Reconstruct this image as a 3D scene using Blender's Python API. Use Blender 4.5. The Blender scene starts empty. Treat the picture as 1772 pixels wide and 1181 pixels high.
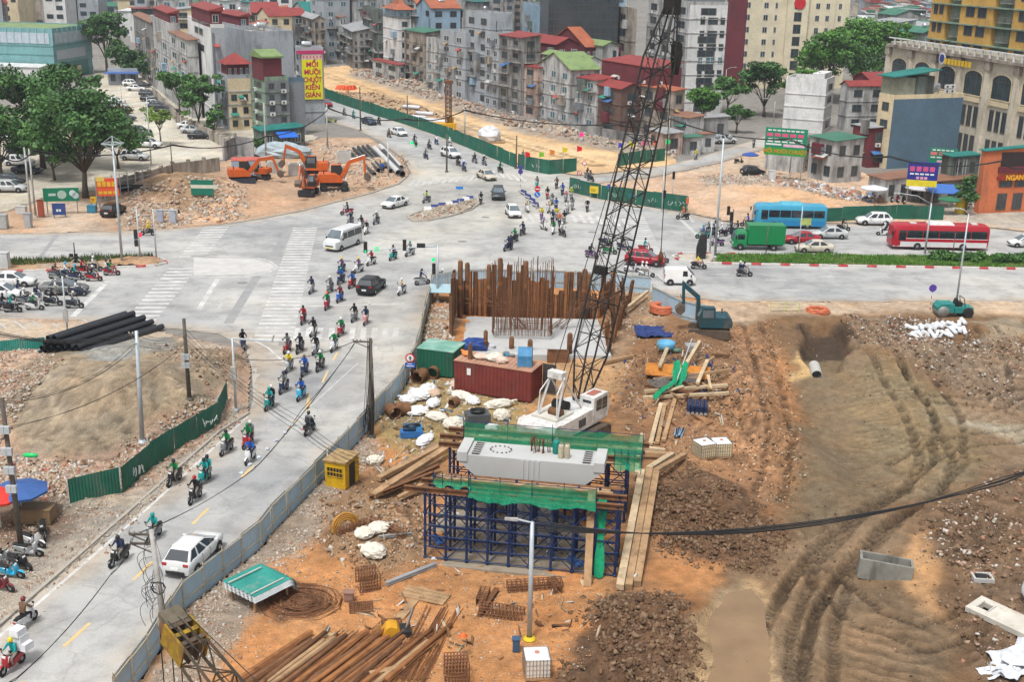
import bpy, math, random
import numpy as np
from mathutils import Vector, Matrix
R=random.Random(7)
rad=math.radians
SC=bpy.context.scene
COL=SC.collection
# ---------------------------------------------------------------- camera
F=2080.; CX,CY=886.,590.5; YH=-85.; ROLL=rad(1.2); HC=33.2
TH=math.atan((CY-YH)/F)
_rx=Vector((1,0,0)); _up=Vector((0,math.sin(TH),math.cos(TH))); _fw=Vector((0,math.cos(TH),-math.sin(TH)))
cr,sr=math.cos(ROLL),math.sin(ROLL)
# image turned clockwise by ROLL
_X=_rx*cr+_up*sr; _Y=_up*cr-_rx*sr
camd=bpy.data.cameras.new('camera'); cam=bpy.data.objects.new('camera',camd); COL.objects.link(cam)
mw=Matrix((( _X.x,_Y.x,-_fw.x,0),(_X.y,_Y.y,-_fw.y,0),(_X.z,_Y.z,-_fw.z,HC),(0,0,0,1)))
cam.matrix_world=mw
camd.sensor_width=36.; camd.lens=F/1772.*36.; camd.clip_start=.5; camd.clip_end=6000.
SC.camera=cam
# ---------------------------------------------------------------- sky, sun, exposure
SUN_EL,SUN_AZ=rad(64),rad(205)      # azimuth clockwise from +Y
w=bpy.data.worlds.new('World'); SC.world=w; w.use_nodes=True
nt=w.node_tree; nt.nodes.clear()
sk=nt.nodes.new('ShaderNodeTexSky'); sk.sky_type='NISHITA'; sk.sun_disc=False
sk.sun_elevation=SUN_EL; sk.sun_rotation=SUN_AZ; sk.dust_density=4.; sk.air_density=1.2
hs=nt.nodes.new('ShaderNodeHueSaturation'); hs.inputs['Saturation'].default_value=.16
bg=nt.nodes.new('ShaderNodeBackground'); bg.inputs['Strength'].default_value=.085
wo=nt.nodes.new('ShaderNodeOutputWorld')
nt.links.new(sk.outputs[0],hs.inputs['Color']); nt.links.new(hs.outputs[0],bg.inputs['Color']); nt.links.new(bg.outputs[0],wo.inputs[0])
sl=bpy.data.lights.new('sun','SUN'); sl.energy=1.5; sl.angle=rad(10); sl.color=(1,.985,.96)
so=bpy.data.objects.new('sun',sl); COL.objects.link(so)
sd=Vector((math.sin(SUN_AZ)*math.cos(SUN_EL),math.cos(SUN_AZ)*math.cos(SUN_EL),math.sin(SUN_EL)))
so.rotation_euler=sd.to_track_quat('Z','Y').to_euler(); so.location=(0,0,200)
vs=SC.view_settings; vs.view_transform='Standard'; vs.look='None'; vs.gamma=1; vs.exposure=.98; vs.use_curve_mapping=False
SC.cycles.max_bounces=5; SC.cycles.diffuse_bounces=2; SC.cycles.glossy_bounces=2; SC.cycles.transmission_bounces=3; SC.cycles.transparent_max_bounces=6
SC.cycles.volume_bounces=0
# ---------------------------------------------------------------- picture <-> place
def G(px,py,z=0.):
 "the point at height z that is seen at photo pixel px,py"
 d=_X*(px-CX)+_Y*(CY-py)+_fw*F
 t=(z-HC)/d.z
 return Vector((d.x*t,d.y*t,z))
def P(p):
 q=Vector(p)-Vector((0,0,HC)); f=q.dot(_fw)
 return CX+q.dot(_X)/f*F, CY-q.dot(_Y)/f*F, F/f
def zat(p,py):
 "height above ground point p that shows at pixel row py"
 lo,hi=-5.,150.
 for _ in range(40):
  m=(lo+hi)/2
  if P((p[0],p[1],m))[1]>py: lo=m
  else: hi=m
 return lo
# ---------------------------------------------------------------- scene helpers
def link(o,parent=None):
 COL.objects.link(o)
 if parent is not None: o.parent=parent
 return o
def tag(o,label=None,cat=None,group=None,kind=None):
 if label: o['label']=label
 if cat: o['category']=cat
 if group: o['group']=group
 if kind: o['kind']=kind
 return o
def thing(name,label,cat,loc=(0,0,0),rz=0.,group=None):
 o=bpy.data.objects.new(name,None); link(o); o.location=loc; o.rotation_euler=(0,0,rz); o.empty_display_size=.2
 return tag(o,label,cat,group)
def inst(name,me,parent=None,loc=(0,0,0),rot=(0,0,0),sc=(1,1,1),color=None):
 o=bpy.data.objects.new(name,me); link(o,parent); o.location=loc; o.rotation_euler=rot; o.scale=sc
 if color: o.color=(*color[:3],1)
 return o
def copy_tree(o,parent=None):
 c=o.copy(); link(c,parent)
 for ch in list(o.children): copy_tree(ch,c)
 return c
class MB:
 def __init__(s): s.v=[]; s.f=[]; s.m=[]
 def add(s,vs,fs,mi=0):
  n=len(s.v); s.v+= [tuple(v) for v in vs]; s.f+=[[i+n for i in f] for f in fs]; s.m+=[mi]*len(fs); return s
 def box(s,x0,y0,z0,x1,y1,z1,mi=0):
  return s.add([(x0,y0,z0),(x1,y0,z0),(x1,y1,z0),(x0,y1,z0),(x0,y0,z1),(x1,y0,z1),(x1,y1,z1),(x0,y1,z1)],BOXF,mi)
 def bar(s,a,b,w,h=None,mi=0,up=(0,0,1)):
  a=Vector(a); b=Vector(b); h=h or w; d=(b-a)
  if d.length<1e-6: return s
  d.normalize(); u=Vector(up)
  if abs(d.dot(u))>.98: u=Vector((0,1,0))
  x=d.cross(u).normalized(); y=x.cross(d).normalized(); x*=w/2; y*=h/2
  return s.add([a-x-y,a+x-y,a+x+y,a-x+y,b-x-y,b+x-y,b+x+y,b-x+y],[(0,1,2,3)[::-1],(4,5,6,7),(0,1,5,4),(1,2,6,5),(2,3,7,6),(3,0,4,7)],mi)
 def tube(s,pts,r,n=6,mi=0,cap=True,closed=False):
  pts=[Vector(p) for p in pts]; k=len(pts); rr=r if isinstance(r,(list,tuple)) else [r]*k
  vs=[];prev=None
  for i,p in enumerate(pts):
   if closed: d=pts[(i+1)%k]-pts[i-1]
   else: d=pts[min(i+1,k-1)]-pts[max(i-1,0)]
   if d.length<1e-9: d=Vector((0,0,1))
   d.normalize()
   if prev is None:
    u=Vector((0,0,1)) if abs(d.z)<.95 else Vector((1,0,0))
    x=d.cross(u).normalized()
   else: x=(prev-d*prev.dot(d)).normalized()
   prev=x; y=d.cross(x)
   vs+=[p+(x*math.cos(2*math.pi*j/n)+y*math.sin(2*math.pi*j/n))*rr[i] for j in range(n)]
  fs=[]
  for i in range(k if closed else k-1):
   i2=(i+1)%k
   fs+=[(i*n+j,i*n+(j+1)%n,i2*n+(j+1)%n,i2*n+j) for j in range(n)]
  if cap and not closed: fs+=[tuple(range(n))[::-1],tuple((k-1)*n+j for j in range(n))]
  return s.add(vs,fs,mi)
 def lathe(s,prof,n=12,c=(0,0,0),mi=0,axis='z'):
  vs=[]
  for r,z in prof:
   for j in range(n):
    a=2*math.pi*j/n; x,y=r*math.cos(a),r*math.sin(a)
    vs.append({'z':(c[0]+x,c[1]+y,c[2]+z),'y':(c[0]+x,c[1]+z,c[2]+y),'x':(c[0]+z,c[1]+x,c[2]+y)}[axis])
  fs=[(i*n+j,i*n+(j+1)%n,(i+1)*n+(j+1)%n,(i+1)*n+j) for i in range(len(prof)-1) for j in range(n)]
  fs+=[tuple(range(n))[::-1],tuple((len(prof)-1)*n+j for j in range(n))]
  return s.add(vs,fs,mi)
 def prism(s,poly,z0,z1,mi=0):
  n=len(poly)
  vs=[(p[0],p[1],z0) for p in poly]+[(p[0],p[1],z1) for p in poly]
  return s.add(vs,[tuple(range(n))[::-1],tuple(range(n,2*n))]+[(i,(i+1)%n,(i+1)%n+n,i+n) for i in range(n)],mi)
 def side(s,poly,x0,x1,mi=0):
  "a (y,z) outline pushed along x"
  n=len(poly)
  vs=[(x0,p[0],p[1]) for p in poly]+[(x1,p[0],p[1]) for p in poly]
  return s.add(vs,[tuple(range(n))[::-1],tuple(range(n,2*n))]+[(i,(i+1)%n,(i+1)%n+n,i+n) for i in range(n)],mi)
 def profile(s,poly,y0,y1,mi=0):
  "an (x,z) outline pushed along y"
  n=len(poly)
  vs=[(p[0],y0,p[1]) for p in poly]+[(p[0],y1,p[1]) for p in poly]
  return s.add(vs,[tuple(range(n)),tuple(range(n,2*n))[::-1]]+[(i,i+n,(i+1)%n+n,(i+1)%n) for i in range(n)],mi)
 def blob(s,c,r,n=6,mi=0,rnd=None,jit=.15):
  "a lumpy ball"
  rnd=rnd or R; vs=[(c[0],c[1],c[2]+r[2])]; m=max(3,n//2+1)
  for i in range(1,m):
   t=math.pi*i/m
   for j in range(n):
    a=2*math.pi*(j+.5*(i%2))/n; k=1+rnd.uniform(-jit,jit)
    vs.append((c[0]+r[0]*k*math.sin(t)*math.cos(a),c[1]+r[1]*k*math.sin(t)*math.sin(a),c[2]+r[2]*k*math.cos(t)))
  vs.append((c[0],c[1],c[2]-r[2])); L=len(vs)-1
  fs=[(0,1+j,1+(j+1)%n) for j in range(n)]
  for i in range(m-2):
   fs+=[(1+i*n+j,1+(i+1)*n+j,1+(i+1)*n+(j+1)%n,1+i*n+(j+1)%n) for j in range(n)]
  fs+=[(L,1+(m-2)*n+(j+1)%n,1+(m-2)*n+j) for j in range(n)]
  return s.add(vs,fs,mi)
 def mesh(s,name,mats,smooth=False):
  me=bpy.data.meshes.new(name); me.from_pydata(s.v,[],s.f)
  for m in (mats if isinstance(mats,(list,tuple)) else [mats]): me.materials.append(m)
  if any(s.m): me.polygons.foreach_set('material_index',s.m)
  if smooth: me.polygons.foreach_set('use_smooth',[True]*len(s.f))
  me.update(); return me
 def build(s,name,mats,parent=None,smooth=False,loc=(0,0,0),color=None,rot=(0,0,0)):
  return inst(name,s.mesh(name,mats,smooth),parent,loc,rot,(1,1,1),color)
BOXF=[(0,3,2,1),(4,5,6,7),(0,1,5,4),(1,2,6,5),(2,3,7,6),(3,0,4,7)]
# ---------------------------------------------------------------- materials
_M={}
def mat(col,rough=.8,var=.14,scale=1.5,bump=0.,bscale=None,metal=0.,stain=0.,scol=(.07,.06,.05),sscale=(1.2,1.2,.25),obj=False,spec=.3,attr=None,rust=0.,alpha=1.,fine=0.):
 key=(tuple(col),rough,var,scale,bump,bscale,metal,stain,tuple(scol),tuple(sscale),obj,spec,attr,rust,alpha,fine)
 if key in _M: return _M[key]
 m=bpy.data.materials.new('mat_%d'%len(_M)); _M[key]=m; m.use_nodes=True
 t=m.node_tree; N=t.nodes; L=t.links; b=N['Principled BSDF']
 b.inputs['Roughness'].default_value=rough; b.inputs['Metallic'].default_value=metal; b.inputs['Specular IOR Level'].default_value=spec
 geo=N.new('ShaderNodeNewGeometry'); pos=geo.outputs['Position']
 if obj:
  oi=N.new('ShaderNodeObjectInfo'); base=oi.outputs['Color']
 elif attr:
  at=N.new('ShaderNodeAttribute'); at.attribute_name=attr; base=at.outputs['Color']
 else:
  rg=N.new('ShaderNodeRGB'); rg.outputs[0].default_value=(*col[:3],1); base=rg.outputs[0]
 def noise(sc,det=4,vec=None,r=.6):
  n=N.new('ShaderNodeTexNoise'); n.inputs['Scale'].default_value=sc; n.inputs['Detail'].default_value=det; n.inputs['Roughness'].default_value=r
  L.new(vec or pos,n.inputs['Vector']); return n.outputs['Fac']
 def mapr(f,a,b2,c,d):
  n=N.new('ShaderNodeMapRange'); L.new(f,n.inputs[0]); n.inputs[1].default_value=a; n.inputs[2].default_value=b2; n.inputs[3].default_value=c; n.inputs[4].default_value=d; return n.outputs[0]
 def mul(c,f):
  n=N.new('ShaderNodeVectorMath'); n.operation='SCALE'; L.new(c,n.inputs[0]); L.new(f,n.inputs['Scale']); return n.outputs[0]
 if var: base=mul(base,mapr(noise(scale),.28,.72,1-var,1+var))
 if fine: base=mul(base,mapr(noise(scale*14,3),.3,.7,1-fine,1+fine))
 def mix(a,col2,f):
  n=N.new('ShaderNodeMix'); n.data_type='RGBA'; L.new(f,n.inputs['Factor']); L.new(a,n.inputs['A']); n.inputs['B'].default_value=(*col2,1); return n.outputs['Result']
 if stain:
  mp=N.new('ShaderNodeMapping'); mp.inputs['Scale'].default_value=sscale; L.new(pos,mp.inputs[0])
  base=mix(base,scol,mapr(noise(1.,5,mp.outputs[0],.65),.62-.25*stain,.72-.12*stain,0,min(1,.45+stain*.5)))
 if rust: base=mix(base,(.16,.06,.02),mapr(noise(2.3,5),.55-.2*rust,.62,0,rust))
 L.new(base,b.inputs['Base Color'])
 if bump:
  bp=N.new('ShaderNodeBump'); bp.inputs['Strength'].default_value=min(1,bump); bp.inputs['Distance'].default_value=.16*bump
  L.new(noise(bscale or 6,5),bp.inputs['Height']); L.new(bp.outputs[0],b.inputs['Normal'])
 if attr:
  al=N.new('ShaderNodeAttribute'); al.attribute_name='wet'
  L.new(mapr(al.outputs['Fac'],0,1,rough,.12),b.inputs['Roughness'])
 if alpha<1: b.inputs['Alpha'].default_value=alpha
 return m
def glass(col=(.03,.04,.05),rough=.12): return mat(col,rough,.25,.6,spec=.6)
def emit(col,s):
 m=bpy.data.materials.new('lamp_glow'); m.use_nodes=True; b=m.node_tree.nodes['Principled BSDF']
 b.inputs['Base Color'].default_value=(*col,1); b.inputs['Emission Color'].default_value=(*col,1); b.inputs['Emission Strength'].default_value=s; return m
def OC(rough=.35,spec=.5,var=.06): return mat((1,1,1),rough,var,2.,obj=True,spec=spec)
# ---------------------------------------------------------------- numpy noise
def vnoise(x,y,seed=0):
 xi=np.floor(x).astype(np.int64); yi=np.floor(y).astype(np.int64); fx=x-xi; fy=y-yi
 fx=fx*fx*(3-2*fx); fy=fy*fy*(3-2*fy)
 def h(a,b):
  n=(a*374761393+b*668265263+seed*1442695041)&0x7fffffff
  n=((n^(n>>13))*1274126177)&0x7fffffff
  return ((n^(n>>16))&0xffff)/65535.
 return (h(xi,yi)*(1-fx)+h(xi+1,yi)*fx)*(1-fy)+(h(xi,yi+1)*(1-fx)+h(xi+1,yi+1)*fx)*fy
def fbm(x,y,sc,oct=4,seed=0,ridge=False):
 s=np.zeros_like(x); a=.5; t=0
 for o in range(oct):
  n=vnoise(x*sc,y*sc,seed+o*17)
  if ridge: n=1-abs(2*n-1)
  s+=a*n; t+=a; a*=.5; sc*=2.03
 return s/t-.5
def poly_w(x,y,poly):
 "signed distance, positive inside"
 n=len(poly); d=np.full(x.shape,1e9); ins=np.zeros(x.shape,bool)
 for i in range(n):
  ax,ay=poly[i][:2]; bx,by=poly[(i+1)%n][:2]
  ex,ey=bx-ax,by-ay; wx,wy=x-ax,y-ay
  t=np.clip((wx*ex+wy*ey)/(ex*ex+ey*ey+1e-9),0,1)
  d=np.minimum(d,np.hypot(wx-ex*t,wy-ey*t))
  c=((ay>y)!=(by>y));
  with np.errstate(divide='ignore',invalid='ignore'): xs=(bx-ax)*(y-ay)/(by-ay+1e-12)+ax
  ins^=c&(x<xs)
 return np.where(ins,d,-d)
def path_d(x,y,pts):
 d=np.full(x.shape,1e9); s=np.zeros(x.shape); side=np.zeros(x.shape); acc=0.
 for i in range(len(pts)-1):
  ax,ay=pts[i][:2]; bx,by=pts[i+1][:2]; ex,ey=bx-ax,by-ay; l=math.hypot(ex,ey); wx,wy=x-ax,y-ay
  t=np.clip((wx*ex+wy*ey)/(l*l+1e-9),0,1); q=np.hypot(wx-ex*t,wy-ey*t); k=q<d
  d=np.where(k,q,d); s=np.where(k,acc+t*l,s); side=np.where(k,np.sign(ex*wy-ey*wx),side); acc+=l
 return d*side,s
def GP(l,z=0.): return [G(a,b,z) for a,b in l]
TERR={}
def terrain(name,outline,res,base,zones=(),bumps=(),amp=.08,ampsc=.5,tracks=(),ysc=True,z0=.02,clod=(),holes=(),fine=.03,rough=.97,edge=1.,ridges=(),colvar=1.,edgecol=None,bands=(),flats=(),matl=None):
 """a ground sheet over an outline. zones: (outline, colour, soft, wet); bumps: (px,py,rx,ry,h[,ang]); clod: (outline, amp); tracks: (path, gauge, depth)"""
 pl=GP(outline); xs=[p.x for p in pl]; ys=[p.y for p in pl]
 X=np.arange(min(xs),max(xs)+res,res); Y=[min(ys)]
 y00=max(Y[0],50.)
 while Y[-1]<max(ys): Y.append(Y[-1]+res*(max(1,(Y[-1]/y00)**1.3) if ysc else 1))
 gx,gy=np.meshgrid(X,np.array(Y)); sh=gx.shape
 gx=gx+(np.random.RandomState(3).rand(*sh)-.5)*res*.5; gy=gy+(np.random.RandomState(4).rand(*sh)-.5)*res*.5
 sd=poly_w(gx,gy,pl)
 wx=gx+fbm(gx,gy,.35,4,5)*3.+fbm(gx,gy,1.6,3,15)*.8; wy=gy+fbm(gx,gy,.35,4,9)*3.+fbm(gx,gy,1.6,3,19)*.8
 z=np.zeros(sh)
 for b in bumps:
  c=G(b[0],b[1]); a=rad(b[5]) if len(b)>5 else 0.; k=b[6] if len(b)>6 else 2
  dx,dy=wx*.6+gx*.4-c.x,wy*.6+gy*.4-c.y; u=(dx*math.cos(a)+dy*math.sin(a))/b[2]; v=(-dx*math.sin(a)+dy*math.cos(a))/b[3]
  z+=b[4]*np.exp(-(u*u+v*v)**(k/2))
 col=np.zeros(sh+(3,)); col[:]=base; wet=np.zeros(sh)
 for zn in zones:
  pw=GP(zn[0]); s=poly_w(wx,wy,pw); k=np.clip(s/zn[2]+.5,0,1);
  if len(zn)>4: k=k*zn[4]
  col=col*(1-k[...,None])+np.array(zn[1])*k[...,None]; wet=wet*(1-k)+k*zn[3]
 z+=fbm(gx,gy,ampsc,5,31)*amp*2
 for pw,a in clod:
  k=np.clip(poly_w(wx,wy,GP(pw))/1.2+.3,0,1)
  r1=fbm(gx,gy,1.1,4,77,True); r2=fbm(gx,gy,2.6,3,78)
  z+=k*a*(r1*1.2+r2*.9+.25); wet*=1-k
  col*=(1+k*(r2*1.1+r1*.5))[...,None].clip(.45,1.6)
 col*=(1+colvar*(fbm(gx,gy,.22,4,51)*.6+fbm(gx,gy,1.5,3,52)*.6))[...,None]
 tint=fbm(gx,gy,.5,3,61)[...,None]*colvar; col*=1+tint*np.array([.16,0,-.2])
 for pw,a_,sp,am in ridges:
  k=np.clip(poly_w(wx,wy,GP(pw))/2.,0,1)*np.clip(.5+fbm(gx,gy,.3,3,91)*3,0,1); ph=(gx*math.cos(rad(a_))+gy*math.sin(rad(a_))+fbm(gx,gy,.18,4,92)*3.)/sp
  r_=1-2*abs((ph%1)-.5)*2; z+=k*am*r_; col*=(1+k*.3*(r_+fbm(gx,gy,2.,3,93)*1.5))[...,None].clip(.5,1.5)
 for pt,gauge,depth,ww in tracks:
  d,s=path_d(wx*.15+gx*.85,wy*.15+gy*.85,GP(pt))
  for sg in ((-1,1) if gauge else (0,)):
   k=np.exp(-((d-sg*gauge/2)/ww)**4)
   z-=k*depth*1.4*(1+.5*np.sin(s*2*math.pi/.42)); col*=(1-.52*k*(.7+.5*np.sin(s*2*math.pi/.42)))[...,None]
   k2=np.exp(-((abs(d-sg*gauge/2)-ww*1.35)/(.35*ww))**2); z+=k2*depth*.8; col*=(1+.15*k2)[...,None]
 for pt,ww,mu in bands:
  d,s=path_d(gx,gy,GP(pt)); k=np.exp(-(d/ww)**2)*np.clip(.75+fbm(gx,gy,.12,3,95)*1.6,0,1); col*=(1-mu*k)[...,None]
 if edgecol: k=np.clip(1-(sd+fbm(gx,gy,.25,4,96)*edgecol[1]*1.6)/edgecol[1],0,1)*.75; col=col*(1-k[...,None])+np.array(edgecol[0])*k[...,None]
 for pw,zf,so in flats:
  k=np.clip(poly_w(wx,wy,GP(pw))/so+.4,0,1); z=z*(1-k)+zf*k; wet=np.maximum(wet,k*.95)
 if not holes: z=np.maximum(z,-.03)
 if edge: z*=np.clip(sd/edge,0,1)
 for pw,dep,soft in holes:
  k=np.clip(poly_w(wx*.3+gx*.7,wy*.3+gy*.7,GP(pw))/soft,0,1); z-=dep*k*k*(3-2*k);
 z+=z0
 keep=sd>-.05*res
 fm=keep[:-1,:-1]&keep[1:,:-1]&keep[:-1,1:]&keep[1:,1:]
 idx=np.arange(gx.size).reshape(sh); ii,jj=np.nonzero(fm)
 fa=np.stack([idx[ii,jj],idx[ii,jj+1],idx[ii+1,jj+1],idx[ii+1,jj]],1)
 used=np.unique(fa); rm=np.full(gx.size,-1); rm[used]=np.arange(len(used)); fa=rm[fa]
 co=np.stack([gx.ravel()[used],gy.ravel()[used],z.ravel()[used]],1)
 me=bpy.data.meshes.new(name); me.vertices.add(len(co)); me.vertices.foreach_set('co',co.ravel())
 me.loops.add(fa.size); me.loops.foreach_set('vertex_index',fa.ravel()); me.polygons.add(len(fa))
 me.polygons.foreach_set('loop_start',np.arange(len(fa))*4); me.polygons.foreach_set('loop_total',np.full(len(fa),4)); me.polygons.foreach_set('use_smooth',np.ones(len(fa),bool))
 me.update(); me.validate()
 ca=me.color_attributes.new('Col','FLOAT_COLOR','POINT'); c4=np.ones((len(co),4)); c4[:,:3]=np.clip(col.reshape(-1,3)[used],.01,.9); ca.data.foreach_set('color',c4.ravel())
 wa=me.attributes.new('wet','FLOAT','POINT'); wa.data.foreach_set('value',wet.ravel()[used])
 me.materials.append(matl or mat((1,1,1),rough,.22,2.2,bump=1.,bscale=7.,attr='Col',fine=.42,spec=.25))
 o=bpy.data.objects.new(name,me); link(o); tag(o,kind='structure')
 TERR[name]=(X,np.array(Y),z)
 return o
def hz(x,y,names=None):
 "ground height under x,y"
 for n,(X,Y,z) in TERR.items():
  if X[0]<=x<=X[-1] and Y[0]<=y<=Y[-1]:
   if names and n not in names: continue
   i=min(int(np.searchsorted(Y,y)),len(Y)-1); j=min(int(np.searchsorted(X,x)),len(X)-1)
   return float(z[i,j])
 return 0.
def sheet(name,outline,z,m,kind='structure',parent=None,world=False):
 pl=outline if world else GP(outline)
 import mathutils.geometry as mg
 tr=mg.tessellate_polygon([[Vector((p[0],p[1],0)) for p in pl]])
 vs=[(p[0],p[1],z) for p in pl]
 fs=[]
 for t in tr:
  a,b,c=[Vector(vs[i]) for i in t]
  fs.append(t if (b-a).cross(c-a).z>0 else t[::-1])
 o=MB().add(vs,fs).build(name,m,parent)
 return tag(o,kind=kind) if kind else o
# ================================================================ the setting: ground, road, dirt lots
SITE=[(749,506),(800,499),(960,497),(1130,507),(1240,521),(1500,521),(1772,521),(2150,530),(2150,1420),(40,1420),(200,1233),(256,1158),(317,1057),(449,951),(470,923),(567,823),(635,747),(692,683),(721,629),(736,560)]
def ground():
 import mathutils.geometry as mg
 lo=[[Vector((x,y,0)) for x,y in ((-2500,-50),(2500,-50),(2500,4000),(-2500,4000))],[Vector((p.x,p.y,0)) for p in GP(SITE)]]
 vs=[(p.x,p.y,-.06) for l in lo for p in l]; fs=[]
 for t in mg.tessellate_polygon(lo):
  a,b,c=[Vector(vs[i]) for i in t]; fs.append(t if (b-a).cross(c-a).z>0 else t[::-1])
 tag(MB().add(vs,fs).build('ground',mat((.20,.185,.165),.95,.25,.05,fine=.2)),kind='structure')
ground()
ROAD=[(-500,425),(0,405),(200,401),(300,395),(395,387),(450,378),(520,365),(590,347),(640,334),(690,318),(712,300),(700,275),(660,245),(620,225),(575,212),(548,195),(535,160),(565,160),(700,212),(800,250),(900,287),(1000,305),(1060,300),(1120,292),(1200,275),(1290,247),(1345,228),(1385,234),(1345,250),(1240,282),(1130,306),(1010,320),(985,330),(1060,347),(1190,370),(1290,392),(1440,388),(1640,387),(1772,402),(2200,425),(2200,545),(1772,522),(1260,522),(1130,507),(960,498),(760,500),(748,505),(735,560),(720,628),(692,682),(635,746),(567,822),(470,922),(449,950),(317,1056),(256,1157),(200,1232),(120,1330),(-250,1330),(-120,1190),(0,1083),(228,883),(381,747),(431,716),(438,690),(436,640),(425,602),(380,578),(240,562),(0,550),(-500,540)]
def asphalt():
 m=mat((.30,.292,.28),.85,.0,1.,spec=.35); m=m.copy(); m.name='asphalt'
 t=m.node_tree; N=t.nodes; L=t.links; b=N['Principled BSDF']
 for l in list(b.inputs['Base Color'].links): L.remove(l)
 geo=N.new('ShaderNodeNewGeometry')
 def nz(sc,det,vec=None,r=.6):
  n=N.new('ShaderNodeTexNoise'); n.inputs['Scale'].default_value=sc; n.inputs['Detail'].default_value=det; n.inputs['Roughness'].default_value=r; L.new(vec or geo.outputs['Position'],n.inputs['Vector']); return n.outputs['Fac']
 def ramp(f,els):
  r=N.new('ShaderNodeValToRGB'); e=r.color_ramp.elements
  while len(e)<len(els): e.new(.5)
  for i,(p,c) in enumerate(els): e[i].position=p; e[i].color=(*c,1)
  L.new(f,r.inputs[0]); return r.outputs[0]
 def mixc(a,b2,f,mode='MIX'):
  n=N.new('ShaderNodeMix'); n.data_type='RGBA'; n.blend_type=mode
  if isinstance(f,float): n.inputs['Factor'].default_value=f
  else: L.new(f,n.inputs['Factor'])
  L.new(a,n.inputs['A']); L.new(b2,n.inputs['B']); return n.outputs['Result']
 a=ramp(nz(.05,4),[(.32,(.29,.292,.295)),(.5,(.37,.368,.36)),(.68,(.46,.445,.415))])
 mp=N.new('ShaderNodeMapping'); mp.inputs['Scale'].default_value=(.05,.16,.3); L.new(geo.outputs['Position'],mp.inputs[0])
 a=mixc(a,ramp(nz(1,4,mp.outputs[0]),[(.35,(.93,.93,.935)),(.6,(1.03,1.03,1.02))]),1.,'MULTIPLY')
 a=mixc(a,ramp(nz(.4,4,r=.75),[(.38,(.8,.8,.8)),(.54,(1,1,1))]),1.,'MULTIPLY')
 a=mixc(a,ramp(nz(9,3),[(.3,(.9,.9,.9)),(.7,(1.08,1.08,1.08))]),1.,'MULTIPLY')
 v=N.new('ShaderNodeTexVoronoi'); v.feature='DISTANCE_TO_EDGE'; v.inputs['Scale'].default_value=.13;
 ns=N.new('ShaderNodeTexNoise'); ns.inputs['Scale'].default_value=.6; ns.inputs['Detail'].default_value=4; L.new(geo.outputs['Position'],ns.inputs['Vector'])
 ad=N.new('ShaderNodeVectorMath'); ad.operation='MULTIPLY_ADD'; L.new(ns.outputs['Color'],ad.inputs[0]); ad.inputs[1].default_value=(2.2,2.2,0); L.new(geo.outputs['Position'],ad.inputs[2])
 L.new(ad.outputs[0],v.inputs['Vector'])
 a=mixc(a,ramp(v.outputs['Distance'],[(.0,(.72,.71,.7)),(.012,(1,1,1))]),.55,'MULTIPLY')
 at=N.new('ShaderNodeAttribute'); at.attribute_name='Col'; sc=N.new('ShaderNodeVectorMath'); sc.operation='SCALE'; sc.inputs['Scale'].default_value=2.; L.new(at.outputs['Color'],sc.inputs[0]); a=mixc(a,sc.outputs[0],1.,'MULTIPLY')
 L.new(a,b.inputs['Base Color'])
 return m
ASPH=asphalt()
sheet('road_underlay',ROAD,-.025,mat((.36,.33,.29),.9,.15,.5))
terrain('road',ROAD,.5,(.5,.5,.5),zones=[([(700,270),(880,300),(1000,320),(900,400),(700,420),(640,340)],(.54,.525,.49),8.,0),([(420,560),(560,600),(440,700)],(.55,.51,.46),3.,0),([(600,520),(740,500),(720,640),(600,740)],(.55,.53,.5),4.,0)],amp=0.,z0=0.,edge=0,colvar=.22,edgecol=((.55,.44,.33),2.2),matl=ASPH,ysc=False,
bands=[([(-20,1150),(120,1020),(300,860),(440,735),(520,640),(560,560),(610,470)],.8,.13),([(20,1181),(190,1040),(350,890),(480,760),(560,640),(600,540),(640,460)],.8,.13),([(160,1181),(330,975),(500,800),(610,650),(660,540),(700,470)],.9,.13),([(2000,480),(1772,474),(1230,467),(900,452),(500,441),(0,432)],1.,.15),([(2000,500),(1772,494),(1230,487),(1100,480)],1.1,.15),([(2000,432),(1772,425),(1250,418),(900,405),(560,405),(0,428)],1.,.14),([(2000,415),(1500,405),(1250,402),(1000,385)],1.,.14),([(0,505),(150,505),(420,500),(640,470),(900,430)],1.1,.15),([(0,530),(150,530),(420,530),(560,540)],1.1,.13),([(640,220),(760,265),(850,330),(890,420)],1.,.12),([(560,190),(700,240),(800,290),(870,360),(900,440)],1.,.12)])
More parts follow.
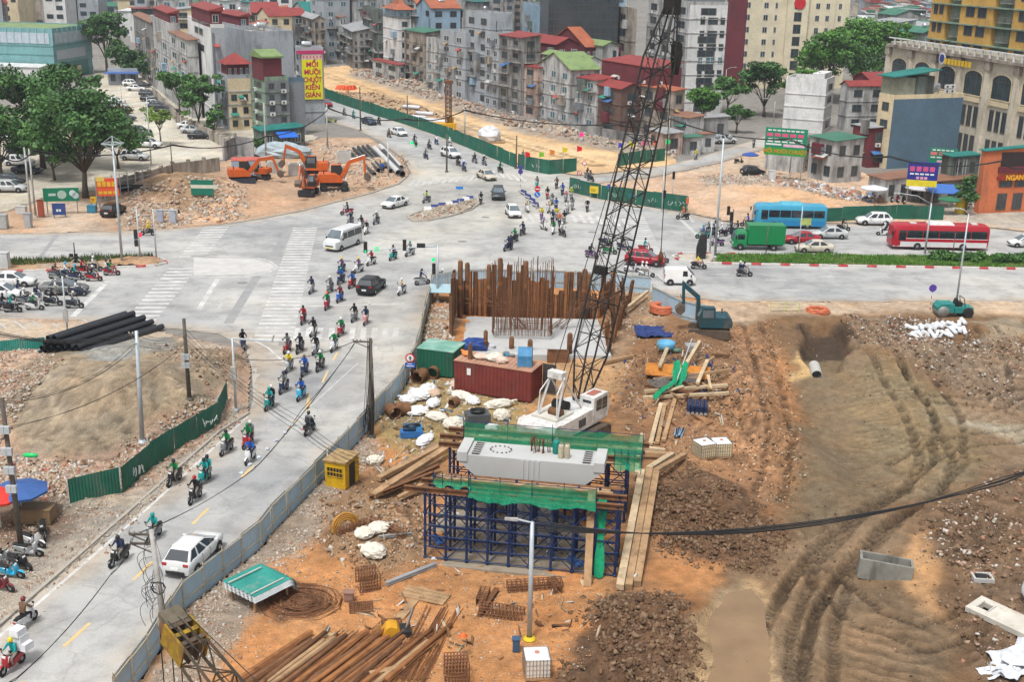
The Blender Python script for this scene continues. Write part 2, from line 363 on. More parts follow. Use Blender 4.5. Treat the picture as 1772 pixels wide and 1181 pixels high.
# --- the building site right of the sheet fence
MUD=(.18,.105,.053); ORG=(.46,.215,.085); DARK=(.12,.066,.036); SAND=(.195,.138,.08); TAN=(.41,.285,.185)
MOUND1=[(1020,1070),(1060,1035),(1120,1030),(1180,1050),(1210,1120),(1215,1300),(960,1300),(990,1150)]
MOUND2=[(1125,850),(1190,800),(1250,830),(1300,880),(1360,930),(1330,1000),(1230,985),(1130,960)]
MOUND3=[(1560,920),(1640,880),(1800,790),(1900,900),(1900,1300),(1730,1300),(1690,1160),(1655,1100),(1645,1010),(1600,960)]
MOUND4=[(1460,545),(1560,560),(1640,610),(1780,600),(1800,720),(1650,680),(1560,630),(1480,600)]
SITEOBJ=terrain('construction_ground',SITE,.17,ORG,
zones=[([(1030,520),(1250,530),(1330,560),(1390,780),(1345,900),(1200,850),(1120,980),(1090,1050),(1050,1040),(1085,800),(1050,700)],(.25,.135,.068),2.,0),([(560,850),(760,780),(745,970),(640,1000),(540,960)],(.25,.15,.08),2.,0),([(1240,515),(1800,515),(1900,560),(1700,555),(1500,548),(1300,560),(1130,540)],(.46,.34,.235),2.,0),
([(1320,545),(1800,545),(2000,620),(2000,1400),(1180,1400),(1200,1080),(1240,1000),(1345,900),(1385,640),(1310,580)],MUD,2.5,.0),
([(1380,610),(1450,595),(1540,630),(1640,690),(1710,800),(1660,850),(1500,880),(1420,930),(1330,970),(1345,900),(1395,800),(1380,680)],SAND,1.5,.1),
([(1470,640),(1560,635),(1650,700),(1715,800),(1640,840),(1480,760)],(.22,.16,.088),2.,.0,.8),
([(1640,700),(1700,660),(1800,700),(1800,800),(1720,830),(1690,760)],(.22,.15,.09),1.5,.0),
([(1640,720),(1800,745),(1800,770),(1660,735)],(.32,.27,.19),1.,.0),
([(1330,930),(1500,880),(1600,900),(1560,960),(1480,1060),(1500,1300),(1210,1300),(1215,1080),(1240,1010)],(.20,.132,.076),2.,.15),
([(1210,1030),(1320,1000),(1345,1100),(1350,1300),(1200,1300)],(.33,.225,.125),.5,.3),
([(1560,950),(1615,935),(1640,1010),(1640,1100),(1590,1130),(1565,1050)],(.48,.27,.125),.8,.2),
([(1400,1040),(1540,1010),(1660,1110),(1690,1300),(1440,1300)],(.185,.122,.07),1.5,.1),
([(1376,655),(1384,618),(1400,604),(1405,652)],(.50,.33,.15),.6,0),
(MOUND1,DARK,1.,0),(MOUND2,DARK,1.2,0),(MOUND3,(.145,.092,.055),1.5,0),(MOUND4,(.20,.14,.09),1.5,0),
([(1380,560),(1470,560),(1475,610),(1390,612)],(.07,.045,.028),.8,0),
([(1680,560),(1772,550),(1800,600),(1700,610)],(.27,.21,.14),1.,0),
([(690,560),(770,540),(800,560),(790,600),(730,620)],(.36,.24,.15),1.,0),
([(640,690),(700,640),(800,660),(930,690),(910,760),(780,770),(700,800),(660,760)],(.33,.235,.10),1.5,.35),
([(840,640),(950,610),(1080,600),(1060,700),(930,690)],(.46,.27,.13),1.5,.1),
([(905,740),(1060,735),(1060,780),(900,775)],(.28,.17,.06),.8,.6),
([(705,760),(790,755),(790,800),(700,800)],(.31,.21,.06),.6,.7),
([(620,870),(740,850),(750,960),(640,990),(560,930)],(.27,.17,.095),1.2,0),
([(440,1000),(540,1010),(560,1060),(470,1080)],(.15,.07,.035),1.,0),
([(280,1100),(400,950),(500,860),(600,760),(640,740),(640,800),(560,900),(500,960),(430,1060),(340,1200),(240,1300)],(.31,.245,.185),1.2,0),
([(1080,500),(1140,505),(1140,560),(1060,640),(1040,600)],(.30,.20,.12),1.,0),
([(1090,780),(1190,700),(1330,760),(1330,850),(1200,800),(1130,850)],(.28,.15,.075),1.5,0),
],
bumps=[(1110,1120,4.,5.,.9),(1230,900,5.,5.,.8),(1300,700,2.2,20.,1.5,8),(1340,790,2.,10.,-.5,8),(1150,700,4.,6.,.35),(1700,950,7,9,1.1),(1600,620,7,4,.8),(1720,590,4.5,3,1.5),(1450,760,7,16,-1.),
(760,570,3,5,.8),(660,930,4,4,.5),(700,880,3,3,-.9),(1100,850,3.,4.,.4),(560,860,2,6,.4,80),(1560,720,5,9,.35),(1490,900,3,3,.3)],
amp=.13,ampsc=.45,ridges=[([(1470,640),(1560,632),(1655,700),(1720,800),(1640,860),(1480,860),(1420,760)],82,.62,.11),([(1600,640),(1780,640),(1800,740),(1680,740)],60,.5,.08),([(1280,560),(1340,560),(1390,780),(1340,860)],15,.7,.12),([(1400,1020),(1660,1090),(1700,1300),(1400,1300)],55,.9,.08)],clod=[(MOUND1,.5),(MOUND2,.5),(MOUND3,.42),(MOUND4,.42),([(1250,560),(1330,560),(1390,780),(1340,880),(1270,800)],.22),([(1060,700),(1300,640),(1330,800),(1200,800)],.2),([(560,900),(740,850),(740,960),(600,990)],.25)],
flats=[([(1222,1040),(1315,1012),(1338,1100),(1345,1300),(1215,1300)],.02,.6),([(915,745),(1030,742),(1050,772),(910,772)],-.02,.5),([(712,768),(780,762),(785,795),(715,795)],.0,.5),([(1360,905),(1400,880),(1440,900),(1390,935)],-.25,.5)],
holes=[([(1385,562),(1430,556),(1472,575),(1478,610),(1455,640),(1405,650),(1385,610)],1.1,.7),([(700,870),(742,850),(742,958),(712,952)],1.4,1.5),([(800,565),(1010,560),(1050,620),(830,625)],.5,.6)],
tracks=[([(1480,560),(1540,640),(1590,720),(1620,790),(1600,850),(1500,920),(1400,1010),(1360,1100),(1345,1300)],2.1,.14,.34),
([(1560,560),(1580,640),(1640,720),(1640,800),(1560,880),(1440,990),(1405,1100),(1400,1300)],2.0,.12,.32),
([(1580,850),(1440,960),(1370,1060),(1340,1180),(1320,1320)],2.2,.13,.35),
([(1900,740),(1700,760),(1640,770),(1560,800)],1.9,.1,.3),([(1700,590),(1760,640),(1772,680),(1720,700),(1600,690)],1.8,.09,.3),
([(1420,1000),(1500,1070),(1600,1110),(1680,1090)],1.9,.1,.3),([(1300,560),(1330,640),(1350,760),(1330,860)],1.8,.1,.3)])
WATER=mat((.23,.145,.075),.07,.15,.5,spec=.6)
for pd in ([(1232,1050),(1262,1028),(1300,1022),(1322,1048),(1326,1090),(1338,1130),(1330,1185),(1342,1290),(1226,1290),(1222,1190),(1236,1140),(1224,1095)],[(922,752),(960,746),(1000,750),(1030,748),(1042,762),(1020,770),(960,771),(928,768)],[(718,772),(745,766),(775,768),(780,782),(760,792),(728,790)]): sheet('puddle',pd,.075,WATER)
# --- rubble lot on the left with the sand heap
DUMP=[(-400,552),(0,549),(120,553),(240,563),(330,585),(425,603),(437,640),(431,715),(381,746),(249,881),(0,1082),(-160,1220),(-500,1220)]
terrain('rubble_ground',DUMP,.2,(.40,.275,.195),
zones=[([(-300,555),(0,552),(240,566),(400,605),(200,610),(0,590),(-200,600)],(.45,.36,.27),1.,0),
([(40,640),(110,610),(230,590),(330,600),(400,640),(415,680),(330,730),(240,760),(160,800),(60,790),(0,720)],(.255,.20,.135),1.2,0),
([(60,680),(180,640),(300,640),(330,700),(200,760),(80,780)],(.30,.235,.165),2.5,0,.7),
([(130,625),(200,595),(300,585),(310,620),(240,640),(170,655)],(.26,.255,.23),.7,0),
([(330,600),(420,620),(420,650),(360,640)],(.24,.17,.11),.8,0),
([(-200,880),(60,870),(230,860),(300,800),(420,710),(440,700),(430,722),(381,748),(249,884),(0,1086),(-200,1260)],(.37,.32,.26),.8,0),
([(0,840),(90,840),(120,900),(40,960),(-60,930)],(.20,.13,.085),1.,0)],
bumps=[(190,712,6.,6.,2.3,20,2.),(290,690,4.,4.5,1.4,0,2.),(230,625,5,3.5,.8),(120,690,3.5,5,1.0),(380,640,3.5,3.,.8),(20,650,5,5,.6),(100,850,4,3,.35)],amp=.16,
clod=[([(60,640),(230,600),(400,640),(330,730),(160,800),(20,780)],.3),([(300,600),(430,610),(430,660),(340,680)],.3),([(0,790),(200,800),(420,700),(380,745),(240,880),(0,880)],.12),([(-100,600),(70,600),(60,720),(-100,740)],.15)])
# --- vacant lot with the excavators
LOT=[(-400,420),(-100,392),(0,370),(75,345),(170,330),(300,300),(400,275),(500,255),(560,238),(640,238),(698,274),(711,300),(688,319),(640,335),(590,348),(520,366),(450,379),(395,388),(300,396),(200,402),(0,406),(-400,424)]
terrain('vacant_lot',LOT,.45,(.41,.27,.175),
zones=[([(250,340),(300,310),(380,315),(400,350),(320,370)],(.29,.185,.105),2.,0),([(60,350),(170,350),(180,400),(60,405)],(.50,.38,.28),3.,0),
([(540,245),(640,240),(690,275),(640,310),(560,300)],(.47,.33,.23),3.,0),([(400,330),(520,350),(430,380),(330,390)],(.47,.30,.19),3.,0)],
bumps=[(315,328,7.,6.,2.2),(360,345,5.,4.,1.),(640,285,6,6,.9)],amp=.3,ampsc=.25,clod=[([(220,330),(420,310),(420,380),(250,390)],.4)])
# --- the parking yard, the new orange road bed and the bare lot on the right
terrain('parking_yard',[(-400,380),(-100,392),(0,370),(75,345),(170,330),(300,300),(400,275),(500,255),(560,238),(480,215),(330,150),(255,120),(160,125),(140,170),(-400,240)],.9,(.45,.405,.325),zones=[([(150,150),(260,150),(330,230),(420,270),(300,290),(210,230)],(.50,.46,.38),6.,0)],amp=.03,z0=-.01,edge=0)
terrain('new_road_bed',[(545,160),(548,118),(600,112),(660,125),(720,147),(800,178),(880,205),(960,225),(1040,240),(1170,262),(1175,285),(1120,291),(1060,299),(1000,304),(900,286),(800,249),(700,211),(565,159)],.8,(.60,.40,.215),
zones=[([(560,160),(620,160),(760,195),(840,225),(800,243),(700,207)],(.38,.27,.17),3.,0),([(640,118),(700,140),(900,205),(1060,240),(1170,262),(1172,275),(1060,262),(900,232),(720,170),(600,130)],(.31,.255,.20),3.,0),
([(700,172),(900,240),(1050,270),(1040,278),(900,256),(700,184)],(.66,.47,.27),4.,0,.7)],
bumps=[(690,190,10,6,1.6,-55),(640,170,7,5,1.2),(800,183,9,4,1.2,-55),(960,228,10,4,1.2,-55),(720,152,14,4,1.4,-60)],amp=.3,ampsc=.2,
tracks=[([(560,128),(760,200),(900,250),(1030,285)],2.4,.1,.8)],clod=[([(640,118),(700,140),(900,205),(1060,240),(1170,262),(1170,272),(1060,255),(900,222),(720,162),(600,125)],.7)])
terrain('bare_lot',[(1240,283),(1345,251),(1500,300),(1772,330),(2000,380),(2000,412),(1772,401),(1640,386),(1440,387),(1290,391),(1190,369),(1060,346),(987,329),(1012,320),(1130,307)],.6,(.50,.345,.235),
zones=[([(1290,330),(1420,330),(1500,350),(1400,365),(1300,360)],(.54,.34,.20),4.,0),([(1560,340),(1772,340),(1800,400),(1640,384)],(.40,.35,.29),3.,0),([(1190,296),(1330,265),(1340,290),(1230,300)],(.46,.36,.27),3.,0),([(1210,308),(1330,300),(1330,320),(1220,325)],(.36,.30,.25),2.,0)],
bumps=[(1300,330,12,6,.6)],amp=.2,ampsc=.2)
# ================================================================ painted markings
WHITE=mat((.53,.525,.51),.8,.12,.8,stain=.75,scol=(.36,.35,.33),sscale=(.9,.9,.9)); YEL=mat((.62,.43,.18),.8,.12,1.,stain=.5,scol=(.36,.35,.33),sscale=(.9,.9,.9))
FADED=mat((.47,.46,.44),.85,.12,.8,stain=.8,scol=(.37,.36,.345),sscale=(.7,.7,.7))
MARK=thing('road_markings',None,None); MARK['kind']='structure'; del MARK['kind']
MARK['kind']='structure'
def quadmark(name,pts,m,z=.006):
 o=sheet(name,pts,z,m,kind=None,parent=MARK); return o
def strip(name,a,b,w,m,z=.006):
 a,b=G(*a),G(*b); d=(b-a).normalized(); n=Vector((-d.y,d.x,0))*w/2
 return sheet(name,[a-n,b-n,b+n,a+n],z,m,kind=None,parent=MARK,world=True)
def zebra(l0,l1,r0,r1,n,th,m=WHITE,skip=()):
 a,b,c,d=G(*l0),G(*l1),G(*r0),G(*r1)
 for i in range(n):
  if i in skip: continue
  t=(i+.5)/n; p=a.lerp(b,t); q=c.lerp(d,t); u=(q-p).normalized(); v=Vector((-u.y,u.x,0))*th/2
  sheet('crossing_stripe',[p-v,q-v,q+v,p+v],.006,FADED if (i*7)%5==0 else m,kind=None,parent=MARK,world=True)
zebra((355,392),(213,558),(398,391),(268,558),30,.62,skip=(12,13,14))
zebra((508,393),(437,592),(549,393),(506,592),38,.6)
zebra((1080,372),(1106,441),(1113,372),(1147,441),20,.55)
for x in (513,533,553,573,609,628,647,666,684): strip('crossing_stripe',(x-1,587),(x+2,568),.5,WHITE if x<620 else FADED)
for i in range(7): strip('crossing_stripe',(988+i*15,369+i*1.6),(997+i*15,384+i*1.6),.5,WHITE)
for i in range(5): strip('crossing_stripe',(852+i*12,296+i*2.2),(862+i*12,306+i*2.2),.45,WHITE)
for i in range(4): strip('crossing_stripe',(903+i*12,371),(912+i*12,384),.45,WHITE)
for i in range(13): strip('crossing_stripe',(708+i*11.5,322-i*1.0),(718+i*11.5,311-i*.8),.5,FADED)
for i in range(6): strip('crossing_stripe',(1108+i*6,470+i*1.5),(1120+i*6,484+i),.4,FADED)
strip('stop_line',(187,487),(126,548),.55,WHITE); strip('lane_line',(377,483),(344,535),.5,WHITE); strip('lane_line',(150,492),(292,487),.15,WHITE)
strip('lane_line',(384,525),(378,535),.3,FADED); strip('lane_line',(0,493),(110,497),.12,FADED)
strip('stop_line',(508,531),(700,526),.4,FADED); strip('stop_line',(1188,372),(1200,385),.4,FADED); strip('stop_line',(1178,380),(1212,412),.5,FADED)
NOSE=[(330,444),(400,444),(445,447),(468,453),(480,462),(466,471),(440,477),(390,480),(330,479)]
for a,b in zip(NOSE,NOSE[1:]): strip('nose_outline',a,b,.22,WHITE)
quadmark('nose_patch',[(335,446),(440,448),(466,455),(476,462),(464,469),(438,475),(335,477)],mat((.46,.45,.43),.85,.15,.6),.004)
for (a,b) in (((1230,474.5),(1263,475)),((1417,478),(1449,478.5)),((1508,480),(1540,480.3)),((1598,481),(1629,481.5)),((1687,482.3),(1718,482.8)),((1775,484),(1806,484.5)),
((1322,476),(1342,476.3)),((1325,484.5),(1362,485)),((1338,502.5),(1383,503)),((1440,418),(1465,418.3)),((1447,423),(1476,423.4)),((1448,428),(1480,428.4)),((1464,434),(1497,434.3)),((1225,400),(1250,404)),((1180,436),(1210,436.5))): strip('lane_dash',a,b,.16,WHITE)
strip('edge_line',(1215,461),(1772,468.5),.16,WHITE); strip('edge_line',(1772,468.5),(2100,474),.16,WHITE)
for a,b in (((-120,1207),(0,1102)),((0,1102),(254,882)),((254,882),(385,762)),((385,762),(428,722))): strip('edge_line',a,b,.2,WHITE)
for a,b in (((432,585),(465,603)),((465,603),(490,626))): strip('edge_line',a,b,.2,WHITE)
for a,b in (((110,1120),(156,1079)),((230,1005),(264,973)),((333,908),(361,880)),((418,826),(440,806)),((500,742),(513,728)),((1,1222),(40,1180))): strip('centre_dash',a,b,.2,YEL)
for a,b in (((530,705),(536,683)),((558,662),(568,641)),((576,625),(584,610)),((537,695),(532,712))): strip('centre_dash',a,b,.16,YEL)
strip('centre_line',(530,710),(620,628),.12,FADED)
for a,b in (((640,528),(637,520)),((645,612),(652,600))): strip('lane_dash',a,b,.2,FADED)
for i in range(7): strip('hatch_line',(20+i*30,575-i*1),(-6+i*30,556-i*.5),.18,FADED)
# road patches and dark repair strips
for a,b,wd in (((215,468),(60,440),.0),((445,478),(395,560),.9),((505,392),(470,450),1.2),((100,405),(58,460),.5)):
 if wd: strip('repair_strip',a,b,wd,mat((.27,.27,.268),.9,.15,.6),.003)
for c in ((600,452),(800,418),(840,376),(1025,402),(420,490),(1045,390),(590,520)):
 a=G(*c); sheet('manhole_cover',[a+Vector((math.cos(t*math.pi/4)*.6,math.sin(t*math.pi/4)*.5,0)) for t in range(8)],.005,mat((.2,.195,.185),.8,.2,4),kind=None,parent=MARK,world=True)
# ================================================================ kerbs and medians
KW=mat((.55,.53,.50),.85,.15,1.,stain=.5,scol=(.3,.26,.2),sscale=(1,1,1)); KR=mat((.42,.05,.055),.8,.2,1.,stain=.45,scol=(.35,.25,.2),sscale=(1,1,1)); KG=mat((.36,.33,.285),.9,.2,1.,stain=.4,scol=(.2,.17,.13),sscale=(1,1,1))
def along(pts,step):
 "walk a world polyline"
 out=[];
 for a,b in zip(pts,pts[1:]):
  l=(b-a).length; n=max(1,round(l/step))
  for i in range(n): out.append((a.lerp(b,i/n),a.lerp(b,(i+1)/n)))
 return out
def kerb(name,pts,mats,step=1.,w=.25,h=.16,world=False,parent=None):
 pl=pts if world else GP(pts)
 if parent is None:
  parent=bpy.data.objects.new(name,None); link(parent); parent['kind']='structure'
 for i,(a,b) in enumerate(along(pl,step)):
  d=(b-a); L=d.length; mb=MB(); g=.012
  e=R.uniform(-.012,.012)
  mb.add([(g,-w/2,-.05),(L-g,-w/2,-.05),(L-g,w/2,-.05),(g,w/2,-.05),(g,-w/2+.02,h+e),(L-g,-w/2+.02,h+e),(L-g,w/2-.02,h+e),(g,w/2-.02,h+e)],BOXF)
  mb.build('kerb_stone',mats[i%len(mats)],parent,loc=a,rot=(0,0,math.atan2(d.y,d.x)))
 return parent
kerb('median_kerb',[(1300,441),(1230,440),(1180,440),(1163,445),(1175,451),(1215,456.5),(1300,458.5),(1450,461.5),(1600,464),(1772,467),(2000,471)],[KW,KW,KR],1.05,.3,.22)
kerb('median_kerb',[(-250,480),(0,472),(100,469),(200,465),(270,461),(288,457),(283,450),(262,446)],[KW,KW,KR],1.05,.3,.22)
kerb('pavement_kerb',[(-160,1222),(0,1083),(228,883),(381,747),(431,716)],[KG],1.2,.25,.14)
kerb('lot_kerb',[(395,388),(450,379),(520,366),(590,348),(640,335),(688,319),(705,305)],[KG],1.2,.4,.14)
kerb('lot_kerb',[(0,406),(100,404),(200,402),(300,396)],[KG],1.4,.3,.06)
ISL=[(705,376),(730,366),(775,352),(810,344),(826,346),(828,354),(815,364),(780,375),(740,383),(715,384),(705,376)]
kerb('island_kerb',ISL,[KG],.8,.3,.2)
terrain('island_fill',ISL[:-1],.3,(.34,.29,.22),bumps=[(775,362,4,2,.3)],amp=.12,z0=.1,edge=0,ysc=False)
kerb('divider_kerb',[(898,331),(915,345),(930,362)],[KG],.9,.35,.2)
terrain('median_soil',[(1240,441),(1300,441.5),(1450,442),(1772,446),(2000,449),(2000,470.5),(1772,466),(1600,463),(1450,460.5),(1300,457.5),(1228,456)],.4,(.22,.17,.11),amp=.1,z0=.12,edge=0,ysc=False)
terrain('median_soil',[(-250,463),(0,456),(130,451),(262,447),(281,451),(285,457),(268,460),(200,464),(100,468),(0,471),(-250,478)],.35,(.38,.24,.14),zones=[([(60,460),(160,455),(180,460),(70,466)],(.33,.26,.2),.5,0)],bumps=[(200,457,2,1.2,.4),(245,453,2,1.,.45),(120,460,2,1.,.2)],amp=.15,ampsc=.8,z0=.1,edge=0,ysc=False)
sheet('median_paving',[(1172,442),(1240,441),(1228,456),(1215,455.5),(1178,450)],.13,mat((.42,.37,.31),.9,.2,2.))
# grass on the right median
def grass(name,outline,n,hgt,cols,seed=1,zb=.1,wd=.05):
 pl=GP(outline); xs=[p.x for p in pl]; ys=[p.y for p in pl]; rs=np.random.RandomState(seed)
 x=rs.uniform(min(xs),max(xs),n*3); y=rs.uniform(min(ys),max(ys),n*3); k=poly_w(x,y,pl)>0; x=x[k][:n]; y=y[k][:n]; m=len(x)
 patch=fbm(x,y,.35,3,3)+.5; h=hgt*(.5+rs.rand(m))*(.35+1.2*patch); a=rs.rand(m)*6.28; l=rs.uniform(-.15,.15,(m,2)); wv=wd*(.6+rs.rand(m))
 v=np.zeros((m,3,3)); v[:,0]=np.stack([x-np.cos(a)*wv,y-np.sin(a)*wv,np.full(m,zb)],1); v[:,1]=np.stack([x+np.cos(a)*wv,y+np.sin(a)*wv,np.full(m,zb)],1); v[:,2]=np.stack([x+l[:,0],y+l[:,1],zb+h],1)
 me=bpy.data.meshes.new(name); me.from_pydata(v.reshape(-1,3).tolist(),[],np.arange(3*m).reshape(-1,3).tolist())
 for c in cols: me.materials.append(mat(c,.8,.3,.8))
 me.polygons.foreach_set('material_index',rs.randint(0,len(cols),m)); me.update()
 return me
GRC=[(.08,.2,.025),(.12,.26,.035),(.055,.14,.02)]
o=link(bpy.data.objects.new('median_grass',grass('median_grass',[(1240,442),(1450,443),(1772,447),(2000,450),(2000,470),(1772,465),(1450,459),(1240,456)],26000,.3,GRC))); tag(o,'bright green grass growing on the right median','grass',kind='stuff')
o=link(bpy.data.objects.new('median_weeds',grass('median_weeds',[(0,452),(90,451),(200,445),(265,445),(265,448),(150,456),(0,462)],1800,.5,[(.05,.09,.02),(.08,.11,.03)],5))); tag(o,'dark weeds along the far edge of the left dirt median','weeds',kind='stuff')
# hedge
def leaf_cloud(blobs,n,size,seed,mats,flat=.0):
 "small leaf faces spread through lumpy clumps: blobs (c, r, weight)"
 rs=np.random.RandomState(seed); vs=[];mi=[]
 w=np.array([b[2] for b in blobs],float); w/=w.sum(); ids=rs.choice(len(blobs),n,p=w)
 C=np.array([b[0] for b in blobs]); RR=np.array([b[1] for b in blobs])
 d=rs.normal(size=(n,3)); d/=np.linalg.norm(d,axis=1)[:,None]; r=rs.rand(n)**.42
 p=C[ids]+d*RR[ids]*r[:,None]
 nrm=d*.6+rs.normal(size=(n,3))*.7+np.array([0,0,.55]); nrm/=np.linalg.norm(nrm,axis=1)[:,None]
 t=np.cross(nrm,rs.normal(size=(n,3))); t/=np.linalg.norm(t,axis=1)[:,None]; b=np.cross(nrm,t)
 s=size*(.55+.9*rs.rand(n))[:,None]
 v=np.stack([p-t*s,p-b*s*.55,p+t*s,p+b*s*.55],1).reshape(-1,3)
 me=bpy.data.meshes.new('crown'); me.vertices.add(4*n); me.vertices.foreach_set('co',v.ravel()); me.loops.add(4*n); me.loops.foreach_set('vertex_index',np.arange(4*n)); me.polygons.add(n)
 me.polygons.foreach_set('loop_start',np.arange(n)*4); me.polygons.foreach_set('loop_total',np.full(n,4));
 me.update()
 for m in mats: me.materials.append(m)
 k=(fbm(C[ids][:,0]*3+C[ids][:,2]*2.1,C[ids][:,1]*3+C[ids][:,2],.8,2,seed)+.5)*1.6+rs.rand(n)*1.-.6
 me.polygons.foreach_set('material_index',np.clip(k*len(mats)/2,0,len(mats)-1).astype(int)); return me
LEAF=lambda c: mat(c,.55,.25,.5,spec=.3)
def hedge(pxs,py,w,h,label,seed):
 a=G(*pxs[0]); b=G(*pxs[1]); bl=[]
 for i in range(40):
  p=a.lerp(b,R.random())+Vector((0,R.uniform(-w,w),0)); bl.append(((p.x,p.y,.15+h*R.uniform(.3,.7)),(R.uniform(.6,1.1),R.uniform(.4,.7),h*.4),1))
 me=leaf_cloud(bl,9000,.13,seed,[LEAF((.035,.10,.02)),LEAF((.06,.15,.03)),LEAF((.09,.20,.04))]); me.name='hedge'
 t=thing('hedge',label,'hedge',(0,0,0)); inst('foliage',me,t)
 for i in range(10):
  p=a.lerp(b,(i+.5)/10); MB().tube([(p.x,p.y,0),(p.x+.1,p.y,.5)],.03,4).build('stem',mat((.09,.06,.04)),t)
hedge([(1612,450),(1772,455)],0,1.1,.9,'clipped green hedge at the right end of the grass median',3)
hedge([(1772,455),(1900,457)],0,1.1,.9,'clipped green hedge on the median past the right edge',4)
# ================================================================ sheet fences
def corr_mesh(name,n=16,amp=.02):
 vs=[];fs=[]
 for k,dy in ((0,0.),(1,.012)):
  for i in range(n*2+1):
   y=(amp if (i//1)%2 else -amp)+dy
   vs+=[(i/(2*n),y,0),(i/(2*n),y,1)]
 m=n*2+1
 for i in range(2*n):
  fs.append((2*i,2*i+2,2*i+3,2*i+1)); fs.append((2*m+2*i,2*m+2*i+1,2*m+2*i+3,2*m+2*i+2))
 return MB().add(vs,fs)
GREENP=mat((.012,.105,.068),.55,.25,.7,stain=.35,scol=(.10,.12,.10),sscale=(.6,.6,.2),spec=.4)
BLUEP=mat((.34,.47,.57),.5,.12,.6,stain=.12,scol=(.3,.27,.24),sscale=(.8,.8,.3),spec=.4)
TEALP=mat((.03,.24,.20),.5,.2,.8,stain=.4,scol=(.25,.25,.22),sscale=(.8,.8,.4))
CORG=corr_mesh('panel').mesh('panel',GREENP); CORB=corr_mesh('panel',10).mesh('panel',BLUEP); CORT=corr_mesh('panel',10).mesh('panel',TEALP)
STEEL=mat((.25,.25,.24),.5,.2,2.,metal=.4); BAMB=mat((.47,.38,.24),.8,.25,2.); POSTW=mat((.5,.5,.47),.7,.2,2.)
UPOST=MB().tube([(0,0,0),(0,0,1)],1.,6).mesh('post',BAMB); UPOSTW=MB().tube([(0,0,0),(0,0,1)],1.,6).mesh('post',POSTW)
URAIL=MB().box(0,-.5,-.5,1,.5,.5).mesh('rail',BAMB)
def unit_bar(name,me,a,b,r,parent):
 a=Vector(a);b=Vector(b);d=b-a
 o=inst(name,me,parent); q=d.to_track_quat('Z','Y'); o.location=a; o.rotation_mode='QUATERNION'; o.rotation_quaternion=q; o.scale=(r,r,d.length); return o
def fence(label,pts,me,h,step=2.1,post=UPOST,back=1,rails=True,jig=.05,group=None,world=False):
 pl=pts if world else GP(pts); t=thing('sheet_fence',label,'fence',pl[0],0,group); base=pl[0]
 for a,b in along(pl,step):
  a=a.copy(); b=b.copy(); za,zb=hz(a.x,a.y)*.6,hz(b.x,b.y)*.6
  d=b-a; L=d.length; an=math.atan2(d.y,d.x); n=Vector((-d.y,d.x,0)).normalized()*back
  hh=h*(1+R.uniform(-jig,jig)); o=inst('panel',me,t,a-base+Vector((0,0,za-.05)),(R.uniform(-.03,.03),R.uniform(-.012,.012),an+R.uniform(-.01,.01)),(L*.992,1,hh+.05))
  unit_bar('post',post,a-base+n*.08+Vector((0,0,za-.1)),a-base+n*.08+Vector((R.uniform(-.05,.05),0,hh+R.uniform(.05,.3))),.032,t)
  if rails:
   for k in (.35,.96):
    inst('rail',URAIL,t,a-base+n*.07+Vector((0,0,hh*k+za)),(0,0,an),(L,.04,.045))
 return t
fence('long dark green sheet fence along the far street beside the orange road bed',[(560,170),(640,197),(700,215),(760,236),(800,252),(850,273),(893,291)],CORG,2.3,2.5,UPOSTW,rails=False)
fence('green sheet fence at the near end of the orange road bed, under the flags',[(896,291),(922,297),(950,302),(998,298)],CORG,2.3,2.4,UPOSTW,rails=False)
fence('green sheet fence with a yellow notice and graffiti beside the motorbike crowd',[(985,332),(1040,345),(1100,354),(1190,367)],CORG,2.1,2.4,UPOSTW,rails=False)
fence('green sheet fence behind the white parked car and the red bus',[(1425,384),(1550,379),(1632,382)],CORG,1.9,2.4,UPOSTW,rails=False)
fence('short green sheet fence behind the crane boom near the flags',[(1069,288),(1150,278)],CORG,2.1,2.4,UPOSTW,rails=False)
fence('curved green sheet fence with graffiti below the sand heap',[(122,878),(212,857),(262,815),(342,763),(380,738),(396,704)],CORG,1.95,3.,UPOSTW,rails=False)
fence('teal sheet fence lying beside the stack of black pipes',[(-60,622),(0,614),(80,606)],CORT,1.2,2.,UPOSTW,rails=False)
fence('pale blue sheet fence on bamboo posts along the street side of the site',[(200,1232),(256,1157),(317,1056),(449,950),(470,922),(567,822),(635,746),(692,682),(720,628),(735,560),(748,506)],CORB,1.75,2.1,UPOST,back=-1)
fence('pale blue sheet fence between the sheet piles and the boulevard',[(746,505),(800,498),(960,498),(1060,503),(1125,510)],CORB,1.9,2.2,UPOST,back=-1)
fence('slanting blue sheet panels beside the red hose coil',[(1128,535),(1180,560),(1228,572)],CORB,2.4,2.4,UPOST,back=-1)
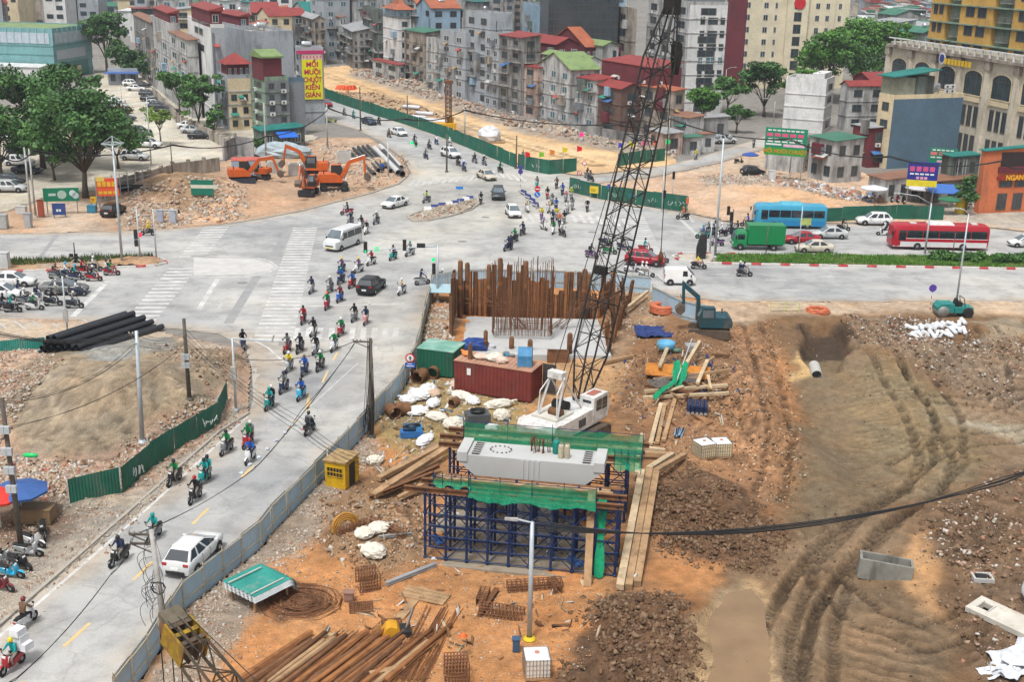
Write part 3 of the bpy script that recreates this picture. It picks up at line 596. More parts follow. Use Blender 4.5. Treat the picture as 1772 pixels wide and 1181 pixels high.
# ================================================================ buildings
def WALL(c,st=.5,sc=(.045,.04,.035)): return mat(c,.9,.16,.25,stain=st,scol=sc,sscale=(.6,.6,.16),fine=.12)
WC=dict(white=WALL((.58,.58,.57),.3,(.22,.21,.2)),dirty=WALL((.45,.45,.44),.8,(.13,.125,.12)),grey=WALL((.32,.345,.37),.4,(.13,.13,.13)),dgrey=WALL((.17,.185,.20),.3,(.1,.1,.1)),cream=WALL((.60,.50,.33),.3,(.3,.24,.16)),
yellow=WALL((.62,.55,.40),.15,(.4,.35,.25)),pink=WALL((.45,.33,.28),.5),old=WALL((.28,.275,.265),.9,(.085,.08,.075)),brick=mat((.13,.075,.06),.9,.25,1.,stain=.4,scol=(.2,.18,.16)),maroon=WALL((.13,.028,.035),.3),
green=WALL((.20,.27,.20),.4),blue=WALL((.25,.36,.45),.4),tan=WALL((.32,.28,.235),.8,(.09,.07,.055)),oldgreen=WALL((.13,.16,.14),.8),slate=WALL((.085,.14,.19),.15,(.09,.12,.15)),orange=WALL((.50,.15,.065),.3,(.25,.1,.06)),
ochre=WALL((.52,.31,.08),.3,(.35,.2,.07)),teal=mat((.16,.34,.35),.35,.15,.3,stain=.35,scol=(.12,.2,.2),spec=.5),navy=mat((.010,.022,.038),.25,.3,.15,spec=.5),stone=WALL((.52,.475,.385),.4,(.26,.21,.15)))
def ROOFM(c): return mat(c,.6,.18,.4,stain=.35,scol=(c[0]*.45,c[1]*.45+.01,c[2]*.45+.01),sscale=(.5,.5,.5))
RC=dict(red=ROOFM((.23,.04,.035)),green=ROOFM((.045,.15,.10)),lime=ROOFM((.18,.25,.10)),grey=ROOFM((.28,.285,.29)),orange=ROOFM((.32,.10,.05)),teal=ROOFM((.012,.15,.13)),rust=ROOFM((.22,.11,.07)),conc=WALL((.30,.29,.27),.7,(.1,.1,.09)),white=ROOFM((.55,.56,.55)))
FRM=mat((.45,.45,.43),.6,.1); GLS=mat((.035,.05,.06),.15,.5,.35,spec=.6); GLB=mat((.06,.13,.16),.12,.4,.3,spec=.7); DKF=mat((.08,.07,.06),.7)
def win_mesh(fr,gl,mull=1):
 mb=MB(); t=.07
 mb.box(0,-.05,0,1,.02,t); mb.box(0,-.05,1-t,1,.02,1); mb.box(0,-.05,t,t,.02,1-t); mb.box(1-t,-.05,t,1,.02,1-t)
 if mull: mb.box(.47,-.045,t,.53,.02,1-t)
 mb.box(t,-.015,t,1-t,.01,1-t,1)
 return mb.mesh('window',[fr,gl])
WM=[win_mesh(FRM,GLS),win_mesh(DKF,GLS),win_mesh(FRM,GLB)]
ACM=(lambda b:(b.box(0,-.4,0,.85,0,.6),b.lathe([(.22,0),(.22,.03)],8,(.3,-.43,.3),1,'y'),b)[2])(MB()).mesh('air_conditioner',[mat((.6,.6,.58),.6),mat((.08,.08,.08),.6)])
def tank_mesh():
 mb=MB().lathe([(.15,-.95),(.5,-.85),(.55,-.5),(.55,.5),(.5,.85),(.15,.95)],12,(0,0,1.05),0,'x')
 for x in (-.55,.55):
  for y in (-.35,.35): mb.bar((x,y,0),(x,y*.9,.75),.07,mi=1)
 return mb.mesh('water_tank',[mat((.62,.64,.66),.25,.1,metal=.8),STEEL],True)
TANK=tank_mesh()
BALC=(lambda b:(b.box(0,-.9,0,1,0,.12),[b.box(i/12,-.9,.12,i/12+.012,-.86,1.) for i in range(13)],b.box(0,-.91,.98,1,-.85,1.03),b)[3])(MB()).mesh('balcony',mat((.28,.27,.255),.8,.3,1.,stain=.5))
def ang(a,b):
 p,q=G(*a),G(*b); return math.degrees(math.atan2(q.y-p.y,q.x-p.x))
def solveL(c,an,px):
 d=Vector((math.cos(an),math.sin(an),0)); lo,hi=.5,160.
 inc=P(c+d*hi)[0]>P(c)[0]
 for _ in range(40):
  m=(lo+hi)/2; x=P(c+d*m)[0]
  if (x<px)==inc: lo=m
  else: hi=m
 return lo
def windows(t,face,L,h,fl,nc,me,z0=0.,wr=.45,hr=.5,skip=.12,D=0,ac=.15,bal=0,rnd=R,xs=None):
 "a grid of windows: face 'R' lies on y=0, face 'L' on x=0"
 fh=h/fl
 for f in range(fl):
  for c in range(nc):
   if rnd.random()<skip: continue
   cw=L/nc; ww=cw*wr*(1+rnd.uniform(-.1,.1)); wh=fh*hr; s=c*cw+(cw-ww)/2; z=z0+f*fh+fh*.28
   if face=='R': loc=(s,-.005,z); rot=0
   else: loc=(-.005,L-s,z); rot=-math.pi/2
   inst('window',me,t,loc,(0,0,rot),(ww,1,wh))
   if rnd.random()<ac:
    al=(s+ww*.1,-.02,z-.75) if face=='R' else (-.02,L-s-ww*.1,z-.75)
    inst('air_conditioner',ACM,t,al,(0,0,rot))
   if bal and rnd.random()<bal and f>0:
    al=(s-cw*.15,-.01,z-.55) if face=='R' else (-.01,L-s+cw*.15,z-.55)
    inst('balcony',BALC,t,al,(0,0,rot),(cw*.85,1,1))
def roof(t,kind,W,D,h,m,wall,ov=.3,pitch=.35,rnd=R):
 if kind=='flat':
  mb=MB(); mb.box(.25,.25,h-.02,W-.25,D-.25,h+.05)
  mb.build('roof',RC['conc'],t)
  p=MB()
  for x0,y0,x1,y1 in ((0,0,W,.22),(0,D-.22,W,D),(0,.22,.22,D-.22),(W-.22,.22,W,D-.22)): p.box(x0,y0,h,x1,y1,h+.7)
  p.build('parapet',wall,t)
 elif kind=='shed':
  r=W*pitch*.6; MB().add([(-ov,-ov,h),(W+ov,-ov,h+r),(W+ov,D+ov,h+r),(-ov,D+ov,h),(-ov,-ov,h+.12),(W+ov,-ov,h+r+.12),(W+ov,D+ov,h+r+.12),(-ov,D+ov,h+.12)],BOXF).build('roof',m,t)
  MB().add([(0,0,h),(W,0,h),(W,0,h+r),(0,D,h),(W,D,h),(W,D,h+r)],[(0,1,2),(5,4,3),(1,4,5,2)]).build('gable',wall,t)
 elif kind in('gable','gablex'):
  if kind=='gable': a=[(-ov,-ov,h),(W/2,-ov,h+W*pitch),(W+ov,-ov,h),(-ov,D+ov,h),(W/2,D+ov,h+W*pitch),(W+ov,D+ov,h)]; g=[(0,0,h),(W,0,h),(W/2,0,h+W*pitch-.1),(0,D,h),(W,D,h),(W/2,D,h+W*pitch-.1)]
  else: a=[(-ov,D+ov,h),(-ov,D/2,h+D*pitch),(-ov,-ov,h),(W+ov,D+ov,h),(W+ov,D/2,h+D*pitch),(W+ov,-ov,h)]; g=[(0,D,h),(0,0,h),(0,D/2,h+D*pitch-.1),(W,D,h),(W,0,h),(W,D/2,h+D*pitch-.1)]
  b=[(x,y,z+.14) for x,y,z in a]
  MB().add(a+b,[(6,7,10,9),(7,8,11,10),(0,3,4,1),(1,4,5,2),(0,1,7,6),(1,2,8,7),(3,9,10,4),(4,10,11,5),(0,6,9,3),(2,5,11,8)]).build('roof',m,t)
  MB().add(g[:3],[(0,1,2)]).build('gable',wall,t); MB().add(g[3:],[(0,2,1)]).build('gable',wall,t)
 elif kind=='hip':
  r=min(W,D)*pitch; k=min(W,D)*.42; a=[(-ov,-ov,h),(W+ov,-ov,h),(W+ov,D+ov,h),(-ov,D+ov,h)]
  if D>=W: tp=[(W/2,k,h+r),(W/2,D-k,h+r)]; fs=[(0,1,4),(1,2,5,4),(2,3,5),(3,0,4,5),(3,2,1,0)]
  else: tp=[(k,D/2,h+r),(W-k,D/2,h+r)]; fs=[(0,1,5,4),(1,2,5),(2,3,4,5),(3,0,4),(3,2,1,0)]
  MB().add(a+tp,fs).build('roof',m,t)
def bld(label,c,top,xl,xr,a,wall='grey',rf='flat',rc='red',fl=4,wl=2,wr=2,wallR=None,name='town_house',cat='house',pent=None,tank=0,bal=.0,me=None,pitch=.35,hgt=None,skip=.1,group=None,wz=0.,ac=.15,lim=(40,60),band=True):
 p=G(*c); an=rad(a); D=min(solveL(p,an,xl),lim[0]) if xl<c[0] else 12.; W=min(solveL(p,an-math.pi/2,xr),lim[1]) if xr>c[0] else 8.
 h=hgt or max(3.,zat(p,top)); t=thing(name,label,cat,p,an-math.pi/2,group); wm=WC[wall]
 b=MB().box(0,0,-.3,W,D,h)
 if wallR:
  b.m=[0,0,1,1,0,0]; b.build('wall',[wm,WC[wallR]],t)
 else: b.build('wall',wm,t)
 me=me or R.choice(WM)
 if wr: windows(t,'R',W,h-wz,fl,wr,me,wz,skip=skip,bal=bal,ac=ac)
 if wl: windows(t,'L',D,h-wz,fl,wl,me,wz,skip=skip,bal=bal,ac=ac)
 if band and fl>2 and (wl or wr):
  for f in range(1,fl): MB().box(-.12,-.12,f*h/fl-.08,W,D,f*h/fl+.08).build('floor_band',wm,t) if R.random()<.8 else 0
 z=h
 if pent:
  f0,f1,ph,pw,pr,pc=pent
  x0,x1=W*f0,W*f1; q=MB().box(x0,.4,h,x1,D*.8,h+ph).build('penthouse',WC[pw],t)
  k=.3; MB().add([(x0-k,0.1,h+ph),(x1+k,.1,h+ph),(x1+k,D*.8+k,h+ph),(x0-k,D*.8+k,h+ph),(x0-k,.1,h+ph+.15),(x1+k,.1,h+ph+.15+ph*.25),(x1+k,D*.8+k,h+ph+.15+ph*.25),(x0-k,D*.8+k,h+ph+.15)],BOXF).build('penthouse_roof',RC[pr],q)
  z=h+ph+ph*.2
  if ph>2: inst('window',me,q,(x0+(x1-x0)*.2,.39,h+ph*.3),(0,0,0),((x1-x0)*.5,1,ph*.5))
 roof(t,rf,W,D,h,RC.get(rc),wm,pitch=pitch)
 for k in range(tank): inst('water_tank',TANK,t,(W*(.35+.3*k),D*(.3+.2*k),h+.05 if not pent else h+.05),(0,0,R.choice((0,1.57))),(1.1,1.1,1.1))
 t['dims']=(W,D,h)
 return t
def bt(t): return tuple(t['dims'])
# --- left: beyond the parking yard
A_L=ang((380,245),(262,145))
t=bld('teal glass market hall with a pale green roof above the parking yard',(97,138),54,-70,163,172,'teal','flat',fl=2,wl=0,wr=0,name='market_hall',cat='building',lim=(60,40),band=False)
W,D,h=bt(t)
for i in range(9): MB().box(W*i/8-.12,-.2,h*.72,W*i/8+.12,-.02,h+.6).build('mullion',mat((.25,.42,.43),.4),t)
for i in range(14): MB().box(-.2,D*i/13-.12,h*.72,-.02,D*i/13+.12,h+.6).build('mullion',mat((.25,.42,.43),.4),t)
for z in (.12,.3,.5,.68): MB().box(-.1,-.1,h*z,W,D,h*z+.15).build('cladding_joint',mat((.10,.24,.25),.4),t)
MB().box(W*.05,-.12,h*.74,W*.97,-.05,h*.96).build('facade_panel',mat((.42,.47,.52),.4),t); MB().box(-.12,D*.03,h*.74,-.05,D*.97,h*.96).build('facade_panel',mat((.42,.47,.52),.4),t)
MB().box(W*.06,-.14,h*.40,W*.80,-.08,h*.60).build('facade_panel',mat((.40,.45,.50),.4),t); MB().box(W*.25,-.2,0,W*.85,-.1,h*.33).build('entrance_portal',mat((.06,.20,.19),.3),t); MB().box(W*.32,-.5,0,W*.62,-.22,h*.22).build('entrance_frame',WC['cream'],t)
MB().box(.6,.6,h+.06,W-.6,D-.6,h+.5).build('roof_sheet',RC['lime'],t)
bld('low white shed with ribbed pale roof in front of the teal hall',(70,142),117,-60,88,172,'white','shed','white',fl=1,wl=0,wr=0,pitch=.1,lim=(40,12))
t=bld('small blue and white gate kiosk at the end of the parking yard',(188,147),123,181,240,100,'grey','flat',fl=1,wl=0,wr=3,name='kiosk',cat='kiosk',band=False,lim=(8,20))
W,D,h=bt(t); MB().box(-.6,-1.6,h-.5,W+.4,-.05,h-.1).build('awning',mat((.08,.16,.42),.6),t)
# weathered terrace along the yard
bld('tall white party wall house with green awning behind the yard trees',(374,219),48,334,397,A_L,'white','flat',fl=6,wl=1,wr=0,wallR='grey',skip=.5,pent=(.0,.9,3.,'maroon','red','grey'),tank=1)
bld('streaked old terrace house with a rusty roof beside the yard',(333,205),70,300,350,A_L,'dirty','shed','rust',fl=5,wl=2,wr=0,skip=.4,pitch=.15)
bld('streaked old terrace house with a red dormer roof beside the yard',(300,178),45,268,320,A_L,'dirty','flat',fl=5,wl=2,wr=0,skip=.4,pent=(.1,.9,2.6,'maroon','red','red'))
bld('grey terrace house furthest along the yard wall',(270,154),40,238,292,A_L,'old','gable','rust',fl=4,wl=2,wr=0,skip=.3,pitch=.2)
t=bld('narrow yellow house with a red hipped roof and glazed top floor',(398,226),136,383,437,118,'grey','flat',fl=4,wl=1,wr=2,wallR='cream',name='town_house')
W,D,h=bt(t); MB().box(.1,.1,h,W-.1,D*.7,h+2.6).build('top_floor',WC['maroon'],t); windows(t,'R',W,2.4,1,4,WM[2],h,skip=0,ac=0)
g=MB(); o=.5; a=[(-o,-o,h+2.6),(W+o,-o,h+2.6),(W+o,D*.7+o,h+2.6),(-o,D*.7+o,h+2.6),(W/2,D*.35,h+4.6)]; g.add(a,[(0,1,4),(1,2,4),(2,3,4),(3,0,4),(3,2,1,0)]).build('hipped_roof',RC['red'],t)
bld('plain grey rendered block with a water tank behind the yellow house',(440,200),60,376,512,118,'grey','flat',fl=5,wl=0,wr=0,tank=2,lim=(24,22))
bld('grey wall house with a maroon roof room behind the red hipped roof',(420,185),50,375,440,118,'grey','flat',fl=5,wl=0,wr=0,pent=(.1,.9,2.5,'maroon','red','grey'))
t=bld('grey house with green flank and dark red roof cabin beside the billboard wall',(463,238),140,438,503,122,'green','flat',fl=5,wl=1,wr=2,wallR='dgrey',me=WM[1],ac=.6)
W,D,h=bt(t); MB().box(-.2,.3,h+.02,W*.75,D*.8,h+4.).build('roof_cabin',WC['maroon'],t); MB().add([(-.6,-.2,h+4),(W*.8,-.2,h+4),(W*.8,D*.85,h+4),(-.6,D*.85,h+4),(-.6,-.2,h+4.3),(W*.8,-.2,h+4.3),(W*.8,D*.5,h+5.3),(-.6,D*.5,h+5.3)],BOXF).build('cabin_roof',RC['lime'],t)
bld('building shrouded in dark mesh next to the billboard wall',(502,234),142,498,530,112,'slate','flat',fl=4,wl=0,wr=0,lim=(12,10),name='shrouded_building',cat='building',wallR='dgrey')
t=bld('pale tower house carrying the yellow pest control billboard',(523,214),88,515,563,112,'grey','flat',fl=6,wl=1,wr=0,tank=1,lim=(20,14)); SIGNH=t
t=bld('green roofed roadside shop under the shrouded building',(455,258),240,440,528,118,'oldgreen','shed','teal',fl=1,wl=0,wr=3,pitch=.1,name='roadside_shop',cat='shop',lim=(10,20))
W,D,h=bt(t); MB().add([(W*.3,-2.6,h-.9),(W*.75,-2.6,h-.9),(W*.75,-.02,h-.2),(W*.3,-.02,h-.2),(W*.3,-2.6,h-.82),(W*.75,-2.6,h-.82),(W*.75,-.02,h-.12),(W*.3,-.02,h-.12)],BOXF).build('blue_awning',mat((.02,.12,.5),.6),t)
# --- middle: old blocks at the head of the orange road
for i,(lb,c,top,xl,xr,a,wl_,rf,rc,fl,nl,nr,bal) in enumerate([
('dark mossy old block with many balconies left of the pagoda roof',(655,128),22,604,668,105,'oldgreen','flat','grey',6,3,2,.6),
('old four storey block with stained balconies at the road head',(612,120),55,570,650,105,'old','shed','grey',5,2,4,.5),
('stained grey block with flat eaves behind the pest control billboard',(590,105),30,505,600,110,'dirty','shed','rust',5,3,2,.4),
('beige old block with a dark overhanging roof above the road head',(545,112),34,507,565,110,'tan','gable','grey',4,3,2,.3)]):
 bld(lb,c,top,xl,xr,a,wl_,rf,rc,fl,nl,nr,bal=bal,name='old_block',cat='building',me=WM[1],lim=(30,20))
t=bld('slim white tower house with an orange pagoda roof',(690,141),33,664,712,112,'white','flat',fl=6,wl=0,wr=1,lim=(16,9)); W,D,h=bt(t)
MB().box(0,0,h,W,D,h+2.4).build('top_floor',WC['blue'],t); windows(t,'R',W,2.2,1,2,WM[2],h,skip=0,ac=0)
g=MB(); o=1.; z=h+2.4; a=[(-o,-o,z),(W+o,-o,z),(W+o,D*.8+o,z),(-o,D*.8+o,z)]; q=[(W*.25,D*.2,z+1.3),(W*.75,D*.2,z+1.3),(W*.75,D*.6,z+1.3),(W*.25,D*.6,z+1.3)]; g.add(a+q+[(W/2,D*.4,z+4.2)],[(0,1,5,4),(1,2,6,5),(2,3,7,6),(3,0,4,7),(4,5,8),(5,6,8),(6,7,8),(7,4,8),(3,2,1,0)]).build('pagoda_roof',RC['orange'],t)
# --- the row along the right side of the orange road bed
A_N=ang((1160,262),(720,150))
ROW=[('half demolished grey house with a green roof terrace',(735,152),57,700,765,'tan','shed','green',5,3,1,.3),
('low house with red sheet roof standing in front of the white tower',(690,146),113,645,702,'dirty','shed','red',2,2,1,0),
('rough concrete house with open floors beside the green roof terrace',(775,168),75,738,800,'dirty','flat','red',5,3,1,.2),
('tall grey house with blank side wall and small windows',(805,176),62,762,838,'grey','flat','red',6,2,1,.1),
('tallest slim grey house of the row with a roof garden',(846,184),28,805,884,'grey','flat','red',7,2,0,.1),
('pale blue grey house with windows down one side',(862,190),62,838,892,'grey','flat','grey',6,2,1,.1),
('tall brown stained house with red roof boxes',(900,200),66,862,932,'old','shed','red',6,2,1,.2),
('pink and white narrow house with its facade cut away',(930,206),118,902,945,'pink','shed','red',4,1,0,0),
('stained grey house with a lime green gable roof',(985,218),122,928,1034,'dirty','gablex','lime',4,3,1,0),
('grey house with a long red sheet roof and brick patches',(1030,226),140,966,1060,'dirty','shed','red',4,3,1,.2),
('white and brick two storey house with a red gable',(1072,236),155,1031,1108,'brick','gable','red',3,1,1,0),
('wide house with dark red upper floor and white stained wall below',(1125,238),118,1038,1172,'dirty','shed','red',4,4,2,0),
('tan house with a tilted red roof behind the crane boom',(1160,248),158,1106,1180,'tan','shed','orange',3,2,1,0),
('small grey shop at the corner below the white hotel',(1190,256),205,1160,1215,'dirty','shed','rust',2,2,1,0)]
for lb,c,top,xl,xr,wl_,rf,rc,fl,nl,nr,bal in ROW:
 t=bld(lb,c,top,xl,xr,A_N,wl_,rf,rc,fl,nl,nr,bal=bal,lim=(26,18),skip=.06,pitch=.22,tank=1 if R.random()<.5 and rf=='flat' else 0)
 if 'dark red' in lb:
  W,D,h=bt(t); MB().box(-.15,-.15,h*.68,W,D,h-.01).build('upper_cladding',WC['maroon'],t)
for lb,c,top,xl,xr,a,wl_,rf,rc in [('lime green roofed hall behind the grey stained house',(1010,200),106,936,1036,A_N,'white','gable','lime'),('long red roofed shed behind the row, left of the dark tower',(960,180),78,858,1000,A_N,'maroon','gable','red'),
('second red roofed shed behind the row under the dark tower',(1010,178),82,950,1030,A_N,'maroon','gablex','orange'),('grey block with pale green sheet roof beside the dark tower',(1040,180),80,1000,1066,A_N,'dirty','gable','lime'),
('blue painted house with many windows far behind the red sheds',(930,150),15,886,940,100,'blue','flat','red')]:
 bld(lb,c,top,xl,xr,a,wl_,rf,rc,3,0,2,lim=(24,26),pitch=.25)
t=bld('dark blue glass tower behind the red roofed sheds',(945,165),-70,930,1064,95,'navy','flat',fl=3,wl=0,wr=0,name='glass_tower',cat='tower',lim=(25,40),band=False); W,D,h=bt(t)
for i in range(12):
 for j in range(16): inst('curtain_pane',WM[1],t,(W*i/12+.05,-.005,h*.15+h*.85*j/16),(0,0,0),(W/12-.1,.6,h*.85/16-.1))
bld('bare stained concrete slab house beside the dark tower',(1082,172),20,1062,1095,100,'tan','flat',fl=6,wl=1,wr=0,lim=(14,12),skip=.5)
# --- right of the boom: white hotel, yellow hotel
t=bld('white nine storey hotel with a stained flank behind the crane boom',(1182,200),8,1092,1246,104,'dirty','flat',fl=8,wl=3,wr=1,wallR='white',name='hotel',cat='hotel',skip=.25,ac=.3,lim=(26,30)); W,D,h=bt(t)
for f in range(7):
 z=h*.12+f*h*.118
 for x0,x1 in ((.30,.42),(.50,.76),(.83,.95)): inst('window',WM[2] if (f*3)%4==1 else WM[1],t,(W*x0,-.008,z),(0,0,0),(W*(x1-x0),1,h*.062))
MB().box(W*.1,.5,h+.1,W*.95,D*.6,h+3.).build('roof_room',WC['dgrey'],t)
bld('dark maroon wall block between the white and the yellow hotel',(1250,160),3,1247,1282,96,'maroon','flat',fl=4,wl=0,wr=0,lim=(20,14),name='maroon_block',cat='building')
t=bld('tall pale yellow hotel with a round red emblem',(1272,152),-60,1268,1432,96,'yellow','flat',fl=8,wl=0,wr=0,name='hotel',cat='hotel',lim=(24,60),band=False); W,D,h=bt(t)
for f in range(9):
 z=h*.06+f*h*.1
 for xx,ww in ((.05,.05),(.24,.05),(.36,.025),(.79,.045),(.90,.04)): inst('window',WM[0],t,(W*xx,-.008,z),(0,0,0),(W*ww,1,h*.05))
MB().box(W*.48,-1.2,0,W*.70,-.02,h+.4).build('stair_bay',WC['yellow'],t)
for f in range(9): inst('window',WM[1],t,(W*.55,-1.21,h*.06+f*h*.1),(0,0,0),(W*.08,1,h*.075))
zE=zat(G(1380,150),4); MB().lathe([(W*.06,0),(W*.06,.2)],24,(W*.60,-1.42,zE),0,'y').build('emblem_disc',mat((.5,.02,.03),.5),t)
MB().box(W,.5,0,W*1.16,D*.8,h*.98).build('side_wing',WC['yellow'],t)
for f in range(9): inst('window',WM[0],t,(W*1.04,.49,h*.06+f*h*.1),(0,0,0),(W*.035,1,h*.05))
# --- right edge
t=bld('white cubic house with a water tank beside the bare lot',(1422,231),143,1353,1450,155,'white','flat',fl=4,wl=0,wr=1,tank=1,wallR='white',lim=(22,8)); W,D,h=bt(t)
MB().box(.4,.6,h,W-.3,3.,h+1.6).build('stair_head',WC['white'],t)
bld('grey block with a wide red roof behind the white cubic house',(1462,226),150,1448,1526,105,'dirty','gablex','red',3,0,2,lim=(18,20),pitch=.3)
bld('dark red roofed hall behind the slate wall house',(1500,200),140,1470,1560,105,'maroon','gablex','red',3,0,2,lim=(14,30),pitch=.2)
t=bld('narrow cream house with a long blank slate blue side wall',(1533,292),172,1508,1652,112,'cream','flat',fl=4,wl=1,wr=0,wallR='slate',me=WM[1],lim=(7,30),ac=0,band=False); W,D,h=bt(t)
MB().box(.1,.1,h,W*.28,D-.1,h+3.4).build('roof_glazing',mat((.24,.25,.19),.3,.3,1.),t); MB().box(W*.28,.1,h,W*.55,D-.1,h+3.6).build('roof_cabin',WC['oldgreen'],t); MB().add([(-.7,-.6,h+3.5),(W*.6,-.6,h+4.6),(W*.6,D+.4,h+4.6),(-.7,D+.4,h+3.5),(-.7,-.6,h+3.65),(W*.6,-.6,h+4.75),(W*.6,D+.4,h+4.75),(-.7,D+.4,h+3.65)],BOXF).build('green_roof',RC['teal'],t)
inst('water_tank',TANK,t,(W*.66,D*.5,h+.1),(0,0,.3),(1.4,1.4,1.4))
for i in range(2):
 for j in range(2): inst('air_conditioner',ACM,t,(W*.72+i*1.1,.35,h+.8+j*.75))
# stone building with arches
A_S=ang((1850,330),(1525,236))
t=bld('old cream stone building with tall arched windows behind the slate wall house',(1850,330),128,1524,1900,A_S,'stone','flat',fl=3,wl=0,wr=0,name='stone_building',cat='building',lim=(70,20),band=False); W,D,h=bt(t); STB=t
nb=7
def archwin(w,hh,arch):
 pts=[(0,0),(w,0),(w,hh-arch)]+[(w/2+w/2*math.cos(k*math.pi/8),hh-arch+arch*math.sin(k*math.pi/8)) for k in range(1,8)]+[(0,hh-arch)]
 mb=MB().profile(pts,-.10,.0);
 for i in range(len(pts)):
  a,b=pts[i],pts[(i+1)%len(pts)]; mb.bar((a[0],-.1,a[1]),(b[0],-.1,b[1]),.18,.16,1)
 for k in (.33,.66): mb.bar((w*k,-.12,0),(w*k,-.12,hh-.3),.08,.06,2)
 mb.bar((0,-.12,hh-arch),(w,-.12,hh-arch),.08,.06,2)
 return mb.mesh('arched_window',[GLS,WC['cream'],DKF])
bw=D/nb; AW=archwin(bw*.66,h*.24,1.2)
for i in range(nb):
 y=D-bw*i
 inst('arched_window',AW,t,(-.02,y-bw*.17,h*.64),(0,0,-math.pi/2))
 for k in range(3):
  for z in (.06,.34): inst('window',WM[1],t,(-.02,y-bw*(.2+k*.22),h*z),(0,0,-math.pi/2),(bw*.15,1,h*.2))
 MB().box(-.6,y-bw*.06,0,-.02,y+bw*.06,h*.93).build('pilaster',WC['stone'],t)
 MB().box(-.75,y-bw*.09,h*.9,-.02,y+bw*.09,h*.98).build('capital',WC['tan'],t)
 MB().box(-.3,y-bw*.80,h*.58,-.02,y-bw*.14,h*.625).build('sill',WC['cream'],t)
MB().box(-.9,-.3,h*.985,.2,D+.3,h+.25).build('cornice',WC['tan'],t)
for i in range(26): MB().box(-.6,D*i/26,h+.25,-.35,D*i/26+.25,h+1.3).build('baluster',WC['white'],t)
MB().box(-.65,0,h+1.3,-.3,D,h+1.5).build('balustrade_rail',WC['white'],t)
t=bld('yellow and green apartment block rising behind the stone building',(1800,262),-60,1592,1900,A_S,'green','flat',fl=6,wl=0,wr=0,name='apartment_block',cat='building',lim=(50,20),band=False); W,D,h=bt(t)
for i,(a,b) in enumerate(((.02,.16),(.28,.55),(.70,.95))):
 MB().box(-1.1,D*(1-b),h*.42,-.02,D*(1-a),h).build('ochre_bay',WC['ochre'],t)
 for f in range(5):
  for k in range(2): inst('window',WM[1],t,(-1.11,D*(1-a-(b-a)*(.18+.36*k)),h*.47+f*h*.11),(0,0,-math.pi/2),(D*(b-a)*.26,1,h*.06))
for f in range(6): MB().box(-1.5,0,h*.42+f*h*.11,-.02,D,h*.42+f*h*.11+.25).build('floor_band',WC['green'],t)
for f in range(2):
 for k in range(9): inst('window',WM[1],t,(-.02,D*(.97-k*.107),h*(.2+f*.11)),(0,0,-math.pi/2),(D*.06,1,h*.07))
for f in range(4):
 for c in (.23,.62): inst('balcony',BALC,t,(-.05,D*(1-c)+1.5,h*.45+f*h*.11),(0,0,-math.pi/2),(4,1,1.2))
MB().box(-.3,D*.86,0,-.02,D,h*.40).build('brick_bay',WC['brick'],t)
t=bld('red brick restaurant with orange roof sign at the right edge',(1692,370),262,1684,1800,104,'orange','shed','teal',fl=2,wl=0,wr=0,name='restaurant',cat='restaurant',pitch=.12,lim=(12,16)); W,D,h=bt(t); REST=t
MB().box(W*.22,-.4,h*.55,W+.5,-.02,h*.60).build('sign_band',mat((.25,.03,.02),.6),t); MB().box(W*.25,-.08,h*.74,W,-.02,h*.98).build('veranda_opening',mat((.03,.02,.02),.6),t); MB().box(W*.22,-.3,h*.66,W+.3,-.02,h*.75).build('veranda_rail',WC['maroon'],t)
for k in range(3): inst('window',WM[1],t,(W*(.27+k*.25),-.03,h*.42),(0,0,0),(W*.2,1,h*.1)); inst('window',WM[1],t,(W*(.27+k*.25),-.03,h*.05),(0,0,0),(W*.15,1,h*.27))
for lb,c,top,xl,xr,a,wl_,rf,rc,fl,nl,nr in [('green sheet shed with a signboard beside the red restaurant',(1640,345),272,1622,1686,104,'oldgreen','shed','teal',2,0,2),('rusty roofed roadside stall left of the red restaurant',(1600,352),318,1575,1690,104,'old','shed','rust',1,0,3),
('low grey shop with a dark open front beneath the blue signboard',(1530,350),312,1500,1590,110,'dirty','shed','rust',1,0,3),('half demolished concrete house with a leaning ladder',(1440,318),245,1396,1488,118,'dirty','shed','green',2,2,2),
('roofless grey house behind the green billboard',(1388,300),246,1322,1404,150,'dirty','flat','grey',2,0,1),('dark red cottage roofs behind the half demolished house',(1500,290),222,1470,1530,112,'maroon','shed','grey',2,0,1),
('low kiosk with a green roof and brick pier by the side street',(1185,268),246,1178,1212,100,'dirty','shed','green',1,0,1),('small red roofed kiosk by the side street trees',(1212,262),238,1206,1236,100,'dirty','shed','rust',1,0,1),
('grey garage with a curved roof behind the side street trees',(1205,245),205,1195,1258,100,'old','shed','grey',1,0,2),('small pink walled shop behind the crane boom',(1150,268),232,1122,1180,112,'pink','shed','grey',1,2,1)]:
 bld(lb,c,top,xl,xr,a,wl_,rf,rc,fl,nl,nr,lim=(16,14),pitch=.1,me=WM[1],name='shop_house' if fl<3 else 'town_house')
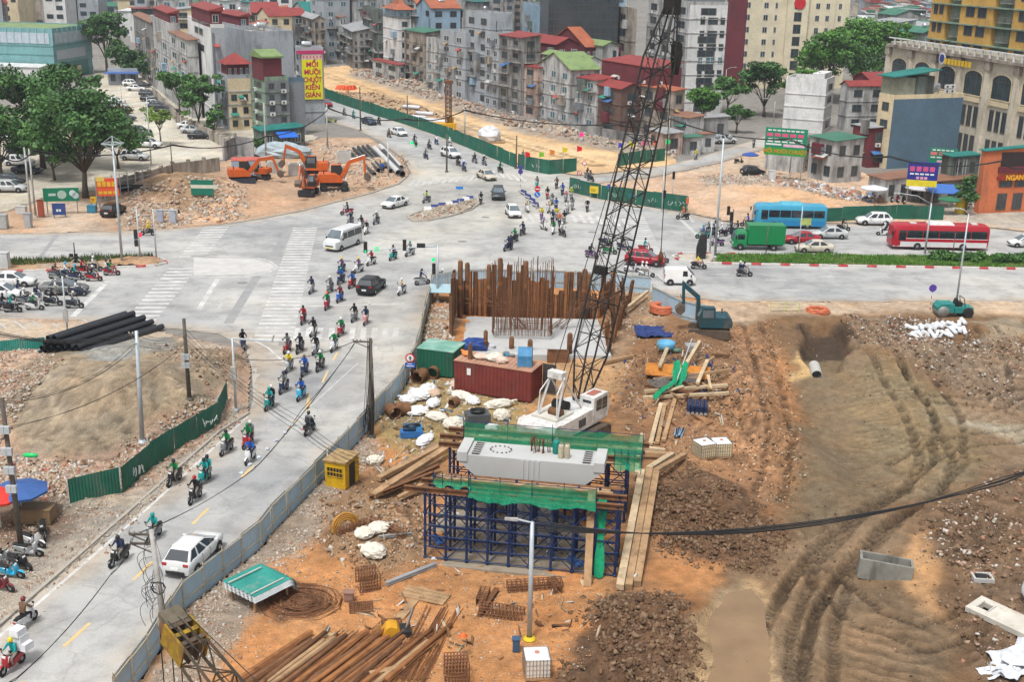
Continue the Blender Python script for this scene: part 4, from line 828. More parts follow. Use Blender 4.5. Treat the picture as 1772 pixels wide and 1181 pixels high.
# --- houses packed behind: each its own thing near, one mass far away
EXC=[[(150,100),(260,95),(560,235),(1180,290),(1400,270),(1560,330),(1800,420),(1800,300),(1520,225),(1180,200),(900,195),(640,110),(548,104),(545,160),(430,240),(330,150)],[(-300,300),(-300,100),(60,80),(170,60),(240,95),(320,170),(500,300)],[(1260,0),(1260,260),(1480,260),(1480,30),(1430,0)],[(900,60),(1110,60),(1110,260),(900,260)],[(1085,0),(1270,0),(1270,230),(1085,230)]]
EXW=[[(q.x,q.y) for q in GP([(a,max(b,-20)) for a,b in e])] for e in EXC]
RJ=random.Random(21); fill=[]; far=[]
Yr=318.
while Yr<1250:
 hw=Yr*.47; x=-hw-10
 while x<hw+20:
  wd=RJ.uniform(4.5,9); dp=RJ.uniform(9,15); yy=Yr+RJ.uniform(-7,7); x+=wd+RJ.uniform(.3,2.5)
  if Yr>430 and RJ.random()<.12: continue
  if any(poly_w(np.array([x+dx]),np.array([yy+dy]),e)[0]>-2 for e in EXW for dx,dy in ((0,0),(8,8))): continue
  px=P((x,yy,10))
  if px[0]<-40 or px[0]>1800: continue
  (fill if Yr<435 else far).append((x,yy,wd,dp,px))
 Yr+=RJ.uniform(15,19) if Yr<435 else 21+Yr*.01
WN=['dirty','old','grey','white','tan','oldgreen','cream','green','blue','pink','dirty','dirty','old']; RN=['red','green','grey','rust','teal','orange','conc','red','grey']
def kindname(w): return dict(dirty='stained grey',old='dark weathered',grey='plain grey',white='white',tan='tan',oldgreen='mossy green',cream='cream',green='pale green',blue='pale blue',pink='pink')[w]
fill.sort(key=lambda q:q[4][0]); FC={}
def numw(n):
 T=['','','twenty','thirty','forty','fifty','sixty','seventy','eighty','ninety']; O='first second third fourth fifth sixth seventh eighth ninth tenth eleventh twelfth thirteenth fourteenth fifteenth sixteenth seventeenth eighteenth nineteenth'.split()
 return O[n-1] if n<20 else (T[n//10][:-1]+'ieth' if n%10==0 else T[n//10]+' '+O[n%10-1])
for x,y,wd,dp,px in fill:
 wn=RJ.choice(WN); h=RJ.choice((9,11,13,15,17)) if px[0]<560 or px[0]>1440 else RJ.choice((9,12,15,18,21)); an=rad(RJ.choice((100,112,118,95,A_N))); rk=RJ.choice(('flat','shed','gable','gablex','shed')); rc=RJ.choice(RN)
 reg='left of the billboard' if px[0]<540 else 'behind the orange road bed' if px[0]<1090 else 'beyond the hotels'
 FC[reg]=FC.get(reg,0)+1
 t=thing('town_house','distant %s house with %s roof, %s from left %s'%(kindname(wn),'flat' if rk=='flat' else {'conc':'concrete'}.get(rc,rc),numw(FC[reg]),reg),'house',(x,y,0),an-math.pi/2,'town houses packed '+reg)
 MB().box(0,0,-.3,wd,dp,h).build('wall',WC[wn],t); fl=h//3; me=RJ.choice(WM)
 windows(t,'R',wd,h,fl,2 if wd>5.5 else 1,me,skip=.22,rnd=RJ,ac=.15,bal=.25); windows(t,'L',dp,h,fl,2,me,skip=.4,rnd=RJ,ac=.05,bal=.12)
 roof(t,rk,wd,dp,h,RC[rc],WC[wn],pitch=.2,rnd=RJ)
 if RJ.random()<.5: inst('water_tank',TANK,t,(wd*.5,dp*.3,h+(.1 if rk=='flat' else .8)),(0,0,RJ.choice((0,1.57))))
 if RJ.random()<.5 and rk=='flat':
  MB().box(wd*.1,dp*.3,h,wd*.8,dp*.9,h+2.6).build('roof_room',WC[RJ.choice(WN)],t); MB().box(0,dp*.25,h+2.6,wd*.9,dp,h+2.75).build('roof_sheet',RC[rc],t)
mb=MB(); ml=[WC[k] for k in ('dirty','old','grey','white','tan','cream','blue')]+[RC[k] for k in ('red','green','grey','rust','white','conc')]+[GLS]
for x,y,wd,dp,px in far:
 right=px[0]>1430; h=RJ.uniform(6,11) if right else RJ.choice((9,12,15,18,20)); wd*=1.1; k=RJ.choice((0,0,1,2,3,3,4,5,6)); mb.box(x,y,0,x+wd,y+dp,h,k)
 rr=RJ.choice((7,8,9,10,11,12,9)) if not right else RJ.choice((11,11,9,7,10,12)); r=RJ.uniform(.3,1.5); o=.4
 mb.add([(x-o,y-o,h),(x+wd+o,y-o,h),(x+wd+o,y+dp+o,h+r),(x-o,y+dp+o,h+r),(x-o,y-o,h+.2),(x+wd+o,y-o,h+.2),(x+wd+o,y+dp+o,h+r+.2),(x-o,y+dp+o,h+r+.2)],BOXF,rr)
 if y<800:
  for f in range(int(h//3)):
   for c in range(2):
    if RJ.random()<.65: mb.box(x+wd*(.12+.45*c),y-.08,f*3+.9,x+wd*(.42+.45*c),y-.02,f*3+2.4,13)
 if RJ.random()<.4: mb.box(x+wd*.2,y+2,h+.3,x+wd*.7,y+6,h+RJ.uniform(1.5,3),RJ.choice((3,7,8,0)))
o=mb.build('distant_houses',ml); tag(o,'mass of distant town house roofs along the top of the view','houses',kind='stuff')
# ================================================================ trees
BARK=mat((.10,.08,.06),.9,.3,2.,bump=.3)
def tree(label,base,h,r,seed,cols,n=4200,leaf=.30,trunk=.35,name='tree',fork=.38,flat=.62,group=None):
 rs=random.Random(seed); p=G(*base); t=thing(name,label,'tree',p,rs.uniform(0,6),group)
 mb=MB(); tips=[]; f=h*fork; lean=(rs.uniform(-.4,.4),rs.uniform(-.4,.4))
 top=(lean[0],lean[1],f); mb.tube([(0,0,-.2),(lean[0]*.4,lean[1]*.4,f*.5),top],[trunk*1.25,trunk*.9,trunk*.75],8)
 blobs=[]
 k=max(5,int(r*1.6))
 for i in range(k):
  a=2*math.pi*i/k+rs.uniform(-.4,.4); rr=r*rs.uniform(.35,.8); zz=f+(h-f)*rs.uniform(.25,.85)
  e=(rr*math.cos(a)+lean[0],rr*math.sin(a)+lean[1],zz); m=(e[0]*.45,e[1]*.45,f+(zz-f)*.6)
  mb.tube([top,m,e],[trunk*.5,trunk*.3,trunk*.12],5)
  for j in range(4):
   q=(e[0]+rs.uniform(-1,1)*r*.34,e[1]+rs.uniform(-1,1)*r*.34,min(h*.97,e[2]+rs.uniform(-.3,1.)*(h-f)*.3)); mb.tube([m,q],[trunk*.16,trunk*.06],4)
   s=r*rs.uniform(.16,.33); blobs.append((q,(s*1.25,s*1.25,s*flat),s**2))
 for i in range(int(k*1.3)):
  a=rs.uniform(0,6.28); rr=r*math.sqrt(rs.random())*.75; z=f+(h-f)*(1-.35*(rr/r)**2)*rs.uniform(.72,1.); s=r*rs.uniform(.18,.34); blobs.append(((rr*math.cos(a),rr*math.sin(a),z-s*.4),(s*1.2,s*1.2,s*flat),s**2))
 mb.build('trunk',BARK,t,True)
 inst('crown',leaf_cloud(blobs,n,leaf,seed,[LEAF(c) for c in cols]),t)
 return t
DKG=[(.028,.075,.02),(.05,.125,.032),(.075,.17,.042),(.105,.22,.05)]; MDG=[(.035,.09,.022),(.06,.145,.034),(.09,.2,.045),(.12,.25,.055)]; BRG=[(.045,.12,.02),(.075,.19,.03),(.11,.26,.04),(.15,.31,.055)]; YLG=[(.10,.17,.03),(.17,.25,.045),(.24,.31,.06)]
tree('big dark green tree with a wide crown beside the green advertising board',(148,343),14.6,7.4,1,DKG,13000,.28,.42,fork=.24)
tree('big dark green tree left of the parking yard, behind the front one',(75,292),15.,7.2,2,DKG,11000,.30,.42,fork=.24)
tree('leafy brighter green tree at the left edge of the yard',(2,308),10.5,5.4,3,MDG,6000,.28,.3,fork=.2)
tree('low spreading tree under the two big ones',(205,292),6.5,4.,4,MDG,3500,.25,.2,fork=.3)
tree('small tree by the yard entrance under the big crowns',(95,312),6.,4.2,5,DKG,3500,.25,.2,fork=.3)
tree('tall green tree beside the teal market hall',(186,127),15.5,5.4,6,MDG,4500,.40,.4,fork=.25)
tree('dark rounded tree behind the gate kiosk',(222,138),8.5,4.6,7,DKG,3000,.38,.3,fork=.2)
tree('dark bush tree at the foot of the streaked terrace',(262,145),8.,3.4,8,DKG,2400,.36,.25,fork=.15)
tree('small round tree in front of the teal market hall',(155,167),4.6,2.8,9,MDG,1500,.3,.15)
tree('slim tree at the yard wall with a bare trunk',(312,216),10.,3.4,10,MDG,3000,.3,.2,fork=.45)
tree('bushy green tree against the white party wall',(347,228),10.5,3.8,11,MDG,3800,.3,.25,fork=.2)
tree('green shrub tree nearest the narrow yellow house',(372,236),5.5,2.2,12,MDG,1400,.28,.15,fork=.15)
tree('small yellow green tree standing alone in the yard',(279,251),6.2,2.7,13,YLG,1300,.24,.14)
tree('bright green tree in front of the white hotel',(1215,224),9.2,3.9,14,BRG,4200,.28,.25,fork=.25)
tree('mid green tree right of the white hotel',(1260,206),9.6,3.6,15,MDG,3400,.3,.25,fork=.3)
tree('small green tree by the side street lamp post',(1274,230),5.6,2.6,16,MDG,2000,.26,.18,fork=.25)
tree('dark rounded tree below the yellow hotel',(1322,202),11.5,4.9,17,DKG,4800,.3,.35,fork=.2)
tree('big bright green tree behind the white cubic house',(1424,178),17.,7.2,18,BRG,8000,.36,.4,fork=.25)
tree('big bright green tree left of the stone building',(1478,172),19.,8.,19,BRG,9000,.36,.45,fork=.25)
tree('bright green tree touching the stone building cornice',(1530,166),18.,5.6,20,BRG,4500,.38,.4,fork=.3)
tree('low leafy green tree at the foot of the yellow hotel',(1374,196),9.5,4.,21,BRG,3000,.34,.3,fork=.2)
tree('dark pointed shrub beside the red restaurant',(1674,372),5.2,1.5,22,DKG,1500,.2,.12,fork=.1,flat=1.)
tree('small tree in the gap behind the kiosks of the side street',(1182,240),4.,1.8,23,MDG,900,.24,.1,fork=.2)
tree('bush growing by the shop at the foot of the grey house',(448,268),2.6,1.4,24,MDG,700,.2,.08,fork=.1)
# ================================================================ vehicles
PAINT=OC(.3,.5,.05); BLK=mat((.02,.02,.021),.6,.2,3.); TYRE=mat((.025,.025,.026),.85,.2,4.); RIM=mat((.4,.4,.41),.35,.1,metal=.7); CHR=mat((.5,.5,.5),.25,.05,metal=.9); LAMP=mat((.75,.75,.72),.15,.0,spec=.7); TAIL=mat((.35,.012,.012),.25,.05,spec=.6); PLATE=mat((.7,.7,.68),.5,.05); VGL=mat((.018,.024,.03),.08,.3,.8,spec=.8); VGL2=mat((.10,.13,.15),.1,.25,.8,spec=.8)
def sharp(me,a=38):
 me.polygons.foreach_set('use_smooth',[True]*len(me.polygons))
 try: me.set_sharp_from_angle(angle=rad(a))
 except Exception: pass
 return me
def bevel(me,off=.06,seg=2):
 import bmesh
 b=bmesh.new(); b.from_mesh(me); bmesh.ops.remove_doubles(b,verts=b.verts,dist=.0005); bmesh.ops.bevel(b,geom=list(b.edges),offset=off,segments=seg,profile=.5,affect='EDGES'); b.to_mesh(me); b.free(); return me
def wheel_mesh(r,w,rim=RIM):
 mb=MB().lathe([(r*.62,-w/2),(r*.92,-w/2),(r,-w*.3),(r,w*.3),(r*.92,w/2),(r*.62,w/2)],16,(0,0,0),0,'y')
 me=sharp(mb.mesh('wheel',TYRE)); RIMOF[me.name]=sharp(MB().lathe([(r*.1,-w*.53),(r*.63,-w*.47),(r*.63,w*.47),(r*.1,w*.53)],12,(0,0,0),0,'y').mesh('rim',rim)); return me
RIMOF={}
def put(n,me,t,loc=(0,0,0),color=None):
 o=inst(n,me,t,loc,color=color)
 if me.name in RIMOF: inst('rim',RIMOF[me.name],o)
 return o
def loft(secs,mi=0,caps=True):
 n=len(secs[0]); vs=[p for s in secs for p in s]; fs=[]
 for i in range(len(secs)-1): fs+=[(i*n+j,(i+1)*n+j,(i+1)*n+(j+1)%n,i*n+(j+1)%n) for j in range(n)]
 if caps: fs+=[tuple(range(n)),tuple((len(secs)-1)*n+j for j in range(n))[::-1]]
 return vs,fs
def carbody(st):
 "stations x,zb,zt,hw"
 S=[]
 for x,zb,zt,w in st:
  S.append([(x,-w*.86,zb),(x,-w*.97,zb+.12),(x,-w,zb+(zt-zb)*.5),(x,-w*.96,zt-.09),(x,-w*.86,zt-.01),(x,0,zt+.015),(x,w*.86,zt-.01),(x,w*.96,zt-.09),(x,w,zb+(zt-zb)*.5),(x,w*.97,zb+.12),(x,w*.86,zb)])
 return MB().add(*loft(S))
KIND={ # length, width, height, belt, body stations, cabin (rear base, rear top, front top, front base), wheel radius, wheel x
'sedan':dict(L=4.45,w=.88,st=[(-2.22,.42,.78,.70),(-2.15,.28,.98,.80),(-1.6,.24,1.02,.87),(-.6,.22,.97,.88),(.6,.22,.95,.88),(1.25,.23,.90,.87),(1.85,.25,.80,.82),(2.15,.3,.66,.70),(2.22,.4,.58,.6)],cab=(-1.75,-1.05,.25,1.15),belt=.93,roof=1.45,r=.32,wx=(-1.35,1.35)),
'suv':dict(L=4.5,w=.92,st=[(-2.22,.5,.95,.78),(-2.18,.34,1.12,.87),(-1.6,.3,1.13,.92),(-.6,.28,1.08,.92),(.6,.28,1.06,.92),(1.25,.29,1.02,.91),(1.9,.31,.93,.86),(2.16,.36,.78,.76),(2.24,.46,.65,.66)],cab=(-2.1,-1.7,.35,1.15),belt=1.05,roof=1.66,r=.37,wx=(-1.36,1.36)),
'hatch':dict(L=3.9,w=.84,st=[(-1.92,.45,.85,.70),(-1.88,.3,1.0,.79),(-1.4,.25,1.02,.84),(-.5,.23,.98,.84),(.6,.23,.96,.84),(1.15,.24,.90,.83),(1.65,.27,.80,.78),(1.9,.33,.66,.68),(1.96,.42,.58,.6)],cab=(-1.8,-1.4,.2,1.1),belt=.95,roof=1.5,r=.31,wx=(-1.18,1.2)),
'mpv':dict(L=4.5,w=.9,st=[(-2.22,.48,.88,.76),(-2.16,.3,1.05,.85),(-1.6,.26,1.08,.9),(-.6,.24,1.03,.9),(.7,.24,1.0,.9),(1.3,.25,.98,.89),(1.85,.28,.92,.85),(2.14,.33,.80,.74),(2.22,.42,.6,.62)],cab=(-2.1,-1.5,.15,1.4),belt=1.0,roof=1.58,r=.34,wx=(-1.36,1.4)),
'pickup':dict(L=5.2,w=.92,st=[(-2.6,.5,1.05,.86),(-2.55,.4,1.1,.9),(-.5,.36,1.1,.92),(.6,.34,1.08,.92),(1.5,.34,1.08,.91),(2.2,.36,1.0,.86),(2.5,.42,.85,.78),(2.6,.52,.7,.68)],cab=(-.75,-.5,.7,1.35),belt=1.07,roof=1.78,r=.39,wx=(-1.5,1.6)),
}
VEH={}
def car_parts(k):
 if k in VEH: return VEH[k]
 d=KIND[k]; out=[]; w=d['w']
 out.append(('body',sharp(carbody([(x,a,b,max(c,w*.98) if abs(x)<d['wx'][1]+d['r']+.22 else min(w*.96,c*1.1)) for x,a,b,c in d['st']]).mesh('body',PAINT),50),(0,0,0)))
 rb,rt,ft,fb=d['cab']; zb=d['belt']-.03; zr=d['roof']; wb=w*.90; wr=w*.70
 A=[(rb,-wb,zb),(rb,wb,zb),(fb,wb,zb),(fb,-wb,zb)]; B=[(rt,-wr,zr-.05),(rt,wr,zr-.05),(ft,wr,zr-.05),(ft,-wr,zr-.05)]
 def pane(name,q,ins,mt=VGL):
  c=sum((Vector(p) for p in q),Vector())/4; n=(Vector(q[1])-Vector(q[0])).cross(Vector(q[3])-Vector(q[0])).normalized();
  if n.dot(c-Vector(((rb+fb)/2,0,(zb+zr)/2)))<0: n=-n
  qq=[c+(Vector(p)-c)*ins+n*.012 for p in q]; bk=[p-n*.03 for p in qq]
  f=[(0,1,2,3),(4,7,6,5),(0,4,5,1),(1,5,6,2),(2,6,7,3),(3,7,4,0)]
  out.append((name,MB().add(qq+bk,f).mesh(name,mt),(0,0,0)))
 C5=[(rt+.25,-wr*.85,zr),(rt+.25,wr*.85,zr),(ft-.3,wr*.85,zr+.015),(ft-.3,-wr*.85,zr+.015)]; mb=MB().add(A+B+C5,[(0,1,5,4),(1,2,6,5),(2,3,7,6),(3,0,4,7),(4,5,9,8),(5,6,10,9),(6,7,11,10),(7,4,8,11),(8,9,10,11),(3,2,1,0)]); mb if 1 else mb.add([(rt-.05,-wr*.98,zr-.055),(rt-.05,wr*.98,zr-.055),(ft+.05,wr*.98,zr-.055),(ft+.05,-wr*.98,zr-.055),(rt+.15,-wr*.82,zr),(rt+.15,wr*.82,zr),(ft-.15,wr*.82,zr),(ft-.15,-wr*.82,zr)],BOXF)
 out.append(('roof',sharp(bevel(mb.mesh('roof',PAINT),.11,3),70),(0,0,0)))
 pane('rear_window',[A[0],A[1],B[1],B[0]],.86); pane('windscreen',[A[2],A[3],B[3],B[2]],.9,VGL2)
 mid=(rb*.35+fb*.65-.55,)
 for s,i,j in ((-1,0,3),(1,1,2)):
  for f0,f1 in ((.04,.30),(.33,.60),(.63,.96)) if k in('suv','mpv') else ((.06,.42),(.46,.96)):
   a,b=Vector(A[i]),Vector(A[j]); c,e=Vector(B[i]),Vector(B[j])
   pane('side_window',[a.lerp(b,f0),a.lerp(b,f1),c.lerp(e,f1),c.lerp(e,f0)],.86)
 r=d['r']; wm=wheel_mesh(r,.2); arch=MB().lathe([(r*1.09,-.02),(r*1.09,.02)],16,(0,0,0),0,'y').mesh('wheel_arch',BLK)
 for x in d['wx']:
  for s in (-1,1): out.append(('wheel',wm,(x,s*(w-.085),r))); out.append(('wheel_arch',arch,(x,s*(w-.022),r+.01)))
 L=d['st'][-1][0]; zf=d['st'][-2][2]-.06; hl=MB().add(*loft([[(L-.32,-.13,-.06),(L-.32,.13,-.08),(L-.32,.13,.08),(L-.32,-.13,.07)],[(L-.03,-.16,-.05),(L-.10,.16,-.06),(L-.14,.16,.07),(L-.08,-.16,.05)]])).mesh('headlight',LAMP)
 rr=d['st'][0][0]; zt=d['st'][1][2]-.14; tl=MB().box(rr-.02,-.15,-.09,rr+.3,.14,.09).mesh('tail_light',TAIL)
 for s in (-1,1):
  out.append(('headlight',hl,(0,s*w*.66,zf))); out.append(('tail_light',tl,(.02,s*w*.7,zt)))
  out.append(('mirror',MB().box(-.08,-.1,-.07,.08,.1,.07).mesh('mirror',PAINT),(fb-.5,s*(w+.08),d['belt']+.05)))
 for s in (-1,1):
  for xx in (-.62,.28): out.append(('door_seam',MB().box(xx-.008,s*(w*.985)-.012,.34,xx+.008,s*(w*.985)+.012,d['belt']-.08).mesh('door_seam',BLK),(0,0,0)))
 out.append(('grille',MB().box(L-.1,-w*.42,.36,L+.015,w*.42,.56).mesh('grille',BLK),(0,0,0)))
 out.append(('bumper',MB().box(rr-.03,-w*.62,.34,rr+.1,w*.62,.52).mesh('bumper',BLK),(0,0,0)))
 out.append(('number_plate',MB().box(rr-.045,-.24,.6,rr-.01,.24,.75).mesh('number_plate',PLATE),(0,0,0)))
 if k=='pickup': out.append(('cargo_cover',MB().box(-2.5,-.82,1.08,-.8,.82,1.14).mesh('cargo_cover',BLK),(0,0,0)))
 VEH[k]=out; return out
CAR={'white':(.62,.62,.61),'black':(.012,.013,.015),'dark':(.03,.035,.04),'silver':(.42,.43,.43),'grey':(.13,.135,.14),'red':(.28,.01,.018),'navy':(.02,.03,.06),'beige':(.48,.44,.36)}
def car(label,px,py,hd,kind,col,group=None,cat='car',name='car'):
 p=G(px,py); p.z=max(0.,hz(p.x,p.y)); t=thing(name,label,cat,p,rad(hd),group); c=CAR[col]
 for n,me,loc in car_parts(kind): put(n,me,t,loc,c)
 return t
for a in [('white hatchback driving up the near street beside the blue fence',336,972,78,'mpv','white'),('black coupe crossover seen from behind in the junction',643,504,77,'suv','black'),('white saloon turning beside the rubble island',683,358,238,'sedan','white'),
('silver saloon coming down past the divider',842,310,297,'sedan','beige'),('dark off road car facing the camera above the divider',862,343,272,'suv','dark'),('white hatchback facing the camera left of the divider',888,374,280,'hatch','white'),
('white crossover passing the yellow drilling rig',780,272,305,'suv','white'),('white car further up the far street by the green fence',691,234,302,'sedan','white'),('dark saloon leading the far street traffic',639,215,300,'sedan','navy'),('red car furthest up the far street',566,184,295,'hatch','red'),
('red crossover starting across the junction right of the boom',1116,458,-14,'suv','red'),('red car waiting behind the green truck',1386,421,180,'sedan','red'),('white taxi with blue sides waiting behind the red car',1434,412,183,'sedan','silver'),('beige saloon beside the grass median',1408,436,180,'sedan','beige'),
('white crossover parked by the green fence left of the red bus',1511,389,180,'suv','white'),('white car entering at the right edge behind the red bus',1772,427,180,'hatch','white'),
('white saloon at the left edge beside the dirt median',24,494,3,'sedan','white'),('white taxi at the left edge behind the motorbike queue',6,516,3,'hatch','white'),('grey saloon at the left stop line among motorbikes',113,508,4,'sedan','grey'),
('dark van with a raised rear parked on the vacant lot',197,372,84,'suv','black'),('small black car parked beside the shop umbrellas',1302,303,20,'hatch','black'),('grey car under a dust sheet by the side street kiosk',1254,248,10,'suv','silver')]: car(*a)
for i,(px,py,hd,k,c,lb) in enumerate([(229,149,5,'suv','white','white van-like car nearest the gate kiosk'),(246,151,5,'sedan','black','black saloon nearest the gate kiosk'),(236,157,5,'sedan','white','white saloon second from the gate kiosk'),(258,166,5,'sedan','dark','dark saloon fourth down the right row of the yard'),(261,175,5,'sedan','black','black saloon fifth down the right row of the yard'),
(268,184,5,'hatch','silver','silver hatchback halfway down the right row of the yard'),(275,189,5,'suv','dark','dark crossover halfway down the right row of the yard'),(291,197,8,'pickup','black','black pickup in the right row of the yard'),(327,222,8,'sedan','white','white saloon in the right row by the slim tree'),(334,230,8,'sedan','silver','silver saloon in the right row by the yard wall'),(347,240,8,'sedan','black','black saloon at the near end of the right row'),
(241,233,0,'suv','grey','grey crossover behind the yellow green tree'),(258,255,-4,'suv','white','white crossover beside the yellow green tree'),(234,277,-4,'suv','silver','pale crossover under the front tree crown'),(38,268,4,'suv','dark','dark crossover under the big trees'),(34,286,4,'suv','white','white crossover under the big trees'),(98,277,0,'sedan','white','white saloon half hidden behind the tree trunks'),
(216,209,5,'sedan','dark','dark saloon in the left row of the yard'),(212,196,5,'hatch','red','red hatchback in the left row of the yard'),(199,179,5,'sedan','white','white saloon in the left row of the yard'),(203,187,5,'sedan','silver','silver saloon in the left row of the yard'),(8,243,0,'sedan','white','white saloon behind the left edge tree'),(16,320,5,'suv','dark','dark crossover at the lower left edge of the yard'),(18,332,5,'suv','silver','silver crossover at the lower left edge of the yard'),(48,300,0,'sedan','dark','dark saloon in shade below the big trees'),(150,270,0,'sedan','grey','grey saloon behind the front tree trunk')]): car(lb,px,py,hd,k,c,'cars parked in the yard')
# --- box vehicles
def boxveh(name,label,cat,px,py,hd):
 p=G(px,py); return thing(name,label,cat,p,rad(hd))
def wheels(t,xs,w,r,wd=.28):
 me=wheel_mesh(r,wd); ar=MB().lathe([(r*1.15,-.02),(r*1.15,.02)],16,(0,0,0),0,'y').mesh('wheel_arch',BLK)
 for x in xs:
  for s in (-1,1): put('wheel',me,t,(x,s*(w-wd/2+.02),r)); inst('wheel_arch',ar,t,(x,s*(w-.015),r+.02))
def bus(label,px,py,hd,L,c1,c2,stripe,roofc):
 t=boxveh('bus',label,'bus',px,py,hd); w=1.2; h=3.05; f=L/2
 S=[]
 for x,zb,zt,ww in ((-f,.7,2.75,1.05),(-f+.12,.42,2.95,1.17),(-f+.6,.35,h,w),(f-1.2,.35,h,w),(f-.45,.35,h-.03,w),(f-.12,.38,2.75,1.14),(f,.5,1.6,1.02)):
  S.append([(x,-ww*.95,zb),(x,-ww,zb+.2),(x,-ww,zt-.4),(x,-ww*.88,zt-.06),(x,-ww*.6,zt),(x,ww*.6,zt),(x,ww*.88,zt-.06),(x,ww,zt-.4),(x,ww,zb+.2),(x,ww*.95,zb)])
 b=MB().add(*loft(S)); n=10
 b.build('body',mat(c1,.3,.08,1.,spec=.5),t); sharp(b and t.children[-1].data)
 for s in (-1,1):
  MB().box(-f+.25,s*1.2-.012,.42,f-1.0,s*1.2+.012,1.05).build('skirt_panel',mat(c2,.35,.08,1.),t)
  MB().box(-f+.2,s*1.205-.012,1.05,f-1.4,s*1.205+.012,1.38).build('stripe',mat(stripe,.35,.05,1.),t)
  if c2[0]>.5: MB().box(-f+.2,s*1.207-.012,1.40,f-1.5,s*1.207+.012,1.47).build('white_line',mat(c2,.35,.05,1.),t); MB().add([(f-1.5,s*1.215,.42),(f-.15,s*1.15,.42),(f-.3,s*1.16,.75),(f-2.6,s*1.215,1.42),(f-1.5,s*1.15,.42),(f-.15,s*1.1,.42),(f-.3,s*1.1,.75),(f-2.6,s*1.15,1.42)],[(0,1,2,3),(7,6,5,4),(0,4,5,1),(1,5,6,2),(2,6,7,3),(3,7,4,0)]).build('white_swoosh',mat(c2,.35,.05,1.),t)
  nW=5; a=-f+.35; wd=(L-2.)/nW
  for i in range(nW): MB().box(a+i*wd,s*1.19-.03,1.5,a+(i+1)*wd-.07,s*1.19+.03,2.42).build('side_window',VGL,t)
  MB().box(f-1.6,s*1.19-.03,1.2 if s>0 else .6,f-.75,s*1.19+.03,2.42).build('door_window',VGL,t)
  MB().bar((f-.3,s*1.2,2.4),(f+.15,s*1.45,2.3),.05).build('mirror_arm',BLK,t); MB().box(f+.05,s*1.4-.1,1.85,f+.2,s*1.4+.12,2.3).build('mirror',BLK,t)
  MB().box(f-.35,s*.8-.22,.75,f-.03,s*.8+.22,.98).build('headlight',LAMP,t); MB().box(-f-.02,s*.85-.14,.9,-f+.1,s*.85+.14,1.5).build('tail_light',TAIL,t)
 MB().add([(f-.10,-1.0,1.35),(f-.10,1.0,1.35),(f-.28,1.02,2.6),(f-.28,-1.02,2.6),(f+.03,-1.0,1.35),(f+.03,1.0,1.35),(f-.13,1.02,2.6),(f-.13,-1.02,2.6)],[(0,3,2,1),(4,5,6,7),(0,1,5,4),(1,2,6,5),(2,3,7,6),(3,0,4,7)]).build('windscreen',VGL2,t)
 MB().box(-f-.03,-.9,1.55,-f+.2,.9,2.4).build('rear_window',VGL,t)
 MB().add([(-1.6,-.85,h-.03),(1.4,-.85,h-.03),(1.4,.85,h-.03),(-1.6,.85,h-.03),(-1.4,-.7,h+.22),(1.2,-.7,h+.22),(1.2,.7,h+.22),(-1.4,.7,h+.22)],BOXF).build('air_conditioner',mat(roofc,.5),t)
 for x in (-f*.72,f*.55): MB().box(x-.35,-.35,h-.03,x+.35,.35,h+.08).build('roof_hatch',mat(roofc,.5),t)
 wheels(t,(-L*.235,L*.235) if L>9 else (-L*.25,L*.25),1.2,.48); return t
bus('red and white coach driving left behind the median',1620,430,180,11.6,(.36,.01,.022),(.55,.55,.54),(.36,.01,.022),(.55,.55,.55))
b=bus('blue city bus waiting behind the green truck',1364,393,180,9.2,(.04,.28,.43),(.02,.18,.38),(.035,.23,.36),(.09,.36,.47))
MB().box(-2.6,1.215,.55,-1.2,1.245,1.45).build('advert_panel',mat((.35,.42,.12),.5,.3,2.),b)
# white swoosh on coach front: lower panel
t=boxveh('box_truck','green box truck waiting beside the grass median','truck',1310,431,180)
GT=mat((.005,.19,.06),.35,.1,1.,spec=.5)
MB().box(-3.,-.98,.78,1.35,.98,3.05).build('cargo_box',GT,t)
for s in (-1,1):
 for i in range(4): MB().box(-3.+i*1.45-.03,s*1.0-.012,.8,-3.+i*1.45+.03,s*1.0+.012,3.03).build('box_rib',mat((.01,.24,.08),.4),t)
S=[[(x,-w_,zb),(x,-w_,zt-.25),(x,-w_*.85,zt),(x,w_*.85,zt),(x,w_,zt-.25),(x,w_,zb)] for x,zb,zt,w_ in ((1.45,.5,2.25,.92),(2.2,.45,2.28,.94),(2.75,.45,2.0,.93),(3.0,.45,1.35,.9),(3.05,.5,.9,.86))]
CB_=MB().add(*loft(S)).build('cab',GT,t); sharp(CB_.data)
for s in (-1,1):
 MB().box(1.75,s*.935-.02,1.35,2.55,s*.935+.02,1.95).build('door_window',VGL,CB_); MB().box(2.95,s*.62-.16,.75,3.08,s*.62+.16,.98).build('headlight',LAMP,t); MB().box(2.7,s*1.08-.08,1.4,2.82,s*1.08+.08,1.85).build('mirror',BLK,t)
MB().add([(2.98,-.8,1.35),(2.98,.8,1.35),(2.73,.78,1.98),(2.73,-.78,1.98),(3.04,-.8,1.35),(3.04,.8,1.35),(2.80,.78,1.98),(2.80,-.78,1.98)],[(0,3,2,1),(4,5,6,7),(0,1,5,4),(1,2,6,5),(2,3,7,6),(3,0,4,7)]).build('windscreen',VGL2,CB_)
MB().box(-2.9,-.4,.5,2.9,.4,.72).build('chassis',BLK,t); wheels(t,(-1.75,2.2),.98,.38)
